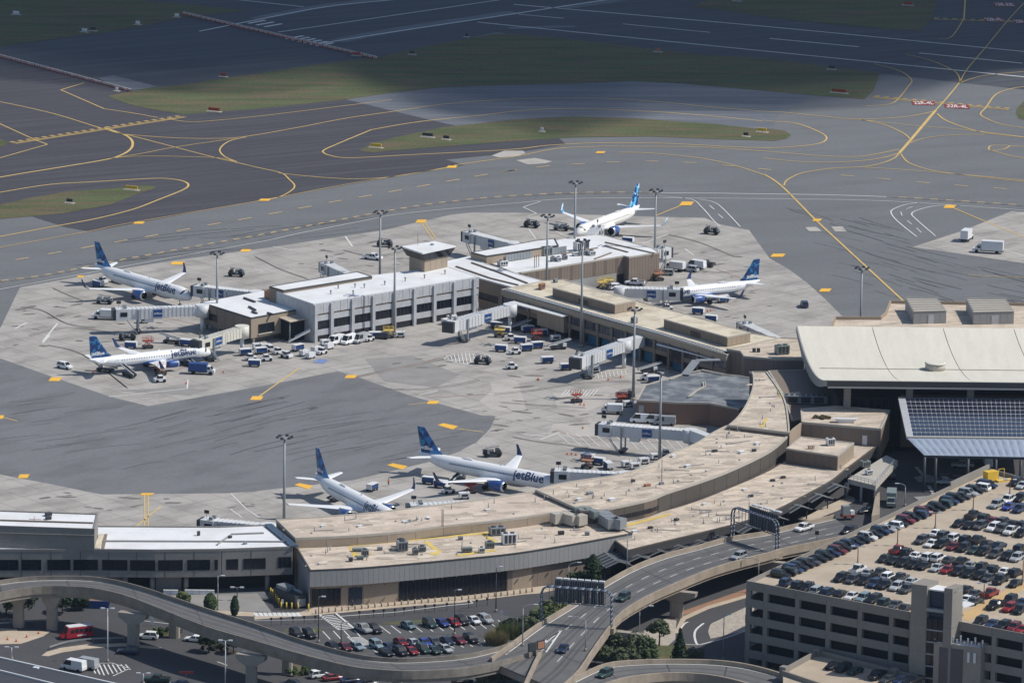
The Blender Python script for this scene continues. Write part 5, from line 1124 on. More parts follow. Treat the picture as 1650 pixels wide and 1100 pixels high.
# ---- repairs, drains and stub vents scattered over the tan roofs (too small to pick apart singly)
mat('roof_patch_light', (.61, .53, .435), .9, .1, 2); mat('roof_patch_dark', (.41, .35, .285), .9, .15, 2)
rp_ = random.Random(21)
def scatter(root, back, front, z, n):
    b_, f_ = smooth(back, 6), smooth(front, 6); pl, pd, fx = MB(), MB(), MB()
    def pick():
        t = rp_.uniform(.03, .97); s_ = rp_.uniform(.12, .88)
        def at(q): i = min(len(q)-2, int(t*(len(q)-1))); return q[i].lerp(q[i+1], t*(len(q)-1)-i)
        p = at(b_).lerp(at(f_), s_); return P(p[0], p[1], z)
    for k in range(n):
        p = pick(); a = rp_.uniform(-.2, .9); lx, ly = rp_.uniform(.5, 3.2), rp_.uniform(.3, 1.3); m_ = pl if rp_.random() < .45 else pd
        m_.face([(p.x+(x*lx*math.cos(a)-y*ly*math.sin(a))*rp_.uniform(.75, 1.2), p.y+(x*lx*math.sin(a)+y*ly*math.cos(a))*rp_.uniform(.75, 1.2), z+.05+.0006*k) for x, y in ((-1, -.6), (-.3, -1), (.7, -.9), (1, .1), (.5, 1), (-.8, .8))])
    for k in range(n//2):
        p = pick(); h_ = rp_.choice((.3, .4, .9, 1.3)); fx.cyl(p, p+Vector((0, 0, h_)), .12 if h_ > .8 else .35, .1 if h_ > .8 else .25, n=6)
        if k % 5 == 0: q = p+Vector((rp_.uniform(2, 6), rp_.uniform(-1, 4), 0)); fx.beam(p+Vector((0, 0, .15)), q+Vector((0, 0, .15)), .14, .14)
    for nm, mb_, m_ in (('roof_patches', pl, 'roof_patch_light'), ('roof_stains', pd, 'roof_patch_dark'), ('roof_fixtures', fx, 'metal_grey')): tag(part(root, nm, mb_, m_), kind='stuff')
scatter(UT, [(863, 790), (906, 779), (965, 770), (998, 765), (1049, 748.7), (1077, 733), (1120, 715.6), (1148, 698), (1174, 687)], fr2[:-1]+[(1265, 705)], 12.0, 80)
scatter(UT, [(450, 838), (560, 830), (640, 822), (770, 806), (863, 792)], [(480, 866), (557.6, 862), (639, 856), (718, 846), (795.6, 838), (930, 822)], 11.2, 40)
scatter(UT, [(1176, 684), (1189, 672), (1204, 649), (1213, 624), (1211, 602)], [(1268, 696), (1269, 679), (1262, 642), (1236, 602)], 13.0, 26)
scatter(FT, [(482, 884), (562.7, 880), (641.6, 873), (720.5, 865), (792, 855), (900, 840), (945, 830)], [(502, 916), (582, 912), (664.5, 905), (750, 897), (830, 889), (922, 875), (1010, 859.5)], 9.0, 60)
scatter(QT, [(965, 843), (1049, 830), (1100, 816), (1150, 799), (1240, 765), (1340, 745), (1380, 738)], [(1014, 883), (1074, 869), (1120, 858), (1160, 848), (1198, 838), (1251, 819), (1302, 793), (1360, 757)], 8.0, 70)
# ================================================================ landside ground
mat('roof_slate', (.05, .053, .062), .7, .12, 6, grain=.06)
mat('asphalt_land', (.068, .068, .073), .9, .14, 14, grain=.08, grain_size=1.0, tint=(.062, .062, .066), tint_amt=.6, tint_size=9)
mat('asphalt_lot', (.088, .09, .092), .9, .12, 8, grain=.08, grain_size=.8, tint=(.068, .069, .07), tint_amt=.6, tint_size=6)
mat('asphalt_bridge', (.128, .127, .128), .9, .08, 10, grain=.06, grain_size=.8, tint=(.095, .094, .096), tint_amt=.5, tint_size=4)
mat('sidewalk', (.47, .39, .30), .9, .10, 4, grain=.07, tint=(.36, .30, .235), tint_amt=.5, tint_size=3)
mat('concrete_ramp_shaded', (.25, .22, .185), .9, .14, 5, grain=.08, tint=(.15, .132, .115), tint_amt=.6, tint_size=3)  # darker, greyer copy of the bridge concrete; cloud shade put into the colour
mat('tyre_wear', (.085, .085, .088), .9, .2, 5)
mat('concrete_bridge', (.33, .275, .215), .9, .14, 5, grain=.08, tint=(.22, .185, .15), tint_amt=.6, tint_size=3)
mat('concrete_pier', (.30, .27, .235), .9, .12, 3, grain=.07)
mat('garage_concrete', (.25, .232, .208), .9, .10, 6, grain=.06, tint=(.2, .18, .16), tint_amt=.5, tint_size=3)
mat('garage_deck', (.44, .37, .285), .9, .10, 9, grain=.07, tint=(.36, .29, .215), tint_amt=.6, tint_size=5)
mat('garage_orange', (.50, .345, .17), .9, .12, 5, grain=.07)
mat('brick_paving', (.30, .175, .115), .9, .12, 2, grain=.12, grain_size=.3)
mat('gravel', (.38, .34, .29), 1, .25, 1.5, grain=.25, grain_size=.5)
mat('soil', (.05, .04, .03), 1, .2, 2)
mat('steel_blue', (.16, .185, .23), .45, .05, 3, metal=.3)
mat('bollard_yellow', (.62, .45, .06), .6, .08, 2)
mat('lamp_dark', (.05, .05, .055), .6, .05, 2)
mat('lamp_head', (.55, .56, .57), .5, .05, 2)
mat('rust', (.20, .09, .05), .8, .15, 2)

sheet('landside_asphalt', PL([(-250, 935), (150, 948), (480, 966), (700, 940), (1018, 892), (1300, 800), (1450, 730), (1760, 715), (1900, 1250), (-300, 1250)]), .06, 'asphalt_land')
sheet('parking_lot', PL([(430, 1028), (470, 1010), (620, 1006), (720, 999), (800, 988), (850, 1000), (840, 1045), (760, 1075), (560, 1075), (440, 1050)]), .075, 'asphalt_lot')
sheet('sidewalk', PL([(410, 993), (484, 986), (505, 979), (641, 964), (740, 961), (820, 951), (881, 943), (905, 948), (869, 956), (845, 957.5), (740, 971), (664, 976.5), (520, 990), (410, 998)]), .09, 'sidewalk')
sheet('concrete_pad', PL([(274, 959), (415, 956), (438, 986), (340, 984)]), .09, 'concrete_grey')
sheet('sidewalk', PL([(350, 984), (410, 986), (410, 993), (350, 991)]), .1, 'sidewalk')
sheet('sidewalk', PL([(-40, 1011), (27, 1013), (28, 1016.5), (82, 1016.5), (70, 1025), (34, 1037), (-40, 1039)]), .09, 'sidewalk')
sheet('traffic_island', PL([(67, 1056), (75, 1050), (98, 1043.5), (139, 1038), (205, 1036), (260, 1043), (258, 1046), (196, 1041), (140, 1045), (100, 1051), (78, 1057)]), .09, 'sidewalk')
sheet('brick_paving', PL([(1040, 1012), (1098, 985), (1210, 946), (1210, 956), (1098, 992), (1050, 1020)]), .09, 'brick_paving')
sheet('sidewalk', PL([(1086, 1020), (1098, 994), (1140, 976), (1210, 956), (1210, 961), (1142, 981), (1105, 998), (1094, 1020)]), .1, 'sidewalk')
sheet('gravel_island', PL(smooth([(1141, 1018), (1145, 1006), (1158, 999), (1200, 979), (1215, 975)], 3)+[Vector((1215, 1013)), Vector((1145, 1029))]), .1, 'gravel')
sheet('gravel_island', PL([(1000, 1040), (1040, 1015), (1075, 995), (1090, 1000), (1088, 1030), (1060, 1055)]), .095, 'gravel')
for pts in ([(608, 1006), (640, 1001), (706, 997), (706, 1000), (640, 1006)], [(455, 1014), (515, 1012), (520, 1018), (470, 1020)], [(855, 985), (875, 968), (930, 957), (918, 972), (868, 1003)], [(790, 1012), (815, 1008), (840, 1015), (826, 1030), (800, 1030)], [(240, 1011), (291, 1016), (291, 1028), (240, 1020)], [(450, 1074), (480, 1070), (503, 1084), (480, 1090)], [(960, 1100), (1060, 1086), (1140, 1090), (1180, 1110), (960, 1130)], [(985, 1040), (1110, 1040), (1110, 1068), (985, 1075)]):
    tag(sheet('grass', PL(pts), .11, 'grass'), kind='stuff')
for pts in ([(315, 1035), (340, 1032), (388, 1052), (366, 1056)],):
    sheet('planting_bed', PL(pts), .11, 'soil')
mw = MB()
def pline(pts, wd, z=.12): ribbon(mw, [P(a, b) for a, b in pts], wd, z)
for k in range(10):     # crossings
    t = k/9; x, y = 524+t*30, 992+t*21; pline([(x-9, y+1.5), (x+14, y-1)], .5)
    x, y = 569+t*24, 1027+t*16; pline([(x-7, y+1), (x+15, y-.5)], .5)
    x = 411+t*68; pline([(x, 987), (x+4, 993)], .9)
pline([(515, 990), (545, 1014)], .5); pline([(541, 988), (570, 1012)], .5); pline([(560, 1026), (580, 1042)], .4)
pline([(548, 993), (640, 986), (720, 976), (762, 972)], .35); pline([(762, 972), (757, 968)], .3); pline([(410, 1000), (520, 998)], .2)
for k in range(13):
    x = 605+k*17.2; y = 1006-k*.9
    pline([(x+8, y+3), (x+24, y+15)], .25)
for k in range(16): pline([(600+k*15, 1046-k*1.2), (612+k*15, 1054-k*1.2)], .25)
for k in range(4): pline([(520+k*17, 1017-k*.6), (532+k*17, 1030-k*.6)], .25)
for k in range(9):      # hatched area beside the vans
    pline([(146+k*7, 1069+min(k, 3)*.5), (154+k*7, 1088-abs(k-2)*1.5)], .3)
pline([(146, 1069), (180, 1068), (209, 1077), (182, 1089)], .3)
for pts, wd in (([(1134, 1004), (1122, 1014), (1119, 1024), (1122, 1036), (1126, 1039)], .5), ([(1126, 1039), (1165, 1029), (1205, 1015)], .4), ([(1096, 1014), (1103, 1005), (1109, 1002)], .4), ([(1100, 1038), (1124, 1039)], .3), ([(230, 1000), (330, 1012)], .3), ([(350, 1066), (366, 1072)], .3)):
    pline([(p[0], p[1]) for p in smooth(pts, 3)] if len(pts) > 2 else pts, wd)
tag(mw.build('road_markings', 'paint_white'), kind='structure')

# ---------------------------------------------------------------- raised departures road
sheet('departures_road', PL([(1240, 850), (1330, 835), (1372, 800), (1392, 760), (1440, 728), (1760, 715), (1760, 800), (1600, 800), (1440, 850), (1260, 892)], 3.6), 3.6, 'asphalt_land')
sheet('kerbside_pavement', PL([(1290, 836), (1330, 815), (1375, 795), (1378, 806), (1350, 822), (1310, 838)], 3.75), 3.72, 'sidewalk')
sheet('traffic_island', PL([(1472, 768), (1495, 764), (1512, 770), (1500, 777), (1480, 776)], 3.75), 3.74, 'concrete_grey')
sheet('traffic_island', PL([(1472, 800), (1500, 798), (1508, 803), (1480, 806)], 3.75), 3.74, 'concrete_grey')
mw = MB()
for pts in ([(1476, 752), (1490, 768)], [(1496, 782), (1506, 798)]): ribbon(mw, [P(a, b, 3.7) for a, b in pts], .9, 3.73)
for k in range(6): ribbon(mw, [P(1515+k*20, 764+k*2, 3.7), P(1530+k*20, 764+k*2, 3.7)], .5, 3.73)
tag(mw.build('road_markings', 'paint_white_faded'), kind='structure')

# ---------------------------------------------------------------- viaducts
def resample(pts, n, k=5):
    s = smooth(pts, k); L = [0]
    for a, b in zip(s[:-1], s[1:]): L.append(L[-1]+(b-a).length)
    out = []; j = 0
    for i in range(n):
        d = L[-1]*i/(n-1)
        while j < len(L)-2 and L[j+1] < d: j += 1
        out.append(s[j].lerp(s[j+1], (d-L[j])/max(1e-6, L[j+1]-L[j])))
    return out
def viaduct(name, label, far, near, zs, n=40, deckm='asphalt_bridge', sidem='concrete_bridge', thick=1.7, close=(False, False)):
    """far, near: measured parapet tops; zs: heights of the deck along the way"""
    f, g = resample(far, n), resample(near, n); zz = [p[1] for p in resample([(i/(len(zs)-1)*100, z) for i, z in enumerate(zs)], n, 8)]
    F = [P(p[0], p[1], z+1.0) for p, z in zip(f, zz)]; N = [P(p[0], p[1], z+1.0) for p, z in zip(g, zz)]
    rt = thing(name, label, 'viaduct', (F[n//2]+N[n//2])/2-Vector((0, 0, zz[n//2]+1)))
    def cross(e0, e1, z0, z1): return [[(a.x+(b.x-a.x)*e0, a.y+(b.y-a.y)*e0, z+z0), (a.x+(b.x-a.x)*e1, a.y+(b.y-a.y)*e1, z+z0), (a.x+(b.x-a.x)*e1, a.y+(b.y-a.y)*e1, z+z1), (a.x+(b.x-a.x)*e0, a.y+(b.y-a.y)*e0, z+z1)] for a, b, z in zip(F, N, zz)]
    W = (F[n//2]-N[n//2]).length; e = .5/W
    mb = MB(); mb.loft(cross(e, 1-e, -.3, 0), 0, sm=False); part(rt, 'deck', mb, deckm)
    mb = MB(); mb.loft(cross(.03, .97, -thick, -.3), 0, sm=False); part(rt, 'girder', mb, sidem)
    mb = MB(); mb.loft(cross(0, e, -.9, 1.0), 0, sm=False); part(rt, 'parapet', mb, sidem)
    mb = MB(); mb.loft(cross(1-e, 1, -.9, 1.0), 0, sm=False); part(rt, 'parapet', mb, sidem)
    mb = MB()
    for t in (e*1.9, 1-e*1.9):
        ribbon(mb, [(a.x+(b.x-a.x)*t, a.y+(b.y-a.y)*t) for a, b in zip(F, N)], .28, 0)
    # lift the two edge lines on to the deck
    i = 0
    vs = []
    for q in range(2):
        for k in range(n-1):
            pass
    mb.v = [tuple(v) for v in mb.v]
    nf = []
    for vi, v in enumerate(mb.v):
        k = (vi//4) % (n-1)+(1 if vi % 4 in (1, 2) else 0); nf.append((v[0], v[1], zz[k]+.03))
    mb.v = nf; tag(part(rt, 'edge_lines', mb, 'paint_white'), kind='stuff')
    mb = MB()                                                        # tyre-darkened lanes and expansion joints
    for t in ((.24, .31, .46, .54, .70, .77) if W > 14 else (.36, .62)):
        for k in range(n-1):
            q = [F[i].lerp(N[i], t+o_) for i, o_ in ((k, -.35/W), (k+1, -.35/W), (k+1, .35/W), (k, .35/W))]; zq = (zz[k], zz[k+1], zz[k+1], zz[k]); mb.face([(p.x, p.y, z+.012) for p, z in zip(q, zq)])
    tag(part(rt, 'tyre_tracks', mb, 'tyre_wear'), kind='stuff')
    mb = MB()
    for k in range(4, n-1, 7):
        a, b = F[k].lerp(N[k], e*1.1), F[k].lerp(N[k], 1-e*1.1); d = (F[k+1]-F[k]).normalized()*.16
        mb.face([(a-d).to_tuple()[:2]+(zz[k]+.02,), (b-d).to_tuple()[:2]+(zz[k]+.02,), (b+d).to_tuple()[:2]+(zz[k]+.02,), (a+d).to_tuple()[:2]+(zz[k]+.02,)])
    tag(part(rt, 'expansion_joints', mb, 'coping_dark'), kind='stuff')
    return rt, F, N, zz
hw_far = [(790, 1058), (826, 1032), (868, 1002), (922, 970), (973, 937), (1023.6, 909), (1074.5, 890), (1125, 877), (1173, 864), (1229, 855.5), (1265, 847), (1302, 838), (1345, 828)]
hw_near = [(905, 1106), (932, 1082), (957, 1045), (983, 1008), (1005, 983), (1049, 957), (1100, 934.5), (1151, 914), (1202, 899), (1242, 889), (1265, 882), (1320, 871), (1385, 857)]
HWY, HF, HN, HZ = viaduct('highway_viaduct', 'four lane highway viaduct curving past the terminal with tan parapets', hw_far, hw_near, [8.2, 8.2, 8.2, 8.2, 8.0, 7.6, 6.8, 5.6, 4.4, 3.9])
def hpt(t, u):      # a point on the highway deck, t along, u across (0 far parapet .. 1 near parapet)
    i = min(len(HF)-2, int(t*(len(HF)-1))); a = t*(len(HF)-1)-i
    p = HF[i].lerp(HF[i+1], a).lerp(HN[i].lerp(HN[i+1], a), u); return Vector((p.x, p.y, HZ[i]*(1-a)+HZ[i+1]*a))
mb = MB()
for u in (.36, .64):
    t = .08
    while t < .97:
        pts = [hpt(t+.022*k/2, u) for k in range(3)]
        for a, b in zip(pts[:-1], pts[1:]):
            d = (b-a).normalized(); nn_ = Vector((-d.y, d.x, 0))*.16; mb.face([a+nn_+Vector((0, 0, .035)), a-nn_+Vector((0, 0, .035)), b-nn_+Vector((0, 0, .035)), b+nn_+Vector((0, 0, .035))])
        t += .05
tag(part(HWY, 'lane_dashes', mb, 'paint_white_faded'), kind='stuff')
RMP, RF, RN, RZ = viaduct('ramp_viaduct', 'curving single lane ramp viaduct on thick piers in front of the left terminal',
    [(-60, 949), (-30, 941), (0, 934), (40, 929), (84, 927), (160, 929), (225, 943), (280, 961), (340, 981), (410, 1003), (486, 1029), (563, 1050), (614, 1058), (664, 1059), (741, 1054), (792, 1044), (822, 1034)],
    [(-60, 970), (-30, 962), (0, 953.6), (51, 944.7), (102, 943.5), (153, 947), (204, 959), (254, 978), (331, 1008), (410, 1031), (486, 1053), (563, 1072), (614, 1078), (664, 1080), (741, 1076), (800, 1066), (850, 1052), (872, 1044)], [9.6, 9.6, 9.6, 9.3, 8.8, 8.4, 8.2], n=60, sidem='concrete_ramp_shaded')
LRP, LF, LN, LZ = viaduct('lower_ramp', 'low curving ramp joining the highway at the bottom of the picture', [(925, 1090), (973, 1068), (1024, 1062), (1100, 1060.5), (1176, 1064), (1240, 1077), (1320, 1104)], [(955, 1108), (1000, 1093), (1050, 1085), (1100, 1083), (1160, 1089), (1230, 1108), (1290, 1130)], [7.6, 6.0, 5.0, 4.5, 4.0], n=30)
# gore barrier and chevrons
t = thing('gore_barrier', 'concrete barrier where the ramp leaves the highway', 'barrier', P(855, 1080, 8.2))
w = [P(a, b, 9.2) for a, b in ((871, 1048), (862, 1066), (852, 1088), (842, 1112))]
for a, b in zip(w[:-1], w[1:]):
    mb = MB(); mb.beam((a.x, a.y, 8.2), (b.x, b.y, 8.2), .7, 1.0); part(t, 'barrier_unit', mb, 'concrete_bridge')
mb = MB()
for k in range(5):
    a = P(901-k*7, 1017+k*6, 8.2); b = P(880-k*2.5, 1031+k*4, 8.2); mb.beam((a.x, a.y, 8.225), (b.x, b.y, 8.225), .35, .012)
for a, b in (((905, 1014), (876, 1034)), ((905, 1014), (880, 1050))):
    p, q = P(*a, 8.2), P(*b, 8.2); mb.beam((p.x, p.y, 8.225), (q.x, q.y, 8.225), .35, .012)
tag(part(HWY, 'chevron_markings', mb, 'paint_white'), kind='stuff')
# piers
def pier(px, py, z, wd, label, cap=True, ln=3.0):
    b = P(px, py, 0); t = thing('bridge_pier', label, 'pier', b, R(-20), 'concrete piers under the viaducts')
    mb = MB(); mb.loft([[(x*wd/2*s_, y*.75*s_, zz) for x, y in ((-1, -.6), (-.6, -1), (.6, -1), (1, -.6), (1, .6), (.6, 1), (-.6, 1), (-1, .6))] for zz, s_ in ((0, 1), (z-2.4, 1))], 0, sm=False); mb.build('shaft', 'concrete_pier', t)
    mb = MB(); mb.loft([[(x*k_, y*.9, zz) for x, y in ((-1, -1), (1, -1), (1, 1), (-1, 1))] for zz, k_ in ((z-2.4, wd/2), (z-1.1, ln/2+1), (z, ln/2+1.2))], 0, sm=False); mb.build('cap', 'concrete_pier', t)
for x, y, z, wd, ln, lb in ((84, 1014, 7.9, 2.4, 2.0, 'pier beside the pale paved corner, left end of the ramp'), (215, 1042, 7.9, 2.6, 4.5, 'flared pier beside the white suv'), (281, 1027, 7.8, 2.4, 2.0, 'pier standing in the grass by the parked white car'), (405, 1106, 7.3, 2.4, 4.5, 'flared pier cut by the bottom edge of the picture'), (463, 1086, 7.2, 2.2, 2.0, 'pier beside the small green planting bed'), (30, 1010, 7.9, 2.4, 2.0, 'pier in the dark trees at the left edge'), (640, 1112, 6.6, 2.2, 2.0, 'pier under the low point of the ramp')):
    pier(x, y, z, wd, lb, ln=ln)
for x, y, z, lb in ((1090, 994, 6.3, 'hammerhead pier under the highway beside the brick paving'), (1000, 1062, 6.5, 'pier behind the leafy trees under the highway'), (1240, 930, 4.0, 'pier under the highway next to the garage corner')): pier(x, y, z, 3.0, lb, ln=7)
# sign gantries
def gantry(name, label, a, b, H, npan, fr0, fr1, pan_h):
    t = thing(name, label, 'sign gantry', (a+b)/2)
    a = Vector(a); b = Vector(b); d = (b-a).normalized(); n_ = Vector((-d.y, d.x, 0)); L = (b-a).length
    for off in (-.45, .45):
        path = []
        for k in range(25):
            s_ = k/24
            if s_ < .25: th = s_/.25; x, z = 0, th*(H-1.6)
            elif s_ < .35: th = (s_-.25)/.1*math.pi/2; x, z = 1.6-1.6*math.cos(th), H-1.6+1.6*math.sin(th)
            elif s_ < .65: x, z = 1.6+(L-3.2)*(s_-.35)/.3, H
            elif s_ < .75: th = (s_-.65)/.1*math.pi/2; x, z = L-1.6+1.6*math.sin(th), H-1.6+1.6*math.cos(th)
            else: x, z = L, (H-1.6)*(1-(s_-.75)/.25)
            path.append(a+d*x+n_*off+Vector((0, 0, z)))
        mb = MB(); mb.tube(path, .2, 8); part(t, 'arch_tube', mb, 'steel_blue')
    mb = MB()
    for k in range(int(L/1.2)):
        x = 1.6+(L-3.2)*k/(int(L/1.2)-1)
        p = a+d*x; mb.cyl(p+n_*-.45+Vector((0, 0, H)), p+n_*.45+Vector((0, 0, H)), .09, n=5); mb.cyl(p+n_*.45+Vector((0, 0, H)), p+n_*.45+Vector((0, 0, H-3.5)), .07, n=5)
    part(t, 'truss_bar', mb, 'steel_blue')
    mb = MB(); mb.tube([a+d*.1+n_*.45+Vector((0, 0, H-3.7)), b-d*.1+n_*.45+Vector((0, 0, H-3.7))], .14, 6); part(t, 'lower_chord', mb, 'steel_blue')
    for k in range(npan):
        x0 = L*(fr0+(fr1-fr0)*k/npan)+.06; x1 = L*(fr0+(fr1-fr0)*(k+1)/npan)-.06
        p, q = a+d*x0+n_*1.0, a+d*x1+n_*1.0
        mb = MB(); mb.beam(p+Vector((0, 0, H-3.6)), q+Vector((0, 0, H-3.6)), .14, pan_h); pn = part(t, 'sign_panel', mb, 'metal_dark')
        mb = MB()
        for j in range(3):
            r_ = p.lerp(q, (j+.5)/3); mb.box((r_.x-n_.x*.12, r_.y-n_.y*.12, H-3.6+a.z), (.12, .12, pan_h), math.atan2(d.y, d.x))
        o = mb.build('stiffener', 'steel_blue', pn)
        mb = MB(); r_ = p.lerp(q, .5); mb.box((r_.x+n_.x*.9, r_.y+n_.y*.9, a.z+H-3.6+pan_h-.1), ((x1-x0)*.85, .9, .3), math.atan2(d.y, d.x)); part(t, 'sign_light', mb, 'lamp_head')
    for e in (a, b):
        mb = MB(); mb.box((e.x, e.y, e.z-1.3), (1.6, 2.2, 1.3), math.atan2(d.y, d.x)); part(t, 'pedestal', mb, 'concrete_bridge')
    return t
gantry('sign_gantry', 'tubular arch gantry carrying seven dark sign backs near the leafy hedge', P(872, 1001, 8.6), P(985, 1010, 8.6), 8.2, 7, .17, .88, 5.0)
gantry('sign_gantry', 'tubular arch gantry over the road beside the dark kerbside canopies', P(1180, 866, 6.3), P(1252, 890, 5.8), 7.6, 5, .3, .95, 4.6)
# kerbside canopies
k = 0
for x, y, s_ in ((985, 905, 1), (1020, 897, 1), (1052, 888, 1), (1085, 881, 1), (1118, 873, 1), (1150, 866, 1), (1195, 850, 1), (1234, 834, 1), (1272, 817, 1), (1306, 800, 1), (1334, 784, 1)):
    z = 5.4 if x < 1160 else 6.3
    c = P(x, y, z); a_ = R(22 if x < 1160 else 35)
    t = thing('kerbside_canopy', '', 'canopy', (c.x, c.y, 0), a_, 'dark gabled canopies along the kerb')
    nm = ('canopy nearest the tree', 'second canopy from the tree', 'third canopy from the tree', 'fourth canopy from the tree', 'canopy just before the far gantry', 'canopy right behind the far gantry leg', 'canopy just past the far gantry', 'canopy behind the white pickup', 'canopy above the kerb figures', 'canopy before the last one', 'last canopy beside the tunnel portal')[k]
    t['label'] = 'dark gabled glass '+nm; k += 1
    for sx in (-1, 1):
        mb = MB(); mb.add([(0, -4.6, z+1.2), (0, 4.2, z+1.2), (sx*3.3, 4.2, z), (sx*3.3, -4.6, z), (0, -4.6, z+1.05), (0, 4.2, z+1.05), (sx*3.3, 4.2, z-.15), (sx*3.3, -4.6, z-.15)], [(0, 1, 2, 3), (7, 6, 5, 4), (0, 4, 5, 1), (1, 5, 6, 2), (2, 6, 7, 3), (3, 7, 4, 0)]); mb.build('glass_slope', 'metal_dark', t)
    mb = MB()
    for y_ in (-4.6, -2.8, -1, .8, 2.6, 4.2):
        for sx in (-1, 1): mb.beam((0, y_, z+1.22), (sx*3.4, y_, z+.02), .14, .14)
    mb.beam((0, -3.3, z+1.05), (0, 3.3, z+1.05), .18, .16)
    for sx in (-1, 1): mb.beam((sx*3.25, -3.3, z), (sx*3.25, 3.3, z), .18, .18)
    mb.build('frame', 'steel', t)
    for sx in (-1, 1):
        mb = MB(); mb.cyl((sx*2.9, -3.0, 0 if x < 1160 else 3.6), (sx*2.9, -3.0, z), .16, n=6); mb.build('post', 'metal_dark', t)
# tunnel portal with railing beside the canopies
t = thing('ramp_portal', 'grey portal of the covered ramp with railings on top, beside the roadway', 'portal', P(1385, 812, 3.6))
mb = MB(); mb.prism(PL([(1366, 771), (1411, 782), (1447, 742), (1428, 733)], 8.4), 7.2, 8.4); part(t, 'roof', mb, 'coping')
mb = MB(); mb.prism(PL([(1411, 782), (1418, 776), (1418, 812), (1405, 815)], 8.4), 3.6, 6.0); part(t, 'side_wall', mb, 'concrete_bridge')
q = PL([(1364, 770), (1411, 782), (1440, 748)], 8.4)
mb = MB()
for a, b in zip(q[:-1], q[1:]):
    mb.tube([a+Vector((0, 0, 1.1)), b+Vector((0, 0, 1.1))], .06, 5); mb.tube([a+Vector((0, 0, .6)), b+Vector((0, 0, .6))], .05, 5)
    for k in range(9): p = a.lerp(b, k/8); mb.cyl(p, p+Vector((0, 0, 1.1)), .05, n=5)
part(t, 'railing', mb, 'steel')
for x, y in ((1364, 770), (1411, 782), (1388, 776)):
    p = P(x, y, 8.4); mb = MB(); mb.box((p.x, p.y, 3.6), (.6, .6, 3.6)); part(t, 'post', mb, 'steel')
mb = MB(); mb.prism(PL([(1368, 768), (1408, 779), (1412, 765), (1380, 757)], 8.4), 3.6, 7.1); part(t, 'shade_fill', mb, 'void_dark')  # black block painted as the shade inside the portal
hvac(1394, 752, 8.45, (2.2, 1.6, 1.6), 30, 'metal_green', 'greenish cabinet on top of the portal'); hvac(1400, 764, 8.45, (1.6, 1.2, 1.2), 30, 'metal_white', 'white cabinet on top of the portal')

# ---------------------------------------------------------------- parking garage
GZ = 18.0
gA, gB, gC, gD, gE = P(1204, 934.5, 19), P(1592, 753.5, 19), P(1760, 797, 19), P(1467, 985, 19), P(1730, 1035, 19)
GT = thing('parking_garage', 'concrete multi storey garage with cars on its tan roof deck', 'parking garage', (70, -215, 0))
u_ = (Vector(gE[:2])-Vector(gA[:2])).normalized(); nrm = Vector((u_.y, -u_.x))
deck = [gA, gE, gC, gB]
mb = MB(); mb.prism([(p.x, p.y) for p in inset(deck, .3)], 17.4, GZ); part(GT, 'roof_deck', mb, 'garage_deck')
mb = MB(); mb.prism([(p.x, p.y) for p in inset(deck, 2.2)], 0, 17.4); part(GT, 'dark_interior', mb, 'void_dark')  # solid black filling painted as the shaded parking floors
for a, b, h in ((gA, gB, 19.0), (gB, gC, 19.0)):
    mb = MB(); slab(mb, a, b, .02, .35, 17.2, h); part(GT, 'parapet', mb, 'garage_concrete')
p = lerp(gA, gB, .83); mb = MB(); slab(mb, p, gB, .0, .4, 17.2, 19.9); part(GT, 'raised_parapet', mb, 'garage_concrete')
def colg(x):            # world point on the garage front line at image column x (z = 19)
    lo, hi = 0.0, 1.0
    for _ in range(40):
        m_ = (lo+hi)/2
        if col_x(lerp(gA, gE, m_), 19) < x: lo = m_
        else: hi = m_
    return lerp(gA, gE, lo)
gx = [1204, 1232, 1283, 1333, 1384, 1434.5, 1467, 1540, 1600, 1650, 1705]
for i, (a, b) in enumerate(zip(gx[:-1], gx[1:])):
    p, q = colg(a), colg(b)
    for lv, (z0, z1) in enumerate(((17.0, 19.0), (13.15, 15.0), (9.3, 11.15), (5.4, 7.3), (1.6, 3.4))):
        mb = MB(); slab(mb, lerp(p, q, .004), lerp(p, q, .996), 0, .32, z0, z1); part(GT, 'spandrel', mb, 'garage_concrete')
    mb = MB(); c_ = u_*.55; slab(mb, p-c_+u_*.5, p+c_+u_*.5, -.6, .26, 0, 17.1); part(GT, 'column', mb, 'garage_concrete')
    mb = MB()
    for z in (14.9, 11.0, 7.2, 3.3): mb.box((p.x+2, p.y+2, z-.4), (.3, .3, .3))
for z in (13.3, 9.45, 5.55, 1.75):
    mb = MB(); mb.prism([(q.x, q.y) for q in inset(deck, .4)], z-.35, z); part(GT, 'floor_slab', mb, 'garage_concrete')
for i in range(8):      # side columns of the far-left elevation
    p = lerp(gA, gB, i/8); mb = MB(); mb.box((p.x+.6, p.y-.3, 0), (.9, .9, 17.2), R(60)); part(GT, 'side_column', mb, 'garage_concrete')
    if i < 7:
        for z0, z1 in ((13.15, 15.0), (9.3, 11.15), (5.4, 7.3), (1.6, 3.4)):
            mb = MB(); slab(mb, p, lerp(gA, gB, (i+1)/8), -.3, -.02, z0, z1); part(GT, 'side_spandrel', mb, 'garage_concrete')
sheet('garage_floor_paint', PL([(1655, 935), (1655, 948), (1560, 1000), (1552, 998), (1552, 985), (1590, 968), (1628, 945)], GZ), GZ+.03, 'garage_orange')
mw = MB()
def gl(a, b, w_=.16): ribbon(mw, [P(*a, GZ), P(*b, GZ)], w_, GZ+.045)
for k in range(35):
    x, y = 1253+k*10.1, 926.5-k*4.42; gl((x-12, y-1), (x+16, y+6))
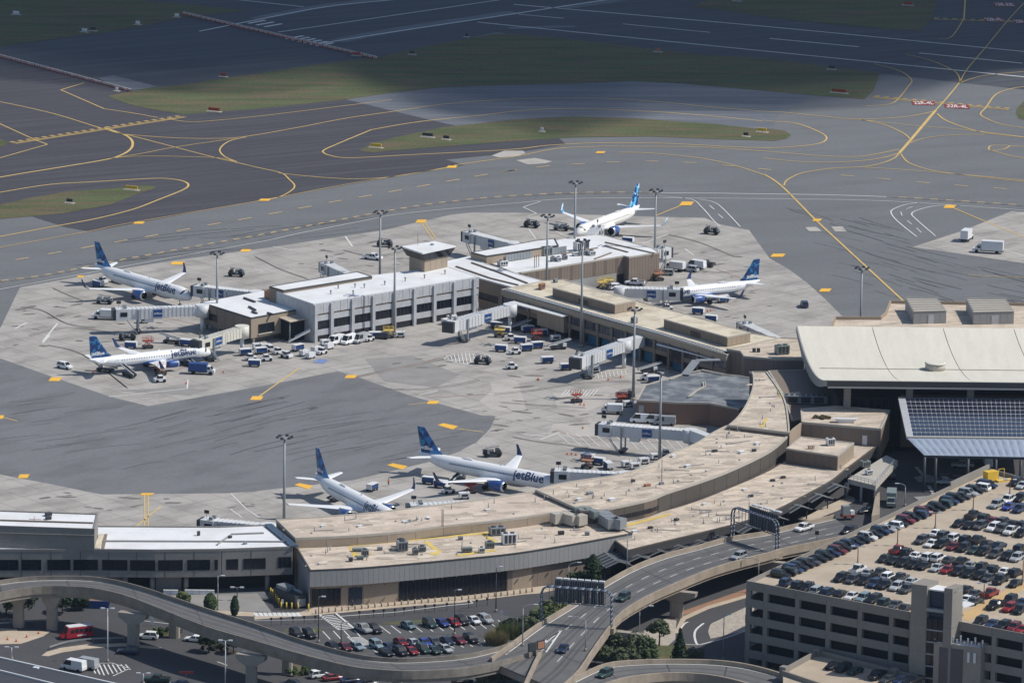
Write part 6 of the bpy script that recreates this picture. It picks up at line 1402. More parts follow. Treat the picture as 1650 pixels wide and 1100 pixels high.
for (x0, y0), (x1, y1), n_ in (((1344, 936), (1470, 958), 9), ((1410, 906), (1645, 950), 16), ((1470, 875), (1645, 905), 13), ((1530, 848), (1650, 868), 9)):
    for k in range(n_+1): x = x0+(x1-x0)*k/n_; y = y0+(y1-y0)*k/n_; gl((x-9, y+9), (x+20, y-12))
tag(mw.build('parking_bay_lines', 'paint_white_faded'), kind='structure')
# stair tower
t = thing('stair_tower', 'tall concrete stair tower with dark glass slot rising above the garage roof', 'stair tower', P(1500, 1100, 0))
q = PL([(1469, 940), (1535, 948.5), (1552, 942), (1488, 931)], 26.8)
mb = MB(); mb.prism([q[0], lerp(q[0], q[1], .38), lerp(q[3], q[2], .38), q[3]], 0, 26.8); part(t, 'left_shaft', mb, 'garage_concrete')
mb = MB(); mb.prism([lerp(q[0], q[1], .80), q[1], q[2], lerp(q[3], q[2], .80)], 0, 26.8); part(t, 'right_shaft', mb, 'garage_concrete')
a, b = lerp(q[0], q[1], .38), lerp(q[0], q[1], .80)
mb = MB(); mb.prism([lerp(a, q[3], .25), lerp(b, q[2], .25), lerp(q[3], q[2], .80), lerp(q[3], q[2], .38)], 0, 25.4); part(t, 'core', mb, 'glass_blue')
mb = MB(); slab(mb, a, b, -.8, .1, 21.2, 21.9); part(t, 'glass_ledge', mb, 'metal_grey')
for lv in range(7):
    for j in range(3):
        mb = MB(); slab(mb, lerp(a, b, j/3+.02), lerp(a, b, (j+1)/3-.02), -.5, -.4, 1+lv*2.7, 3.5+lv*2.7); part(t, 'glass_pane', mb, 'glass_dark')
    mb = MB(); slab(mb, a, b, -.45, -.2, .7+lv*2.7, 1.0+lv*2.7); part(t, 'floor_band', mb, 'metal_grey')
mb = MB(); mb.prism([lerp(q[0], q[3], .12), lerp(q[1], q[2], .12), lerp(q[1], q[2], .9), lerp(q[0], q[3], .9)], 25.7, 26.0); part(t, 'roof', mb, 'roof_white')
for z in (6, 12, 18): 
    for aa, bb in ((q[0], lerp(q[0], q[1], .38)), (lerp(q[0], q[1], .8), q[1]), (q[1], q[2])):
        mb = MB(); slab(mb, aa, bb, 0, .012, z, z+.06); part(t, 'panel_joint', mb, 'panel_brown')
mb = MB(); mb.prism(PL([(1552, 978), (1570, 972), (1556, 968), (1548, 970)], 20.6), 20.4, 20.7); part(t, 'door_canopy', mb, 'metal_white')
# mast head building with aerials
t = thing('equipment_tower', 'small pale concrete tower crowded with aerials in front of the garage', 'tower', P(1550, 1150, 0))
q = PL([(1505, 1034), (1581, 1043), (1597, 1036), (1520, 1028)], 14.5)
mb = MB(); mb.prism(q, 0, 14.5); part(t, 'wall', mb, 'concrete_pier')
mb = MB(); slab(mb, lerp(q[0], q[1], .12), lerp(q[0], q[1], .62), 0, .12, 4.5, 13.6); part(t, 'dark_screen', mb, 'glass_blue')
mb = MB(); slab(mb, lerp(q[0], q[1], -.1), lerp(q[0], q[1], .8), 0, 3.0, 3.6, 4.0); part(t, 'canopy', mb, 'metal_grey')
mb = MB(); c = sum(q, Vector())/4; mb.prism([c+(p-c)*.9 for p in q], 14.5, 14.6); part(t, 'roof', mb, 'roof_white')
for j in range(14):
    p = lerp(q[0], q[1], j/13)+Vector((.3, .5)); h_ = (.8, 1.6, 1.1, 2.0)[j % 4]; mb = MB(); mb.cyl((p.x, p.y, 14.5), (p.x, p.y, 14.5+h_), .08, n=5); mb.box((p.x, p.y, 14.5+h_*.5), (.35, .25, h_*.5)); part(t, 'aerial', mb, 'metal_white')
for x_ in (.72, .85): mb = MB(); slab(mb, lerp(q[0], q[1], x_), lerp(q[0], q[1], x_+.05), 0, .35, 11, 13.2); part(t, 'aerial_panel', mb, 'metal_white')
# lower deck in front
t = thing('lower_parking_deck', 'low tan parking deck tucked in front of the garage', 'parking deck', P(1330, 1140, 0))
q = PL([(1262, 1079), (1318, 1048), (1480, 1090), (1480, 1150), (1262, 1150)], 7.0)
mb = MB(); mb.prism(q, 0, 6.0); part(t, 'deck', mb, ['garage_deck'])
for a, b in ((q[0], q[1]), (q[1], q[2])): mb = MB(); slab(mb, b, a, 0, .4, 5, 7.2); part(t, 'parapet', mb, 'garage_concrete')
mb = MB(); slab(mb, q[0], P(1400, 1125, 7.0), -.02, .4, 4.5, 7.0); part(t, 'parapet', mb, 'garage_concrete')
for x, y in ((1264, 1077), (1318, 1048), (1441, 1080)): p = P(x, y, 7); mb = MB(); mb.box((p.x, p.y, 4), (1.6, 1.6, 3.6), R(-35)); part(t, 'pillar', mb, 'garage_concrete')
# yellow plant on the garage corner
t = thing('yellow_generator', 'bright yellow generator box at the far corner of the garage roof', 'generator', P(1596, 775, GZ), R(30))
mb = MB(); mb.box((0, 0, .3), (3.0, 2.0, 2.2)); mb.build('housing', 'box_yellow', t); mb = MB(); mb.box((0, 0, 0), (3.2, 2.2, .3)); mb.build('skid', 'metal_dark', t)
mb = MB()
for x in (2.2, 3.8): mb.cyl((x, 0, 0), (x, 0, 2.6), .08, n=5)
mb.beam((2.2, 0, 2.6), (3.8, 0, 2.6), .12, .12); mb.build('pipe_frame', 'box_yellow', t)
mb = MB(); mb.box((2.8, -1.6, 0), (4, 1.2, .5)); mb.build('pallet', 'walk_yellow', t)

# ---------------------------------------------------------------- dark roof at the lower left corner
t = thing('corner_building', 'dark flat roof with thin white edge cut off by the lower left corner', 'building', P(40, 1120, 0))
q = PL([(-120, 1032), (0, 1059), (183, 1100), (260, 1118), (260, 1300), (-120, 1300)], 7.5)
mb = MB(); mb.prism(q, 0, 7.5); part(t, 'wall', mb, 'wall_concrete')
mb = MB(); mb.face([(p.x, p.y, 7.53) for p in inset(q, .3)]); part(t, 'roof', mb, 'roof_slate')
mb = MB(); slab(mb, q[3], q[0], -.3, .1, 7.3, 7.75); part(t, 'coping', mb, 'metal_white')
mb = MB(); mb.beam(P(-20, 1076, 7.55), P(110, 1108, 7.55), .35, .35); part(t, 'roof_rail', mb, 'metal_white')
mb = MB(); p = P(58, 1076, 7.5); mb.box(p, (1.2, 1.0, .3), R(-20)); part(t, 'roof_hatch', mb, 'metal_white')
# ================================================================ cars
mat('car_paint', (.5, .5, .5), .28, .0, grain=0, objcol=True, spec=.6)
mat('car_glass', (.018, .022, .028), .08, 0, grain=0, spec=.7)
mat('rubber', (.015, .015, .016), .9, 0, grain=0)
mat('head_lamp', (.62, .64, .66), .2, 0, grain=0)
mat('tail_lamp', (.30, .015, .015), .3, 0, grain=0)
PAINT = dict(k=('black', (.012, .013, .016)), g=('dark grey', (.06, .063, .07)), s=('silver', (.36, .38, .40)), w=('white', (.72, .73, .74)), r=('red', (.21, .014, .02)), m=('maroon', (.13, .018, .03)), b=('dark blue', (.018, .035, .085)), n=('dark green', (.022, .05, .045)), t=('teal grey', (.17, .24, .27)), u=('blue', (.03, .05, .25)))
CARS = {}
def make_car(kind, lights):
    L, W, H, belt = dict(sedan=(4.75, 1.84, 1.45, .92), suv=(4.75, 1.92, 1.76, 1.05), pickup=(5.7, 2.0, 1.85, 1.12), van=(5.7, 2.05, 2.45, 1.25), minivan=(5.05, 1.98, 1.75, 1.0))[kind]
    # lower body: stations (x, half width, bottom, top)
    if kind == 'van': st = [(-.5, .93, .45, 1.2), (-.485, .98, .3, 1.3), (.3, 1, .28, 1.3), (.42, .98, .3, 1.12), (.485, .9, .35, .95), (.5, .8, .45, .8)]
    elif kind == 'pickup': st = [(-.5, .95, .5, 1.05), (-.49, 1, .45, 1.1), (-.12, 1, .36, 1.12), (.2, 1, .36, 1.12), (.44, .97, .38, 1.05), (.49, .9, .42, .95), (.5, .84, .5, .85)]
    else:
        b = belt; st = [(-.5, .82, .45, b*.85), (-.485, .93, .32, b*.98), (-.36, 1, .26, b*1.02), (.1, 1, .24, b), (.25, 1, .24, b*.97), (.42, .95, .26, b*.84), (.485, .86, .3, b*.72), (.5, .74, .42, b*.6)]
    mb = MB()
    mb.loft([[(x*L, y*hw*W/2, z) for y, z in ((-.9, z0), (-1, z0+.18), (-1, z1-.14), (-.88, z1), (.88, z1), (1, z1-.14), (1, z0+.18), (.9, z0))] for x, hw, z0, z1 in st], 0, sm=False)
    # cabin: base x range, roof x range
    c = dict(sedan=(-.40, .22, -.22, .06), suv=(-.475, .22, -.40, .08), pickup=(-.14, .24, -.11, .12), van=(-.485, .40, -.47, .25), minivan=(-.475, .30, -.42, .10))[kind]
    zb = belt-.04 if kind != 'pickup' else 1.06
    if kind == 'van': zb = 1.26
    rw = .78 if kind != 'van' else .90
    def rect(x0, x1, w_, z): return [(x0*L, -w_*W/2, z), (x1*L, -w_*W/2, z), (x1*L, w_*W/2, z), (x0*L, w_*W/2, z)]
    rz = H-.06
    roof = MB(); mb.loft([rect(c[2]-.005, c[3]+.005, rw+.02, rz), rect(c[2]+.02, c[3]-.015, rw-.06, H)], 0, sm=False)
    for x0, x1 in ((c[0], c[2]), (c[1], c[3])):                     # pillars
        for s_ in (-1, 1): mb.beam((x0*L, s_*.93*W/2, zb), (x1*L, s_*rw*W/2, rz), .1, .1)
    for s_ in (-1, 1):
        xm = (c[0]+c[1])/2; mb.beam((xm*L, s_*.945*W/2, zb), ((c[2]+c[3])/2*L, s_*(rw+.015)*W/2, rz), .1, .12)
    if kind == 'pickup':
        for s_ in (-1, 1): mb.box((-.32*L, s_*.9*W/2, 1.1), (.34*L, .16, .14))
        mb.box((-.49*L, 0, 1.08), (.1, W*.9, .16))
    if kind == 'van':
        mb.loft([rect(-.487, .02, .96, 1.25), rect(-.475, .02, .905, H-.05)], 0, sm=False)
    body = mb.build('parked_'+dict(sedan='car', suv='suv', pickup='pickup', van='van', minivan='minivan')[kind], 'car_paint')
    gb = MB(); gb.loft([rect(c[0], c[1], .95, zb), rect(c[2], c[3], rw, rz)], 0, sm=False); gb.build('glasshouse', 'car_glass', body)
    if kind == 'pickup':
        bb = MB(); bb.box((-.325*L, 0, 1.10), (.31*L, W*.72, .06)); bb.build('load_bed', 'rubber', body)
    wm = MB(); wm.cyl((0, -.12, 0), (0, .12, 0), .35, n=12)
    w0 = wm.build('wheel', 'rubber', body)
    for i, (x, y) in enumerate(((.31, -1), (.31, 1), (-.31, -1), (-.31, 1))):
        w_ = w0 if i == 0 else w0.copy()
        if i: COL.objects.link(w_); w_.parent = body
        w_.location = (x*L, y*(W/2-.11), .35)
    if lights:
        lm = MB(); lm.box((0, 0, 0), (.1, .36, .16)); l0 = lm.build('headlight', 'head_lamp', body); l0.location = (.485*L, W*.34, belt*.62)
        l1 = l0.copy(); COL.objects.link(l1); l1.parent = body; l1.location = (.485*L, -W*.34, belt*.62)
        lm = MB(); lm.box((0, 0, 0), (.08, .26, .22)); l0 = lm.build('tail_light', 'tail_lamp', body); l0.location = (-.492*L, W*.38, belt*.68)
        l1 = l0.copy(); COL.objects.link(l1); l1.parent = body; l1.location = (-.492*L, -W*.38, belt*.68)
        lm = MB(); lm.box((0, 0, 0), (.04, W*.6, .18)); l0 = lm.build('grille', 'rubber', body); l0.location = (.495*L, 0, belt*.5)
    return body
USED = set()
WORD = dict(sedan='saloon car', suv='suv', pickup='pickup truck', van='van', minivan='minivan')
CNAME = dict(sedan='car', suv='suv', pickup='pickup', van='van', minivan='minivan')
def car(kind, col, loc, rz, label, group=None, lights=False):
    key = (kind, lights)
    if key not in CARS: CARS[key] = make_car(kind, lights)
    src = CARS[key]; cn, rgb = PAINT[col]; j = random.Random(hash((round(loc[0], 2), round(loc[1], 2))) & 0xffff)
    f_ = j.uniform(.8, 1.25); rgb = tuple(c*f_ for c in rgb)
    if key not in USED:
        USED.add(key); o = src; o.location = loc; o.rotation_euler = (0, 0, rz); o.color = (*rgb, 1)
    else: o = dup(src, loc, rz, color=(*rgb, 1))
    tag(o, label, CNAME[kind], group); return o
ORD = ['first', 'second', 'third', 'fourth', 'fifth', 'sixth', 'seventh', 'eighth', 'ninth', 'tenth', 'eleventh', 'twelfth', '13th', '14th', '15th', '16th', '17th', '18th', '19th', '20th', '21st', '22nd', '23rd', '24th', '25th', '26th', '27th', '28th', '29th', '30th', '31st', '32nd', '33rd', '34th', '35th']
rk = random.Random(5)
def carrow(pts, cols, heading, where, z=GZ, group='cars parked on the garage roof', kinds=None, lights=False, jit=3, flip=0.0):
    for i, ((x, y), c) in enumerate(zip(pts, cols)):
        k = kinds[i] if kinds else rk.choice(['sedan', 'sedan', 'suv', 'suv', 'suv', 'minivan'])
        if isinstance(k, str) and k in 'SUPVM': k = dict(S='sedan', U='suv', P='pickup', V='van', M='minivan')[k]
        p = P(x, y, z+.75); h = heading+rk.uniform(-jit, jit)+(180 if rk.random() < flip else 0)
        car(k, c, (p.x+rk.uniform(-.15, .15), p.y+rk.uniform(-.3, .3), z+.05), R(h), f'{PAINT[c][0]} {WORD[k]}, {ORD[i]} {where}', group, lights)
def span(a, b, n): return [(a[0]+(b[0]-a[0])*i/(n-1), a[1]+(b[1]-a[1])*i/(n-1)) for i in range(n)]
T8 = lambda L_: [(1230+x/3.929, 820+y/3.929) for x, y in L_]
T4 = lambda L_: [(1380+x/6.111, 740+y/6.111) for x, y in L_]
carrow(span((1258, 925), (1590, 780), 34), 'kkbkkgkkbmkbkkwkbswkmkbmkknbkgskwb', -31, 'from the corner along the long garage parapet', flip=.15)
carrow(T8([(150, 462), (222, 478), (275, 495), (340, 508), (412, 520), (488, 528), (562, 547), (632, 560), (702, 568), (768, 588), (838, 603), (905, 618)]), 'bkksbkwtkngk', -121, 'from the corner along the front garage parapet', flip=.5)
ua = [(495, 430), (568, 440), (640, 452), (703, 468), (770, 477), (848, 488), (910, 502)]
carrow(T8(ua), 'kgkbksg', -121, 'in the front facing row left of the stair tower')
carrow(T8([(600, 378), (668, 398), (735, 402), (795, 424), (865, 432), (938, 450)]), 'wsgwgs', 59, 'in the rear facing row left of the stair tower', kinds='PSPUPS')
carrow(T8([(1290, 502), (1345, 527), (1296, 562), (1342, 578), (1440, 532)]), 'kgwgr', 59, 'in the cluster right of the stair tower', kinds='SSSSP')
carrow(T8([(765, 310), (830, 322), (890, 335), (955, 346), (1020, 356), (1098, 367), (1165, 380), (1232, 392), (1300, 402), (1372, 416), (1432, 430), (1500, 445), (1592, 465)]), 'kkkkksrkkkgkk', -121, 'in the front facing middle row of the garage roof', kinds='SSUUSSSUUUSPS')
carrow(T8([(850, 258), (912, 272), (972, 290), (1045, 300), (1110, 306), (1180, 318), (1252, 332), (1322, 348), (1392, 362), (1460, 380), (1530, 388), (1600, 402)]), 'rkwwwgkskkwk', 59, 'in the rear facing middle row of the garage roof', kinds='PUSUUSPSUUSU')
carrow(T8([(1000, 195), (1070, 212), (1132, 220), (1202, 232), (1268, 242), (1334, 254), (1402, 266), (1468, 280), (1542, 296), (1602, 304)]), 'gwkmknkgks', -121, 'in the front facing row behind the red pickup', kinds='USUSUSUUUU')
carrow(T8([(1095, 146), (1150, 162), (1216, 176), (1282, 190), (1350, 198), (1422, 214), (1492, 224), (1625, 248)]), 'wgwkkkbk', 59, 'in the rear facing row behind the red pickup', kinds='SUUUPSSU')
carrow(T8([(1236, 86), (1308, 96), (1376, 104), (1460, 115), (1510, 124), (1568, 136), (1640, 152)]), 'kkgwgwk', -121, 'in the front facing row by the far lamp posts', kinds='SSUUUPU')
carrow(T8([(1330, 36), (1402, 54), (1455, 66), (1520, 76), (1588, 90), (1645, 100)]), 'kkmgkk', 59, 'in the rear facing row by the far lamp posts', kinds='PUSUSU')
carrow(T4([(1382, 442), (1498, 460), (1605, 482), (1490, 390), (1615, 378)]), 'subwk', -121, 'in the row nearest the yellow generator', kinds='USUPU')
carrow(T4([(1570, 220), (1640, 246)]), 'ks', -121, 'parked by the yellow generator pallet', kinds='US')
carrow(T8([(1370, 708), (1448, 722), (1520, 735), (1588, 745), (1645, 756)]), 'kbkmr', -121, 'along the parapet right of the stair tower')
carrow(T8([(1470, 606), (1560, 572), (1556, 622), (1622, 634), (1642, 585)]), 'kkrkb', -121, 'beside the orange painted strip', kinds='PUUUS')
carrow(T8([(440, 985), (505, 1000), (582, 1020), (722, 1048), (792, 1072), (872, 1078), (955, 1084)]), 'kknkgbk', -125, 'on the low deck in front of the garage', z=6.0, group='cars on the low parking deck', kinds='SUSPSSP')
# surface car park
G_ = 'cars in the surface car park'
carrow([(585, 1012), (604, 1013)], 'sk', -60, 'in the front bays by the crossing', .1, G_, 'PU', True)
carrow([(657, 1006)], 't', -60, 'alone in the middle of the back bays', .1, G_, 'S', True)
carrow([(693, 1003), (712, 1002), (731, 1001), (745, 999.5), (764, 998.5), (782, 996.5)], 'nurkws', -60, 'of the six cars in the back bays', .1, G_, 'USSUSU', True)
carrow([(478, 1019), (498, 1021)], 'kk', -60, 'of the pair by the ramp parapet', .1, G_, 'UU', True)
carrow([(646, 1033), (666, 1034), (684, 1033), (700, 1032), (720, 1031), (738, 1030), (758, 1028)], 'rsugbmk', -60, 'in the rear row by the yellow dumpster free bays', .1, G_, 'SSSSSSU', True)
for o in [o for o in COL.objects if o.get('label', '').endswith('by the yellow dumpster free bays')]: o['label'] = o['label'].replace('in the rear row by the yellow dumpster free bays', 'in the rear row of the middle bays')
carrow([(536, 1039), (556, 1041), (575, 1040)], 'kmt', -60, 'of three partly behind the ramp parapet', .1, G_, 'SSS', True)
carrow([(608, 1038), (626, 1041), (622, 1049), (646, 1049), (664, 1047), (681, 1045), (700, 1046), (718, 1044)], 'tbkkrnns', -60, 'in the front row of the middle bays', .1, G_, 'USSUSUSS', True)
# lower left
for k, c, x, y, h, lb in (('van', 'w', 119, 1074, 150, 'white panel van in front, beside the hatched paving'), ('van', 's', 139, 1071, 150, 'pale van just behind the white panel van'), ('suv', 'w', 238, 1024, 172, 'white suv passing the flared ramp pier'), ('suv', 'b', 207, 1048, 172, 'dark blue suv at the tip of the kerbed island'), ('sedan', 'w', 314, 1028, 165, 'white car parked beside the planting bed'), ('pickup', 'n', 254, 1094, 170, 'dark green pickup with pale cab at the bottom edge'), ('sedan', 'b', 290, 1101, 170, 'dark blue car cut off at the bottom edge'), ('suv', 'w', 516, 1086, 25, 'white suv beside the red car at the bottom'), ('sedan', 'r', 536, 1090, 25, 'red car beside the white suv at the bottom'), ('sedan', 'b', 565, 1094, 25, 'dark blue car right of the red one at the bottom'), ('sedan', 'k', 592, 1099, 25, 'black car cut by the bottom edge'), ('sedan', 'k', 468, 1100, 170, 'black car under the ramp by the small planting bed'), ('suv', 'k', 745, 1096, 25, 'black suv under the leafy shrubs at the bottom')):
    p = P(x, y, .75); car(k, c, (p.x, p.y, .1), R(h), lb, None, True)
for k, c, t, u, lb in (('suv', 's', .665, .80, 'silver suv driving in the shadow of the far gantry'), ('pickup', 'w', .90, .22, 'white pickup on the highway by the kerbside canopies'), ('suv', 'k', .985, .78, 'black suv on the highway beside the garage parapet'), ('suv', 'n', .335, .64, 'dark green suv on the highway beyond the near gantry'), ('sedan', 'b', .115, .60, 'dark blue car on the highway before the near gantry')):
    p = hpt(t, u); q = hpt(t+.01, u); car(k, c, (p.x, p.y, p.z+.03), math.atan2(p.y-q.y, p.x-q.x), lb, None, True)
p = LF[3].lerp(LN[3], .45); q = LF[4].lerp(LN[4], .45); car('suv', 'n', (p.x, p.y, LZ[3]+.05), math.atan2(p.y-q.y, p.x-q.x), 'dark green suv on the low curving ramp', None, True)
for k, c, x, y, h, lb in (('sedan', 'k', 1397, 821, -150, 'black car beside the tunnel portal'), ('pickup', 's', 1551, 748, 178, 'silver pickup in the shade under the solar canopy'), ('van', 'w', 1592, 745, 90, 'white van in the shade under the solar canopy'), ('pickup', 's', 1522, 775, 10, 'silver pickup beside the slim posts of the solar canopy'), ('suv', 'g', 1435, 765, 100, 'dark grey suv in the shade beyond the tunnel portal')):
    p = P(x, y, 4.4); car(k, c, (p.x, p.y, 3.66), R(h), lb, None, True)
for k, c, x, y, h, lb in (('suv', 'w', 105, 589, -40, 'white suv on the apron behind the smaller left jet'), ('van', 'w', 541, 550, -125, 'white passenger van nearest the stair canopy'), ('van', 'w', 563, 549, -125, 'white passenger van in the middle of three by the pier'), ('van', 's', 581, 547, -125, 'pale van, last of the three by the pier'), ('suv', 'g', 613, 541, 170, 'grey suv parked against the white pier'), ('suv', 'b', 1296, 490, 95, 'dark blue suv alone on the right apron'), ('suv', 'w', 995, 462, 20, 'white suv by the yellow stacked gear'), ('pickup', 'w', 1023, 455, 170, 'white pickup by the brown clad building'), ('suv', 's', 1113, 433, 150, 'silver suv behind the right jet, in front of the pale vans'), ('van', 'w', 1122, 428, 150, 'white van behind the silver suv'), ('pickup', 'g', 1137, 425, 150, 'dark grey pickup, farthest of the group behind the right jet'), ('suv', 's', 1073, 439, 170, 'silver suv next to the orange machine'), ('van', 'w', 1033, 676, 175, 'white van nearest the garage door mast, first of three'), ('van', 'w', 1055, 677, 175, 'white van in the middle of three by the brick building'), ('van', 's', 1071, 680, 175, 'pale van, last of three by the brick building'), ('pickup', 'w', 601, 414, -25, 'white pickup beyond the white pier roof')):
    p = P(x, y, .75); car(k, c, (p.x, p.y, .05), R(h), lb, None, True)

# ---------------------------------------------------------------- red bus, trucks
def wheels(t, xs, y, r=.48):
    wm = MB(); wm.cyl((0, -.15, 0), (0, .15, 0), r, n=12); w0 = wm.build('wheel', 'rubber', t); first = True
    for x in xs:
        for s_ in (-1, 1):
            w_ = w0 if first else w0.copy()
            if not first: COL.objects.link(w_); w_.parent = t
            first = False; w_.location = (x, s_*y, r)
def boxtruck(label, px, py, h, name='box_truck', boxm='metal_white', cabm='metal_white', L=7.5, hh=3.1, z=0.05):
    p = P(px, py, z); t = thing(name, label, 'truck', p, R(h))
    mb = MB(); mb.box((-L*.14, 0, .85), (L*.70, 2.3, hh-.85)); mb.build('cargo_box', boxm, t)
    mb = MB(); mb.box((-L*.05, 0, .55), (L*.9, 1.8, .3)); mb.build('chassis', 'rubber', t)
    mb = MB(); mb.loft([[(x, y*1.0, zz) for x, y in ((L*.23, -1), (x1, -1), (x1, 1), (L*.23, 1))] for zz, x1 in ((.5, L*.5), (1.25, L*.5), (1.35, L*.42), (2.3, L*.33))], 0, sm=False); c_ = mb.build('cab', cabm, t)
    mb = MB(); mb.add([(L*.425, -.9, 1.4), (L*.425, .9, 1.4), (L*.345, .85, 2.2), (L*.345, -.85, 2.2)], [(0, 1, 2, 3)]); mb.build('windscreen', 'car_glass', c_)
    mb = MB(); mb.box((L*.29, 0, 1.4), (L*.1, 2.04, .7)); mb.build('side_window', 'car_glass', c_)
    wheels(t, (L*.36, -L*.3), 1.0); return t
boxtruck('white box truck seen end on, on the far right concrete stand', 1558, 387, 70, L=6.5, hh=3.4)
boxtruck('white box truck side on, beside the other truck on the far right stand', 1592, 407, 168, L=9, hh=3.6)
boxtruck('white catering truck with blue box under the smaller left jet nose', 325, 602, -8, boxm='box_blue', L=7.0, hh=2.9)
boxtruck('white box van by the brown clad building wall end', 1087, 436, 155, L=6, hh=2.8)
boxtruck('white truck half hidden behind the long left boarding bridge', 172, 514, 175, L=8, hh=2.8)
boxtruck('dark teal truck driving out from under the solar canopy', 1436, 812, -95, boxm='metal_green', cabm='metal_green', L=8, hh=3.2, z=3.65)
boxtruck('white service truck beside the red machine by the dark roofed building', 986, 666, 175, L=5.5, hh=2.6)
t = thing('shuttle_bus', 'red shuttle bus with pale roof turning in the lower left', 'bus', P(122, 1027, .06), R(205))
mat('bus_red', (.36, .02, .035), .35, .04, 3)
mb = MB(); mb.loft([[(x, y*1.2, zz) for x, y in ((-4.6, -1), (x1, -1), (x1, 1), (-4.6, 1))] for zz, x1 in ((.4, 3.2), (1.5, 3.2), (2.9, 2.7))], 0, sm=False); b_ = mb.build('body', 'bus_red', t); t.scale = (.8, .95, .95)
mb = MB(); mb.box((-1, 0, 2.9), (7.0, 2.2, .16)); mb.build('roof', 'metal_white', t)
mb = MB(); mb.loft([[(x, y, zz) for x, y in ((3.1, -1), (x1, -.9), (x1, .9), (3.1, 1))] for zz, x1 in ((.45, 4.6), (1.1, 4.5), (1.5, 3.3))], 0, sm=False); mb.build('bonnet', 'bus_red', t)
for s_ in (-1, 1):
    for k in range(5):
        mb = MB(); mb.box((-3.9+k*1.35, s_*1.19, 1.55), (1.15, .06, .9)); mb.build('side_window', 'car_glass', t)
    mb = MB(); mb.box((-1.2, s_*1.2, .75), (2.6, .04, .3)); mb.build('white_stripe', 'metal_white', t)
mb = MB(); mb.add([(3.22, -1.0, 1.5), (3.22, 1.0, 1.5), (2.82, .95, 2.7), (2.82, -.95, 2.7)], [(0, 1, 2, 3)]); mb.build('windscreen', 'car_glass', t)
wheels(t, (3.3, -3.0), 1.0)

# ---------------------------------------------------------------- ramp equipment
def template_cart():
    t = thing('baggage_cart', '', 'baggage cart')
    mb = MB(); mb.box((0, 0, .45), (3.2, 1.6, .15)); mb.build('floor', 'metal_dark', t)
    mb = MB(); mb.box((0, 0, 1.75), (3.3, 1.75, .12)); mb.build('roof', 'metal_white', t)
    for x in (-1.6, 1.6): mb = MB(); mb.box((x, 0, .6), (.08, 1.6, 1.15)); mb.build('end_panel', 'metal_white', t)
    mb = MB(); mb.box((0, .1, .6), (3.0, 1.3, 1.12)); mb.build('curtain', 'box_blue', t)
    wheels(t, (1.1, -1.1), .65, .25)
    mb = MB(); mb.beam((1.6, 0, .4), (2.5, 0, .3), .1, .1); mb.build('drawbar', 'metal_dark', t); return t
def template_tug():
    t = thing('tow_tractor', '', 'tow tractor')
    mb = MB(); mb.loft([[(x, y*.85, zz) for x, y in ((-1.5, -1), (x1, -1), (x1, 1), (-1.5, 1))] for zz, x1 in ((.3, 1.6), (.95, 1.6), (1.05, 1.4))], 0, sm=False); mb.build('body', 'metal_white', t)
    mb = MB(); mb.loft([[(x, y*.75, zz) for x, y in ((-.6, -1), (x1, -1), (x1, 1), (-.6, 1))] for zz, x1 in ((1.05, .7), (1.7, .4))], 0, sm=False); mb.build('cab_glass', 'car_glass', t)
    mb = MB(); mb.box((-.1, 0, 1.7), (1.15, 1.55, .1)); mb.build('cab_roof', 'metal_white', t)
    wheels(t, (1.0, -.95), .8, .42); return t
def template_belt():
    t = thing('belt_loader', '', 'belt loader')
    mb = MB(); mb.box((0, 0, .4), (4.6, 1.7, .45)); mb.build('chassis', 'metal_dark', t)
    mb = MB(); mb.beam((-3.2, 0, .9), (3.4, 0, 2.4), .95, .18); mb.build('belt', 'rubber', t)
    for s_ in (-1, 1): mb = MB(); mb.beam((-3.2, s_*.55, .95), (3.4, s_*.55, 2.45), .12, .3); mb.build('side_rail', 'metal_white', t)
    mb = MB(); mb.box((1.4, -.9, .8), (1.0, .5, .9)); mb.build('cab', 'metal_white', t); wheels(t, (1.5, -1.5), .8, .38); return t
def template_gear(m):
    t = thing('service_truck', '', 'ground vehicle')
    mb = MB(); mb.box((-.3, 0, .5), (4.0, 1.7, .45)); mb.build('chassis', 'metal_dark', t)
    mb = MB(); mb.cyl((-2.1, 0, 1.35), (.3, 0, 1.35), .55, n=12); mb.build('tank', m, t)
    for x, y, h_ in ((-2.0, .75, 1.2), (-1.1, -.8, 1.5), (-.2, .8, 1.0)):
        mb = MB(); mb.box((x, y, .9), (.6, .4, h_-.3)); mb.build('equipment_locker', 'metal_grey', t)
    mb = MB(); mb.loft([[(x, y*1.0, zz) for x, y in ((.9, -1), (x1, -1), (x1, 1), (.9, 1))] for zz, x1 in ((.5, 2.3), (1.2, 2.3), (2.0, 1.8))], 0, sm=False); mb.build('cab', m, t)
    mb = MB(); mb.beam((-1.8, .3, 2.0), (1.9, .3, 2.5), .2, .18); mb.build('boom', 'metal_grey', t)
    mb = MB(); mb.add([(2.32, -.85, 1.2), (2.32, .85, 1.2), (1.85, .85, 1.95), (1.85, -.85, 1.95)], [(0, 1, 2, 3)]); mb.build('windscreen', 'car_glass', t)
    wheels(t, (1.6, -1.5), .95, .5); return t
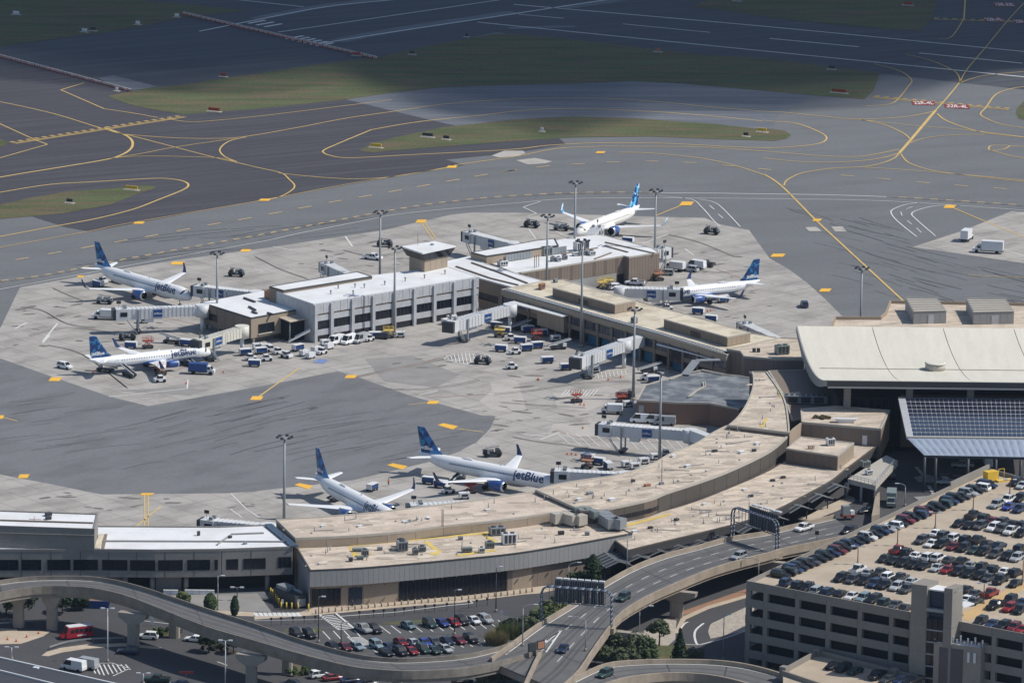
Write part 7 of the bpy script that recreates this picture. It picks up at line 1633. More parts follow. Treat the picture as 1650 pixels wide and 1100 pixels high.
def template_lift(m):
    t = thing('lift_platform', '', 'lift')
    mb = MB(); mb.box((0, 0, .4), (2.8, 1.6, .4)); mb.build('chassis', 'metal_dark', t)
    for s_ in (-.6, .6):
        mb = MB(); mb.beam((-1, s_, .8), (1, s_, 1.9), .16, .14); mb.beam((1, s_, .8), (-1, s_, 1.9), .14, .14); mb.build('scissor_arm', m, t)
    mb = MB(); mb.box((0, 0, 2.0), (2.8, 1.7, .15)); mb.build('platform', m, t)
    mb = MB()
    for x in (-1.35, 0, 1.35):
        for y in (-.8, .8): mb.cyl((x, y, 2.1), (x, y, 3.1), .06, n=5)
    for y in (-.8, .8): mb.beam((-1.35, y, 3.05), (1.35, y, 3.05), .09, .09); mb.beam((-1.35, y, 2.6), (1.35, y, 2.6), .09, .09)
    mb.build('guard_rail', m, t); wheels(t, (1.0, -1.0), .7, .3); return t
def template_gpu():
    t = thing('power_unit', '', 'generator')
    mb = MB(); mb.box((0, 0, .4), (2.6, 1.5, 1.2)); mb.build('housing', 'metal_white', t)
    mb = MB(); mb.box((0, -.77, .7), (1.6, .06, .6)); mb.build('louvre', 'metal_dark', t)
    mb = MB(); mb.cyl((.7, 0, 1.6), (.7, 0, 1.9), .1, n=6); mb.build('exhaust', 'metal_dark', t); wheels(t, (.8, -.8), .6, .28); return t
TPL = {}
def gear(kind, x, y, h, label, group=None):
    if kind not in TPL:
        TPL[kind] = dict(cart=template_cart, tug=template_tug, belt=template_belt, dark=lambda: template_gear('metal_dark'), grey=lambda: template_gear('metal_grey'), lift=lambda: template_lift('box_red'), ylift=lambda: template_lift('walk_yellow'), orange=lambda: template_lift('box_orange'), gpu=template_gpu)[kind]()
        o = TPL[kind]; o.location = P(x, y, .05); o.rotation_euler = (0, 0, R(h))
    else: o = dup(TPL[kind], P(x, y, .05), R(h))
    tag(o, label, None, group); return o
GC, GT_ = 'baggage carts on the apron', 'tow tractors on the apron'
for k, x, y, h, lb, g in (
    ('cart', 807.5, 566, 165, 'baggage cart left of the tow tractor in the middle apron', GC), ('tug', 830, 570, 200, 'white tow tractor pulling two carts in the middle apron', GT_), ('cart', 848, 565, 20, 'first baggage cart behind the middle tow tractor', GC), ('cart', 865, 561, 20, 'last baggage cart behind the middle tow tractor', GC), ('cart', 838, 553, 170, 'baggage cart behind the tow tractor train, nearer the pier', GC),
    ('tug', 823, 548, 20, 'white tow tractor in front of the yellow loader', GT_), ('ylift', 805, 543, 170, 'yellow lift under the middle boarding bridge', None), ('cart', 813, 537, 170, 'white cart behind the yellow lift', GC), ('cart', 801, 529, 165, 'cart in the shade of the middle boarding bridge', GC), ('tug', 824.5, 594, 15, 'white tow tractor alone on the open concrete', GT_), ('cart', 881.6, 585, 15, 'baggage cart alone in front of the tan pier', GC), ('cart', 912, 596, 15, 'baggage cart next to the boarding bridge cab', GC),
    ('dark', 778, 586, 170, 'dark stand truck inside the white hatched circle', None), ('dark', 1147, 377, 160, 'dark service truck on the far right of the apron', None), ('dark', 857, 366, 160, 'dark service truck behind the pier lamp mast', None), ('dark', 381, 445, 175, 'dark trailer behind the far left boarding bridge', None), ('dark', 620, 397, 175, 'dark truck beside the mast beyond the white pier', None), ('dark', 793, 735, 10, 'dark truck behind the nearest whole jet', None), ('grey', 169, 489, 170, 'grey truck under the far left jet wing', None), ('grey', 905, 371, 170, 'brownish grey truck beside the nose of the cream jet', None),
    ('belt', 170, 598, 165, 'belt loader under the tail of the smaller left jet', None), ('belt', 208, 606, 125, 'belt loader standing free by the smaller left jet', None), ('tug', 258, 615, 200, 'white tow tractor by the orange lift near the smaller left jet', GT_), ('orange', 259, 604, 30, 'orange lift under the near wing of the smaller left jet', None), ('lift', 238, 561, 20, 'red lift behind the smaller left jet', None), ('cart', 211, 561, 170, 'red ended cart behind the smaller left jet', GC), ('belt', 277, 553, 165, 'belt loader by the ribbed boarding bridge', None), ('belt', 302, 588, 130, 'belt loader at the nose of the smaller left jet', None),
    ('cart', 410, 590, 175, 'blue and white cart in front of the parked tractors', GC), ('tug', 404, 580, 15, 'white tow tractor left of the blue and white cart', GT_), ('tug', 429, 581, 20, 'white tow tractor right behind the blue and white cart', GT_), ('tug', 448, 570, 40, 'third white tow tractor by the tan end block', GT_), ('tug', 462, 576, -40, 'white tow tractor with sloping bonnet near the stairs', GT_), ('gpu', 428, 563, 20, 'power unit behind the tractors by the end block', None), ('gpu', 490, 573, -130, 'power unit in the row by the stairs, first', None), ('gpu', 509, 567, -130, 'power unit in the row by the stairs, second', None), ('gpu', 530, 562, -130, 'power unit in the row by the stairs, last before the vans', None), ('gpu', 415, 562, 20, 'unit parked by the end block wall', None),
    ('gpu', 645, 543, 10, 'white unit at the foot of the tall mast by the pier', None), ('ylift', 626, 544, 10, 'yellow lift at the foot of the tall mast by the pier', None), ('lift', 865, 549, 20, 'red lift under the canopy of the tan pier', None), ('gpu', 719, 522, 40, 'white topped unit beside the middle boarding bridge cab', None), ('gpu', 728, 517, 40, 'second white topped unit beside the bridge cab', None),
    ('tug', 1041, 612, 10, 'white tow tractor in front of the dark roofed building', GT_), ('lift', 1001, 651, 20, 'red lift beside the brick building', None), ('dark', 1008, 642, 20, 'dark truck behind the red lift', None), ('lift', 929, 648, 20, 'red lift inside the small hatched zone', None),
    ('cart', 947, 742, -30, 'baggage cart behind the orange lift near the nearest jet', GC), ('orange', 946, 754, -20, 'orange lift in front of the nearest baggage carts', None), ('cart', 964, 748, -25, 'second cart right of the orange lift', GC), ('cart', 980, 755, -70, 'third cart right of the orange lift', GC), ('gpu', 1023, 755, 25, 'pale unit below the long near boarding bridge, first', None), ('gpu', 1037, 747, 25, 'pale unit below the long near boarding bridge, second', None), ('gpu', 1056, 740, 25, 'pale unit below the long near boarding bridge, third', None), ('tug', 1073, 735, 25, 'white tow tractor below the long near boarding bridge', GT_),
    ('cart', 691, 779, -20, 'blue cart by the near wing tip of the whole jet, left one', GC), ('cart', 710, 785, -20, 'blue cart by the near wing tip of the whole jet, right one', GC), ('tug', 722, 794, 30, 'white tow tractor by the conveyor of the whole jet', GT_), ('gpu', 748, 803, 15, 'white unit in front of the whole jet engine', None), ('lift', 758, 794, 15, 'red lift in front of the whole jet engine', None), ('belt', 738, 775, 60, 'belt loader reaching up to the hold of the whole jet', None),
    ('orange', 1061, 452, 20, 'orange lift at the corner of the brown clad building', None), ('ylift', 970, 466, 30, 'yellow lift in the gear by the white suv', None), ('ylift', 981, 463, 10, 'second yellow lift in the gear by the white suv', None), ('cart', 1125, 506, 165, 'white topped cart behind the tan pier roof edge, left one', GC), ('cart', 1146, 518, 165, 'white topped cart behind the tan pier roof edge, right one', GC), ('gpu', 1128, 486, 170, 'unit under the wing of the right jet', None),
    ('cart', 395, 572, 20, 'cart at the left end of the tractor park by the end block', GC), ('cart', 420, 570, 25, 'cart in the middle of the tractor park by the end block', GC), ('tug', 436, 566, 25, 'white tow tractor at the back of the tractor park', GT_), ('cart', 480, 565, 45, 'cart parked below the stair canopy', GC), ('gpu', 500, 577, -130, 'power unit in front of the stair row', None), ('tug', 518, 570, -130, 'white tow tractor in the stair row', GT_), ('gpu', 524, 556, 30, 'unit standing behind the stair row', None), ('tug', 594, 549, -130, 'white tow tractor right of the three pier vans', GT_), ('cart', 604, 545, 10, 'cart right of the three pier vans', GC),
    ('cart', 850, 535, 20, 'cart in the shade of the tan pier, left one', GC), ('cart', 872, 541, 20, 'cart in the shade of the tan pier beside the red lift', GC), ('gpu', 895, 549, 20, 'unit in the shade under the projecting bay', None), ('belt', 838, 531, 30, 'belt loader deep in the shade of the tan pier', None), ('belt', 900, 562, 20, 'belt loader in the shade edge of the tan pier', None), ('cart', 770, 523, 165, 'cart in the shade behind the middle bridge', GC), ('gpu', 742, 527, 165, 'unit behind the middle bridge cab', None),
    ('cart', 1052, 616, 15, 'cart behind the tow tractor by the dark roof', GC), ('gpu', 1012, 655, 20, 'unit by the brick building corner', None), ('belt', 1046, 600, 20, 'belt loader in the shade beside the parked ribbed bridge', None), ('gpu', 958, 600, 20, 'unit under the parked ribbed bridge', None), ('gpu', 1010, 752, 25, 'unit beside the docked near bridge', None),
    ('belt', 190, 455, 130, 'belt loader at the hold of the far left jet', None), ('cart', 158, 462, 140, 'cart behind the far left jet wing', GC), ('tug', 165, 456, 140, 'white tow tractor behind the far left jet wing', GT_), ('cart', 300, 557, 160, 'cart beside the ribbed cream bridge', GC), ('gpu', 232, 520, 10, 'unit beneath the long left bridge', None), ('dark', 205, 548, 0, 'dark trailer between the two left jets', None), ('belt', 545, 806, 40, 'belt loader at the half hidden jet', None), ('cart', 600, 790, 60, 'cart by the half hidden jet wing', GC),
    ('tug', 1075, 500, 10, 'white tow tractor under the right boarding bridge', GT_), ('cart', 1165, 487, 30, 'cart beneath the right jet wing', GC), ('tug', 960, 388, 170, 'white tow tractor under the cream jet', GT_), ('cart', 1012, 392, 160, 'cart beside the cream jet engine', GC)):
    gear(k, x, y, h, lb, g)
# ================================================================ boarding bridges
mat('bridge_white', (.60, .61, .62), .5, .06, 3, grain=.04)
mat('bridge_cream', (.62, .60, .52), .5, .06, 3, grain=.04)
mat('sign_blue', (.02, .075, .24), .4, .04, 3)
def jetbridge(label, rot, cab, z_rot=7.2, z_cab=6.9, m='bridge_white', sign=.45, rotunda=True, cab_turn=0.0, drive=True, wd=2.9):
    a, b = P(rot[0], rot[1], z_rot), P(cab[0], cab[1], z_cab)
    t = thing('boarding_bridge', label, 'boarding bridge', (a.x, a.y, 0), 0, 'boarding bridges at the gates')
    def loc(v): return v-Vector((a.x, a.y, 0))
    a, b = loc(a), loc(b); H = 2.9; d = (b-a); L = d.length; dn = d.normalized(); ang = math.atan2(d.y, d.x); side = Vector((dn.y, -dn.x, 0))
    if side.y > 0: side = -side                                  # the side turned to the camera
    dz = Vector((0, 0, -H))
    s0 = .06; mid = .52
    for (u, v, ww, hh) in ((s0, mid, wd-.35, H-.3), (mid-.02, .97, wd, H)):
        mb = MB(); mb.beam(a.lerp(b, u)+Vector((0, 0, -hh)), a.lerp(b, v)+Vector((0, 0, -hh)), ww, hh); tn = mb.build('tunnel', m, t)
        mb = MB(); n = max(2, int(L*(v-u)/1.1))
        for k in range(n+1):
            p = a.lerp(b, u+(v-u)*k/n)
            for s_ in (-1, 1):
                c = p+side*s_*ww/2; mb.box((c.x, c.y, c.z-hh+.1), (.28, .16, hh-.15), ang)
            mb.box((p.x, p.y, p.z-.02), (.28, ww, .12), ang)
        tag(mb.build('ribs', m, tn), kind='stuff')
    # cab
    c = b; ca = ang+R(cab_turn)
    mb = MB(); mb.box((c.x, c.y, c.z-H-.1), (3.4, 3.6, H+.2), ca); mb.build('cab', m, t)
    f = Vector((math.cos(ca), math.sin(ca), 0))
    mb = MB(); e = c+f*2.1; mb.box((e.x, e.y, e.z-H-.05), (1.1, 3.3, H), ca); mb.build('bellows', 'metal_dark', t)
    mb = MB(); e = c-f*.4+side*1.83; mb.box((e.x, e.y, e.z-1.9), (1.9, .06, 1.2), ca); mb.build('cab_window', 'glass_dark', t)
    mb = MB()
    for k in (-1, 1): e = c-f*.8+side*k*.9; mb.box((e.x, e.y, e.z+.1), (.9, .7, .7), ca)
    mb.build('roof_unit', 'metal_grey', t)
    mb = MB(); e = c+f*.8; mb.cyl((e.x, e.y, e.z), (e.x, e.y, e.z+1.4), .05, n=5); mb.box((e.x, e.y, e.z+1.3), (1.2, .2, .8), ca); mb.build('gate_board', 'metal_dark', t)
    if rotunda:
        mb = MB(); mb.cyl((a.x, a.y, a.z-H-.15), (a.x, a.y, a.z+.25), 1.9, n=16); mb.build('rotunda', m, t)
        mb = MB(); mb.cyl((a.x, a.y, 0), (a.x, a.y, a.z-H), .55, n=10); mb.build('support_column', 'metal_white', t)
    if drive:
        p = a.lerp(b, .80)
        for s_ in (-1, 1):
            mb = MB(); e = p+side*s_*1.7; mb.box((e.x, e.y, .8), (.4, .35, p.z-1.0), ang); mb.build('lift_leg', 'metal_grey', t)
        mb = MB(); mb.box((p.x, p.y, .45), (1.6, 3.6, .4), ang); bo = mb.build('wheel_bogie', 'metal_dark', t)
        wm = MB(); wm.cyl((0, -.2, 0), (0, .2, 0), .5, n=10)
        for s_ in (-1, 1):
            w_ = wm.build('wheel', 'rubber', bo); q = p+side*s_*1.2; w_.location = (q.x, q.y, .5); w_.rotation_euler = (0, 0, ang)
        mb = MB(); q = a.lerp(b, .66); mb.box((q.x, q.y, q.z-H-1.1), (2.4, 1.6, 1.0), ang); mb.build('air_unit', 'metal_white', t)
        # service stair beside the cab
        mb = MB(); e = c-f*1.2+side*2.4; q = e-f*3.0
        for o_ in (-.4, .4): mb.beam((e.x+side.x*o_, e.y+side.y*o_, e.z-H), (q.x+side.x*o_, q.y+side.y*o_, .1), .12, .25)
        for k in range(8): r_ = e.lerp(Vector((q.x, q.y, H+.1)), k/8); mb.box((r_.x, r_.y, r_.z-H), (.3, .8, .06), ang)
        tag(mb.build('service_stair', 'metal_grey', t), kind='stuff')
    if sign:
        p = a.lerp(b, sign); q = p+side*(wd/2+.13); r_ = dn if dn.x > 0 else -dn
        mb = MB(); mb.beam(q-r_*1.25+Vector((0, 0, -2.35)), q+r_*1.25+Vector((0, 0, -2.35)), .08, 2.0); sg = mb.build('sign', 'sign_blue', t)
        up = Vector((0, 0, 1)); n_ = r_.cross(up)
        o_ = q+side*.07+Vector((0, 0, -1.35))
        mt = Matrix(((r_.x, up.x, n_.x, o_.x), (r_.y, up.y, n_.y, o_.y), (r_.z, up.z, n_.z, o_.z), (0, 0, 0, 1)))
        text_mesh('sign_lettering', 'jetBlue', .78, 'metal_white', sg, bold=.015, place=mt)
    return t
jetbridge('boarding bridge reaching the nose of the far left twinjet', (412, 470), (325, 460), sign=.62)
jetbridge('long boarding bridge parked empty left of the tan end block', (326, 492), (196, 497), sign=.56)
jetbridge('cream ribbed boarding bridge rising to the tan end block by the smaller left jet', (390, 526), (325, 546), 7.2, 6.4, m='bridge_cream', sign=.68)
jetbridge('boarding bridge beyond the clad building roof left of the cream jet', (826, 391), (759, 374), sign=.42)
jetbridge('boarding bridge half hidden behind the white pier roof', (575, 446), (528, 424), sign=0)
jetbridge('ribbed boarding bridge in the middle of the apron with cab facing left', (822, 491), (728, 516), 7.4, 6.6, sign=.45, cab_turn=18)
jetbridge('ribbed boarding bridge parked below the tan pier', (1006, 549), (932, 574), 7.4, 6.6, sign=.42, cab_turn=15)
jetbridge('boarding bridge hiding the nose of the right jet', (1000, 463), (1086, 465), 7.6, 7.6, sign=.58, wd=3.3)
jetbridge('long white boarding bridge parked between the brick building and the curved roof', (1113, 693), (978, 682), 7.4, 7.0, sign=.50)
jetbridge('boarding bridge docked at the nose of the whole near jet', (1008, 762), (905, 757), 7.2, 7.4, sign=.30, drive=False)
jetbridge('boarding bridge just showing above the tan roof beside the half hidden jet', (790, 806), (672, 812), 7.6, 7.0, sign=0)
jetbridge('boarding bridge cab standing behind the left white terminal roof', (432, 845), (338, 836), 7.6, 7.2, sign=0)
jetbridge('boarding bridge at the right end of the brown clad building', (1054, 402), (1068, 399), 7.4, 7.4, sign=0, rotunda=False)
jetbridge('white boarding bridge running to the cream jet past its nose', (940, 389), (962, 366), 7.6, 7.2, sign=0, rotunda=False)
jetbridge('boarding bridge parked behind the second rooftop penthouse', (1262, 548), (1202, 521), 7.6, 7.0, sign=0)
mb = MB(); a, b = P(1113, 690, 7.2), P(1150, 704, 10.4); mb.beam(a-Vector((0, 0, 2.9)), b-Vector((0, 0, 2.9)), 2.6, 2.9); tag(mb.build('link_corridor', 'bridge_white'), 'white sloping corridor from the long parked bridge up to the curved roof', 'corridor')
mb = MB(); a, b = P(1006, 548, 7.2), P(1042, 538, 7.2); mb.beam(a-Vector((0, 0, 2.8)), b-Vector((0, 0, 2.8)), 2.6, 2.8); tag(mb.build('link_corridor', 'bridge_white'), 'white short corridor between the tan pier and its parked ribbed bridge', 'corridor')

# ---------------------------------------------------------------- floodlight masts
mat('mast_steel', (.30, .315, .33), .5, .06, 4, metal=.2)
def mast(px, py, h, label):
    p = P(px, py, h); t = thing('floodlight_mast', label, 'floodlight mast', (p.x, p.y, 0), 0, 'tall floodlight masts round the apron')
    mb = MB(); mb.cyl((0, 0, 0), (0, 0, h), .42, .22, n=10); mb.build('pole', 'mast_steel', t)
    mb = MB(); mb.cyl((0, 0, 0), (0, 0, .7), .75, n=12); mb.build('footing', 'concrete_pier', t)
    mb = MB(); mb.cyl((0, 0, h-.3), (0, 0, h), 1.0, n=12); mb.build('head_ring', 'mast_steel', t)
    for k in range(6):
        a = 2*math.pi*k/6+.2; mb = MB(); mb.beam((.8*math.cos(a), .8*math.sin(a), h-.1), (1.5*math.cos(a), 1.5*math.sin(a), h+.15), .1, .1)
        c = (1.75*math.cos(a), 1.75*math.sin(a), h); mb.box(c, (.5, .7, .42), a); mb.build('floodlight', 'lamp_dark', t)
for x, y, h, lb in ((350, 409, 21, 'floodlight mast by the tan end block'), (613, 343, 24, 'floodlight mast beyond the white pier'), (636.5, 400, 24, 'floodlight mast in front of the white pier'), (927.5, 295, 24, 'floodlight mast beside the nose of the cream jet'), (1057, 308, 24, 'floodlight mast at the right end of the clad building'), (882.5, 349, 24, 'floodlight mast behind the clad building front wall'), (939, 389, 29, 'tallest floodlight mast in front of the tan pier penthouse'), (1023, 499, 24, 'floodlight mast left of the brick building'), (1065.5, 600, 23, 'floodlight mast in front of the brick building'), (458.5, 705, 24, 'floodlight mast beside the half hidden jet tail'), (1389, 433, 24, 'floodlight mast alone on the right taxiway side')): mast(x, y, h, lb)

# ---------------------------------------------------------------- closure barricades, airfield signs
mat('barricade_red', (.40, .045, .03), .6, .1, 2)
mb = MB(); mb.box((0, 0, 0), (2.2, .5, .65)); mb.box((0, 0, .65), (2.2, .2, .25)); b0 = mb.build('closure_barricade', 'barricade_red')
mb = MB()
for x in (-.7, .1, .9): mb.box((x, 0, .2), (.4, .54, .72))
s0 = mb.build('white_stripes', 'paint_white', b0); s0['kind'] = 'stuff'
first = True
for a, b, w_ in (((0, 92), (207, 147), 'across the left dark taxiway'), ((298, 24), (605, 95), 'across the shaded runway end')):
    pa, pb = P(*a), P(*b); n = int((pb-pa).length/2.6); an = math.atan2(pb.y-pa.y, pb.x-pa.x)
    for k in range(n):
        p = pa.lerp(pb, k/(n-1))
        if first: o = b0; first = False; o.location = (p.x, p.y, .03); o.rotation_euler = (0, 0, an)
        else: o = dup(b0, (p.x, p.y, .03), an)
        tag(o, f'low red and white barricade in the closure line {w_}', 'barricade', f'barricades {w_}')
def asign(px, py, wd, m, label, h=1.3, rz=-20):
    t = thing('airfield_sign', label, 'airfield sign', P(px, py, .02), R(rz))
    mb = MB(); mb.box((0, 0, 0), (wd+1.2, 1.7, .08)); mb.build('pad', 'concrete_pale', t)
    n = max(1, round(wd/1.3))
    for k in range(n):
        mb = MB(); mb.box((wd*((k+.5)/n-.5), 0, .35), (wd/n-.08, .3, h-.35)); mb.build('panel', m, t)
    mb = MB()
    for k in range(n+1): mb.cyl((wd*(k/n-.5)*.9, 0, 0), (wd*(k/n-.5)*.9, 0, .4), .06, n=5)
    mb.build('legs', 'metal_dark', t)['kind'] = 'stuff'
for x, y, wd, m, lb in ((606, 238, 3.6, 'box_yellow', 'yellow airfield sign at the left tip of the grass island'), (689, 221, 3.6, 'metal_dark', 'longer dark airfield sign on the grass island'), (719, 225, 2.0, 'metal_dark', 'shorter dark airfield sign on the grass island'), (112, 327, 2.0, 'metal_dark', 'dark airfield sign on the left grass patch'), (212, 306, 4.0, 'box_yellow', 'yellow airfield sign at the tip of the left grass patch'), (345, 180, 4.0, 'box_red', 'red airfield sign at the edge of the long grass strip'), (360, 124, 2.0, 'box_red', 'red airfield sign on the far edge of the long grass'), (1352, 150, 5.0, 'box_red', 'red airfield sign at the right end of the long grass'), (1340, 112, 2.0, 'metal_dark', 'dark device on the right end of the long grass'), (1060, 84, 2.0, 'box_orange', 'rusty marker on the long grass by the runway'), (1202, 220, 1.6, 'metal_dark', 'dark marker near the right tip of the grass island'), (1228, 213, 3.0, 'box_yellow', 'yellow dark sign at the right tip of the grass island'), (873, 212, 1.0, 'metal_white', 'small white marker on the middle of the grass island'), (136, 52, 2.0, 'metal_white', 'pale device on the upper left grass, left of two'), (150, 50, 2.0, 'metal_dark', 'dark device on the upper left grass, right of two'), (222, 40, 1.6, 'metal_white', 'pale device at the edge of the upper left grass'), (285, 28, 1.6, 'metal_white', 'pale device near the runway barricades'), (575, 90, 2.4, 'box_red', 'red device at the end of the runway barricades'), (664, 88, 1.8, 'metal_dark', 'dark device on the long grass near the barricades'), (752, 60, 1.0, 'metal_dark', 'thin dark marker by the runway edge'), (1463, 9, 3.0, 'box_red', 'red sign on the upper right grass'), (188, 147, 1.0, 'metal_white', 'white marker at the end of the left barricades'), (1187, 2, 2.4, 'plane_navy', 'dark blue device on the upper right grass corner'), (26, 24, 2.4, 'metal_white', 'pale marker on the sunlit upper left grass')): asign(x, y, wd, m, lb)
# cones
mat('cone_orange', (.6, .14, .03), .7, .1)
mb = MB(); mb.cyl((0, 0, 0), (0, 0, .75), .2, .04, n=8); mb.box((0, 0, 0), (.55, .55, .06)); c0 = mb.build('traffic_cone', 'cone_orange'); first = True
for k, (x, y) in enumerate(((868, 612), (866, 612), (921, 732), (914, 732), (928, 733), (941, 653), (935, 652), (939, 690), (1145, 501), (1140, 502), (1016, 630), (1078, 670), (300, 618), (150, 600), (360, 600), (980, 612), (1000, 608), (750, 810), (62, 1020), (43, 1026), (12, 1030), (26, 1033))):
    if first: o = c0; first = False; o.location = P(x, y, .03)
    else: o = dup(c0, P(x, y, .1 if y > 1000 else .03))
    tag(o, 'small orange traffic cone on the concrete' if y < 900 else 'small orange traffic cone by the pale paved corner', 'traffic cone', 'traffic cones on the apron' if y < 900 else 'traffic cones by the paved corner')
# ================================================================ street furniture, trees, people
def lamp(bx, by, ty, label, arm=0, z=.06, m='lamp_dark', double=False):
    b = P(bx, by, z); hs = 2.0
    for _ in range(200):                      # height from the measured top
        hs += .1
        q = Vector((b.x, b.y+1500, z+hs-CAM_H)); d = q.y*_c-q.z*_s; v = -(q.y*_s+q.z*_c)
        if 550+F_PX*(q.x*_sr+v*_cr)/d <= ty: break
    t = thing('street_lamp', label, 'street lamp', b, 0, 'street lamps on the landside roads')
    mb = MB(); mb.cyl((0, 0, 0), (0, 0, hs), .14, .09, n=7); mb.build('pole', m, t)
    mb = MB(); mb.cyl((0, 0, 0), (0, 0, .6), .3, n=8); mb.build('base', 'concrete_pier', t)
    if arm:
        mb = MB(); path = [(arm*(1-math.cos(k/6*math.pi/2)), 0, hs+.9*math.sin(k/6*math.pi/2)) for k in range(7)]; mb.tube([Vector(p) for p in path], .07, 5); mb.build('arm', m, t)
        mb = MB(); mb.box((arm+(.4 if arm > 0 else -.4), 0, hs+.8), (1.0, .4, .18)); mb.build('lamp_head', 'lamp_head', t)
    else:
        for s_ in ((-1, 1) if double else (1,)):
            mb = MB(); mb.beam((0, 0, hs), (s_*.9, 0, hs+.15), .08, .08); mb.box((s_*1.1, 0, hs), (.9, .5, .25)); mb.build('lamp_head', 'lamp_head', t)
for a in ((513, 1034, 962, 'dark street lamp at the left of the car park'), (732, 1022, 951, 'dark street lamp in the middle of the car park'), (799, 985, 914, 'dark street lamp by the shop front pavement'), (549.5, 1044, 1003, 'short street lamp by the lower crossing'), (351, 982, 928, 'grey street lamp in front of the left terminal', 0, .06, 'mast_steel'), (382, 967, 947, 'double headed lamp by the columnar tree', 0, .06, 'lamp_dark', True), (173.5, 1066, 981, 'tall white lamp standing in the hatched paving', 0, .06, 'metal_white', True), (19, 1062, 1043, 'short lamp behind the dark corner roof', 0, .06, 'metal_white', True), (231, 1102, 1085, 'double headed lamp at the bottom edge', 0, .06, 'metal_white', True), (363, 1105, 1032, 'tall white lamp in front of the ramp pier', 0, .06, 'metal_white', True),
          (943, 1048, 1000, 'grey lamp with curved arm on the highway parapet', -3, 8.2, 'mast_steel'), (1030, 1026, 982, 'grey lamp with arm beside the leafy trees', 2.2, .06, 'mast_steel'), (1165, 1062, 990, 'tall grey lamp by the inner road junction', 0, .06, 'mast_steel'), (1010, 925, 862, 'grey lamp behind the far highway parapet', 2, 7.0, 'mast_steel'), (916, 950, 912, 'grey lamp in front of the clad wall end', 2, .06, 'mast_steel'), (842, 1040, 980, 'grey lamp by the ramp merge', 2.4, 8.2, 'mast_steel'), (205, 930, 878, 'grey lamp with curved arm before the left terminal', -2.4, .06, 'mast_steel'), (1206, 855, 800, 'grey lamp with arm behind the far gantry', 2.4, 5, 'mast_steel'), (1222, 935, 905, 'grey curved lamp below the highway by the garage', -2.4, 3, 'mast_steel'), (1458, 815, 785, 'grey curved lamp beside the teal truck', -1.6, 3.6, 'mast_steel')):
    lamp(*a)
for x, y, ty, lb in ((1382, 909, 881, 'roof lamp in the row left of the stair tower'), (1446, 879, 850, 'roof lamp by the red pickup'), (1507, 851, 826, 'roof lamp by the far double row'), (1568, 822, 797, 'roof lamp near the long parapet'), (1627, 797, 773, 'roof lamp by the yellow generator'), (1585, 972, 940, 'roof lamp beside the maroon pickup'), (1648, 935, 903, 'roof lamp at the right edge of the picture')):
    lamp(x, y, ty, 'dark '+lb, 0, GZ, 'rust', True)
# bollards
mb = MB(); mb.cyl((0, 0, 0), (0, 0, 1.05), .2, .2, n=8); b0 = mb.build('bollard', 'wall_tan'); first = True
w = [P(a[0], a[1]) for a in smooth([(509, 989), (530, 986.5), (600, 979), (664, 973), (740, 967), (800, 961), (836, 957), (862, 953)], 5)]
for k, (p, a) in enumerate(along(w, 1.62)):
    if first: o = b0; first = False; o.location = (p.x, p.y, .1)
    else: o = dup(b0, (p.x, p.y, .1))
    tag(o, 'tan bollard in the long row along the shop front pavement', 'bollard', 'bollards along the shop front')
mb = MB(); mb.cyl((0, 0, 0), (0, 0, 1.7), .17, n=8); b0 = mb.build('guard_post', 'bollard_yellow'); first = True
for x, y in ((436, 958), (439, 960.5), (442, 964), (444.5, 968), (447, 971.5), (449.5, 975), (453, 981), (461.5, 981.5), (470, 982), (480, 982), (497, 984)):
    if first: o = b0; first = False; o.location = P(x, y, .06)
    else: o = dup(b0, P(x, y, .06))
    tag(o, 'yellow guard post round the black generator set', 'guard post', 'yellow guard posts')
t = thing('generator_set', 'black generator set with silencer beside the front hall side wall', 'generator', P(468, 972, .06), R(-55))
mb = MB(); mb.box((0, 0, .4), (9, 3.2, 2.6)); mb.build('housing', 'metal_dark', t)
mb = MB(); mb.box((-2, 0, 3.0), (4, 2.6, .9)); mb.build('cooler', 'metal_grey', t); mb = MB(); mb.cyl((0, .6, 3.4), (3.6, .6, 3.4), .4, n=10); mb.build('silencer', 'metal_grey', t)
mb = MB(); mb.box((4.0, 0, .4), (1.2, 2.4, 1.8)); mb.build('control_box', 'metal_grey', t)
mb = MB(); mb.cyl((0, 0, 0), (0, 0, 1.35), .07, n=6); mb.box((0, 0, 1.3), (.55, .3, .5)); b0 = mb.build('kerb_marker', 'lamp_dark'); first = True
for x, y in ((437, 1007), (453, 1006), (472, 1005), (490, 1004), (508, 1003), (579, 996), (602, 994), (618, 993), (636, 992), (651, 990), (668, 988), (685, 986), (700, 985), (720, 983), (755, 979), (768, 977.5), (785, 975)):
    if first: o = b0; first = False; o.location = P(x, y, .1)
    else: o = dup(b0, P(x, y, .1))
    tag(o, 'dark headed marker post along the kerb of the front road', 'marker post', 'marker posts along the front road')
for x, y, L_, lb in ((275, 957, 3.4, 'short white barrier under the left terminal'), (324, 957, 7.5, 'long white barrier under the left terminal')):
    t = thing('white_barrier', lb, 'barrier', P(x, y, .06))
    for k in range(int(L_/1.7)): mb = MB(); mb.box((-L_/2+.85+k*1.7, 0, 0), (1.64, .6, 1.05)); mb.build('barrier_unit', 'metal_white', t)
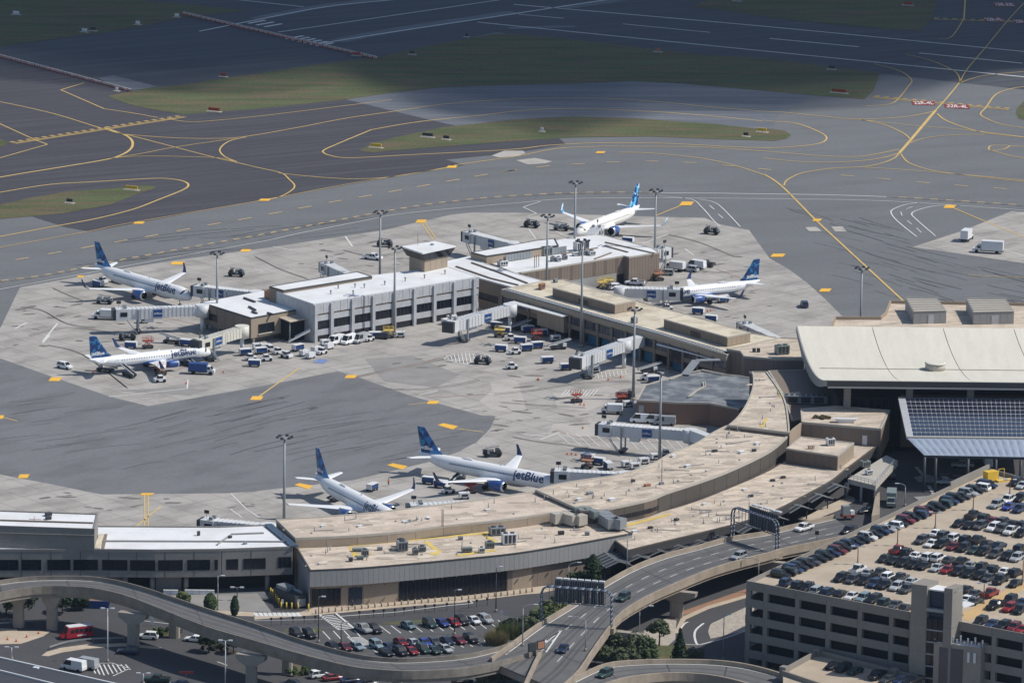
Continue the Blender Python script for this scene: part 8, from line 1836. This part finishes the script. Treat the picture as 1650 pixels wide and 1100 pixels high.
# message boards at the gore, arrow trailer, blue skip, sign boards
for x, y, m_, lb in ((857, 1060, 'metal_dark', 'dark message board at the ramp gore, left one'), (871, 1056, 'box_orange', 'orange message board at the ramp gore, right one')):
    t = thing('message_board', lb, 'message board', P(x, y, 8.2), R(35))
    mb = MB(); mb.cyl((0, 0, 0), (0, 0, 1.6), .09, n=6); mb.build('post', 'metal_grey', t); mb = MB(); mb.box((0, 0, 1.5), (2.0, .3, 2.0)); mb.build('frame', 'metal_dark', t)
    mb = MB(); mb.box((0, -.17, 1.75), (1.7, .06, 1.5)); mb.build('panel', m_, t)
t = thing('arrow_trailer', 'grey arrow board trailer with red base on the road by the portal', 'trailer', P(1366, 834, 4.0), R(20))
mb = MB(); mb.box((0, 0, .4), (3.4, 1.6, .5)); mb.build('bed', 'box_red', t); mb = MB(); mb.box((-.6, 0, .9), (1.8, 1.5, 2.2)); mb.build('board', 'metal_grey', t); mb = MB(); mb.box((1.0, 0, .9), (1.0, 1.4, .9)); mb.build('engine_box', 'metal_white', t); wheels(t, (.9, -1.0), .75, .4)
t = thing('skip_container', 'dark blue skip filled with rubble behind the ramp', 'skip', P(157, 978, .06), R(-3))
mb = MB(); mb.loft([[(x*s_, y*1.2, zz) for x, y in ((-3, -1), (3, -1), (3, 1), (-3, 1))] for zz, s_ in ((0, .85), (1.8, 1))], 0, sm=False); mb.build('tub', 'box_blue', t); mb = MB(); mb.loft([[(x*3*s_, y*1.1*s_, zz) for x, y in ((-1, -1), (1, -1), (1, 1), (-1, 1))] for zz, s_ in ((1.7, .9), (2.2, .4))], 0, sm=False); mb.build('rubble', 'box_orange', t)
def board(px, py, w_, h_, hgt, label, m='metal_white', rz=0, z=.06):
    t = thing('road_sign', label, 'road sign', P(px, py, z), R(rz))
    mb = MB(); mb.cyl((0, 0, 0), (0, 0, hgt), .06, n=6); mb.build('post', 'metal_grey', t); mb = MB(); mb.box((0, -.08, hgt-h_), (w_, .06, h_)); mb.build('panel', m, t)
for a in ((245, 1008, .7, 2.0, 2.4, 'narrow white sign beside the first ramp pier'), (393, 1066, .9, 1.6, 2.6, 'white sign by the flared pier at the bottom'), (1316, 872, .9, .9, 2.6, 'small dark sign on the highway parapet', 'metal_dark', 0, 4.6), (1117, 1060, 2.0, 1.2, 2.4, 'grey sign beside the conifer', 'metal_grey'), (696, 957, .8, .8, 2.2, 'orange sign at the shop front', 'cone_orange'), (807, 1025, .8, .8, 6, 'small sign by the shrubs above the ramp'), (300, 1092, 3.2, .5, 1.6, 'pale red height bar beside the bottom lane', 'rust_red'), (455, 980, .6, 1.0, 2.2, 'white sign by the yellow posts')): board(*a)
# guard rails on the lower left islands
for pts, lb in (([(-20, 1009), (20, 1006), (60, 1003), (95, 1002)], 'steel guard rail beside the pale paved corner'), ([(80, 1046), (110, 1037), (150, 1032.5), (200, 1031)], 'steel guard rail on the kerbed island')):
    w = [P(p[0], p[1], .1) for p in smooth(pts, 4)]; t = thing('guard_rail', lb, 'guard rail', w[len(w)//2])
    mb = MB()
    for a, b in zip(w[:-1], w[1:]): mb.beam(a+Vector((0, 0, .45)), b+Vector((0, 0, .45)), .1, .35)
    part(t, 'rail', mb, 'mast_steel')
    for k in range(0, len(w), 2): mb = MB(); mb.box((w[k].x, w[k].y, 0), (.15, .15, .8)); part(t, 'post', mb, 'mast_steel')

# ---------------------------------------------------------------- trees and shrubs
mat('bark', (.075, .055, .04), 1, .2, 1)
mat('leaf_dark', (.022, .042, .02), .9, .35, .9, grain=.25, grain_size=.25)
mat('leaf_mid', (.055, .085, .032), .9, .35, .9, grain=.25, grain_size=.25)
mat('leaf_grey', (.085, .105, .055), .9, .3, .9, grain=.25, grain_size=.25)
mat('leaf_light', (.10, .125, .045), .9, .3, .9, grain=.25, grain_size=.25)
mat('straw', (.19, .16, .075), .9, .3, .6, grain=.2, grain_size=.2)
def tree(px, py, h, r, label, m='leaf_mid', kind='round', seed=1, cat='tree', z=.06, name=None, n=1500, leaf=.34, trunk=.28):
    rr = random.Random(seed); b = P(px, py, z)
    nm = name or dict(round='broadleaf_tree', conifer='conifer_tree', column='columnar_tree', bush='shrub', grass='tall_grass')[kind]
    t = thing(nm, label, cat, b)
    mb = MB()
    if kind in ('round', 'conifer', 'column'):
        mb.loft([[(math.cos(2*math.pi*k/7)*q+dx, math.sin(2*math.pi*k/7)*q, zz) for k in range(7)] for q, zz, dx in ((h*.035, 0, 0), (h*.026, h*.3, .05), (h*.016, h*.65, -.05), (h*.006, h*.95, 0))], 0, sm=True)
        if kind == 'round':
            for _ in range(9):
                a = rr.uniform(0, 6.28); z0 = h*rr.uniform(.28, .55); e = Vector((math.cos(a)*r*.75, math.sin(a)*r*.75, z0+h*rr.uniform(.12, .3))); mb.cyl((0, 0, z0), e, h*.012, h*.004, n=5)
        mb.build('trunk', 'bark', t)
    elif kind == 'bush':
        for _ in range(6):
            a = rr.uniform(0, 6.28); mb.cyl((0, 0, 0), (math.cos(a)*r*.5, math.sin(a)*r*.5, h*.6), .05, .02, n=5)
        mb.build('stems', 'bark', t).__setitem__('kind', 'stuff')
    cb = MB()
    clumps = []
    if kind == 'round':
        for _ in range(26):
            a = rr.uniform(0, 6.28); el = rr.uniform(-.5, 1.3); q = rr.uniform(.45, .95)
            clumps.append((Vector((math.cos(a)*math.cos(el)*r*q, math.sin(a)*math.cos(el)*r*q, h*.63+math.sin(el)*h*.30*q)), r*rr.uniform(.22, .40)))
    elif kind == 'bush':
        for _ in range(14): a = rr.uniform(0, 6.28); q = rr.random()**.5; clumps.append((Vector((math.cos(a)*r*q, math.sin(a)*r*q*.7, h*rr.uniform(.35, .75))), h*rr.uniform(.22, .38)))
    for i in range(n):
        if kind in ('round', 'bush'):
            c, q = rr.choice(clumps); d = Vector((rr.gauss(0, 1), rr.gauss(0, 1), rr.gauss(0, .8))).normalized()*q*rr.uniform(.55, 1.05); p = c+d
            if p.z < .1: p.z = .1
        elif kind == 'conifer':
            u = rr.random()**.75; zz = h*(.08+.92*(1-u)); tier = (zz*1.15) % 1.0; rad = r*u*(1.05-.42*tier)*rr.uniform(.5, 1.0); a = rr.uniform(0, 6.28); p = Vector((math.cos(a)*rad, math.sin(a)*rad, zz-rad*.22)); d = Vector((math.cos(a), math.sin(a), -.25))
        elif kind == 'column':
            u = rr.random(); zz = h*(.1+.9*u); rad = r*math.sin(math.pi*min(.97, .12+u*.88))**.6*rr.uniform(.5, 1.05); a = rr.uniform(0, 6.28); p = Vector((math.cos(a)*rad, math.sin(a)*rad, zz)); d = Vector((math.cos(a), math.sin(a), .4))
        else:
            a = rr.uniform(0, 6.28); q = r*rr.random()**.5; p = Vector((math.cos(a)*q, math.sin(a)*q*.6, 0)); hh = h*rr.uniform(.5, 1); le = Vector((rr.uniform(-.35, .35)*hh, rr.uniform(-.3, .3)*hh, hh)); sd_ = Vector((rr.uniform(-1, 1), rr.uniform(-1, 1), 0)).normalized()*.07
            cb.face([p-sd_, p+sd_, p+le]); continue
        d = (d.normalized()+Vector((rr.uniform(-.7, .7), rr.uniform(-.7, .7), rr.uniform(-.3, .9)))).normalized()
        s_ = leaf*rr.uniform(.6, 1.3); e1 = d.cross(Vector((rr.uniform(-1, 1), rr.uniform(-1, 1), rr.uniform(-1, 1)))).normalized()*s_; e2 = d.cross(e1).normalized()*s_*.7
        cb.face([p-e1, p-e2, p+e1, p+e2])
    o = cb.build('crown' if kind in ('round', 'conifer', 'column') else 'leaves', m, t, recalc=False)
    if kind in ('bush', 'grass'): o['kind'] = 'stuff'
    return t
for a in ((997, 1060, 6.5, 3.4, 'dense grey green tree under the highway, left one', 'leaf_grey', 'round', 1), (1020, 1066, 6.8, 3.6, 'dense grey green tree left of the conifer', 'leaf_grey', 'round', 2), (1038, 1064, 5.4, 2.8, 'smaller grey green tree touching the conifer', 'leaf_mid', 'round', 3), (1062, 1040, 6.2, 2.6, 'light airy tree standing in the gravel island', 'leaf_grey', 'round', 4), (1095, 1068, 8.0, 2.9, 'dark pointed conifer beside the inner road', 'leaf_dark', 'conifer', 5), (955, 948, 8.0, 2.3, 'tall dark evergreen by the end of the panel wall', 'leaf_dark', 'column', 6), (930, 945, 3.6, 2.2, 'small green tree left of the tall evergreen', 'leaf_mid', 'round', 7),
          (52, 946, 7.0, 2.6, 'dark leafy tree in front of the left terminal windows', 'leaf_dark', 'round', 8), (339, 984, 4.2, 1.5, 'small round topped street tree by the concrete pad', 'leaf_mid', 'column', 9), (378, 992, 4.6, .9, 'narrow columnar tree by the zebra crossing', 'leaf_dark', 'column', 10), (296, 972, 2.6, 1.2, 'small pale shrub above the ramp parapet', 'leaf_light', 'bush', 11, 'shrub'), (336, 1050, 4.6, 2.2, 'dark tree under the ramp beside the white car', 'leaf_dark', 'round', 12), (376, 1052, 4.2, 1.8, 'dark small tree under the ramp by the planting bed', 'leaf_dark', 'round', 13), (35, 994, 6.0, 4.0, 'dark tree in the shade under the ramp left end', 'leaf_dark', 'round', 14), (130, 982, 3.4, 1.6, 'dark shrub beside the blue skip', 'leaf_dark', 'bush', 15, 'shrub'),
          (888, 990, 3.4, 3.4, 'bright green hedge shrub behind the near gantry leg', 'leaf_light', 'bush', 16, 'shrub'), (912, 975, 3.2, 3.0, 'bright green hedge shrub under the gantry signs', 'leaf_light', 'bush', 17, 'shrub'), (872, 1000, 3.0, 2.4, 'green hedge shrub at the foot of the near gantry', 'leaf_mid', 'bush', 18, 'shrub'), (845, 1012, 3.0, 2.6, 'olive shrub above the ramp merge', 'leaf_grey', 'bush', 19, 'shrub'),
          (800, 1038, 3.6, 2.4, 'tall straw coloured grass clump by the ramp', 'straw', 'grass', 20, 'grass clump'), (818, 1028, 3.8, 2.4, 'tall olive grass clump behind the straw one', 'leaf_light', 'grass', 21, 'grass clump'), (838, 1024, 3.4, 2.2, 'tall olive grass clump nearest the highway', 'leaf_grey', 'grass', 22, 'grass clump'), (824, 1010, 2.0, 2.6, 'low dark round shrub at the car park corner', 'leaf_dark', 'bush', 23, 'shrub'),
          (1022, 1102, 4.0, 3.2, 'dark tree inside the low ramp curve, left one', 'leaf_mid', 'round', 24), (1060, 1104, 4.6, 4.2, 'dark tree inside the low ramp curve, middle one', 'leaf_mid', 'round', 25), (1098, 1106, 3.2, 2.6, 'dark tree inside the low ramp curve, right one', 'leaf_dark', 'round', 26), (978, 1072, 4.6, 2.4, 'grey green tree hugging the highway pier', 'leaf_grey', 'round', 40), (1008, 1078, 5.0, 3.0, 'grey green tree in front of the left dense one', 'leaf_grey', 'round', 41), (1046, 1074, 4.2, 2.4, 'small grey green tree in front of the conifer', 'leaf_mid', 'round', 42), (1120, 1060, 2.4, 1.8, 'low shrub right of the conifer', 'leaf_grey', 'bush', 43, 'shrub'), (1040, 1108, 4.4, 3.4, 'tree inside the low ramp curve between two others', 'leaf_grey', 'round', 44), (1080, 1108, 4.0, 3.0, 'tree inside the low ramp curve behind the right one', 'leaf_mid', 'round', 45), (100, 988, 4.5, 2.2, 'dark tree behind the left ramp pier', 'leaf_dark', 'round', 46), (10, 990, 6.0, 3.4, 'dark tree at the left edge under the ramp', 'leaf_dark', 'round', 47),
          (1148, 1108, 3.4, 2.4, 'pale shrub inside the low ramp curve', 'leaf_light', 'bush', 27, 'shrub'), (783, 1104, 4.4, 3.2, 'leafy shrub at the bottom under the ramp, left one', 'leaf_grey', 'bush', 28, 'shrub'), (812, 1102, 4.6, 3.4, 'leafy shrub at the bottom under the ramp, right one', 'leaf_mid', 'bush', 29, 'shrub'), (480, 1086, 1.6, 2.6, 'low green shrub in the small planting bed', 'leaf_mid', 'bush', 30, 'shrub'), (265, 1022, 1.3, 3.6, 'low green shrub in the bed beside the white suv', 'leaf_mid', 'bush', 31, 'shrub'), (345, 1046, 1.0, 3.2, 'low dark shrub in the long planting bed', 'leaf_dark', 'bush', 32, 'shrub'), (1326, 674, .7, 2.2, 'low yellowish weeds on the shaded terrace', 'straw', 'bush', 33, 'shrub')):
    kw = dict(zip(('px', 'py', 'h', 'r', 'label', 'm', 'kind', 'seed', 'cat'), a))
    if a[1] < 700: kw['z'] = 12.45
    tree(**kw)

# ---------------------------------------------------------------- people (each body one skinned surface)
mat('vest_orange', (.62, .16, .04), .8, .1, .5)
mat('cloth_dark', (.03, .035, .05), .9, .1, .5)
mat('skin', (.42, .27, .19), .6, .05, .3)
mat('hair_dark', (.03, .02, .015), .7, .1, .2)
def person(px, py, z, rz, label, top, seed=1):
    t = thing('person', label, 'person', P(px, py, z), R(rz))
    V = [((0, 0, .95), .15), ((0, 0, 1.18), .15), ((0, 0, 1.38), .17), ((0, 0, 1.50), .07), ((0, .01, 1.60), .085), ((0, .02, 1.70), .10), ((0, .01, 1.78), .06)]
    E = [(0, 1), (1, 2), (2, 3), (3, 4), (4, 5), (5, 6)]
    for s_ in (-1, 1):
        i = len(V); V += [((s_*.19, 0, 1.40), .075), ((s_*.26, -.02, 1.14), .055), ((s_*.27, .08, .90), .042), ((s_*.27, .12, .80), .045)]; E += [(2, i), (i, i+1), (i+1, i+2), (i+2, i+3)]
        i = len(V); V += [((s_*.10, .03*s_, .88), .105), ((s_*.11, .08*s_, .50), .072), ((s_*.12, .02*s_, .10), .05), ((s_*.12, .14+.02*s_, .05), .045)]; E += [(0, i), (i, i+1), (i+1, i+2), (i+2, i+3)]
    me = bpy.data.meshes.new('body'); me.from_pydata([v[0] for v in V], E, [])
    o = bpy.data.objects.new('body', me); COL.objects.link(o); o.modifiers.new('skin', 'SKIN')
    for k, v in enumerate(V): me.skin_vertices[0].data[k].radius = (v[1], v[1]*.85); me.skin_vertices[0].data[k].use_root = (k == 0)
    sb_ = o.modifiers.new('smooth', 'SUBSURF'); sb_.levels = 1; sb_.render_levels = 1
    bpy.context.view_layer.update()
    m2 = bpy.data.meshes.new_from_object(o.evaluated_get(bpy.context.evaluated_depsgraph_get())); m2.name = 'body'
    o.modifiers.clear(); o.data = m2; m2.materials.clear()
    for mm in ('skin', 'cloth_dark', top): m2.materials.append(M[mm])
    for p in m2.polygons:
        zc_ = p.center.z; p.material_index = 1 if zc_ < .93 and abs(p.center.x) < .22 else (2 if .93 <= zc_ < 1.46 and not (abs(p.center.x) > .22 and zc_ < 1.1) else 0); p.use_smooth = True
        if zc_ < .93 and abs(p.center.x) >= .22: p.material_index = 0
    o.parent = t
    mb = MB(); mb.loft([[(math.cos(2*math.pi*k/10)*q, .01+math.sin(2*math.pi*k/10)*q, zz) for k in range(10)] for q, zz in ((.105, 1.72), (.11, 1.77), (.08, 1.83), (.02, 1.86))], 0); mb.build('hair', 'hair_dark', t)
person(626, 782, .05, 200, 'person in orange vest and dark trousers standing on the apron between the near jets', 'vest_orange')
person(568, 978, .1, 20, 'person in dark clothes walking on the shop front pavement', 'cloth_dark')

# ---------------------------------------------------------------- cumulus clouds far outside the frame; unseen, layered to soften their shade on the far runway
m = bpy.data.materials.new('cloud'); m.use_nodes = True; n_ = m.node_tree.nodes; l_ = m.node_tree.links
b = n_['Principled BSDF']; b.inputs['Base Color'].default_value = (.9, .9, .92, 1); b.inputs['Roughness'].default_value = 1
tc = n_.new('ShaderNodeTexCoord'); nz = n_.new('ShaderNodeTexNoise'); nz.inputs['Scale'].default_value = .006; nz.inputs['Detail'].default_value = 5
mr = n_.new('ShaderNodeMapRange'); mr.inputs['From Min'].default_value = .30; mr.inputs['From Max'].default_value = .62; mr.inputs['To Max'].default_value = .55
l_.new(tc.outputs['Object'], nz.inputs['Vector']); l_.new(nz.outputs[0], mr.inputs['Value']); l_.new(mr.outputs[0], b.inputs['Alpha']); MATS['cloud'] = m
def cloud(shade, alt, label, seed, amp=60):
    """a lumpy flat-bottomed cloud standing where its shadow falls on the given ground outline"""
    rr = random.Random(seed); off = Vector((math.cos(SUN_AZ), math.sin(SUN_AZ), 0))*alt/math.tan(SUN_EL)
    pts = [Vector((p[0], p[1], 0))+off for p in shade]; c = sum(pts, Vector())/len(pts); n = len(pts)
    t = thing('cumulus_cloud', label, 'cloud', (c.x, c.y, alt))
    mb = MB(); rings = []
    for s_, zz in ((.80, 0), (1.0, amp*.2), (.97, amp*.5), (.8, amp*.8), (.5, amp)):
        rings.append([((p.x-c.x)*s_*rr.uniform(.97, 1.03), (p.y-c.y)*s_*rr.uniform(.97, 1.03), zz*rr.uniform(.7, 1.3)) for p in pts])
    mb.loft(rings, 0, sm=True); o = mb.build('cloud_body', 'cloud', t); o['kind'] = 'stuff'
far = [(-500, 98), (0, 112), (200, 140), (330, 150), (460, 138), (600, 124), (760, 142), (830, 196), (960, 204), (1100, 172), (1300, 180), (1480, 160), (1650, 118), (2000, 90)]
for k, (dy, alt) in enumerate(((6, 860), (-10, 900), (-26, 950), (-42, 1000), (-62, 1060))):
    e = random.Random(k+40)
    cloud([tuple(P(x, y+dy+e.uniform(-9, 9)))[:2] for x, y in far]+[(900, 900), (900, 1500), (-900, 1500), (-900, 900)], alt, f'thin white layer of the cumulus bank shading the far runway, {("lowest", "second", "middle", "fourth", "highest")[k]} layer', k+1)

# ---------------------------------------------------------------- thin summer haze: one closed box round the camera and the whole scene
hz = bpy.data.materials.new('haze'); hz.use_nodes = True; hz.node_tree.nodes.clear()
vo = hz.node_tree.nodes.new('ShaderNodeVolumePrincipled'); mo_ = hz.node_tree.nodes.new('ShaderNodeOutputMaterial')
vo.inputs['Color'].default_value = (.55, .72, 1.0, 1); vo.inputs['Density'].default_value = 1.6e-5; vo.inputs['Anisotropy'].default_value = 0.0
hz.node_tree.links.new(vo.outputs[0], mo_.inputs['Volume']); MATS['haze'] = hz
mb = MB(); mb.prism([(-3100, -2100), (3100, -2100), (3100, 4600), (-3100, 4600)], -1.1, 380); tag(mb.build('haze', 'haze'), kind='stuff')
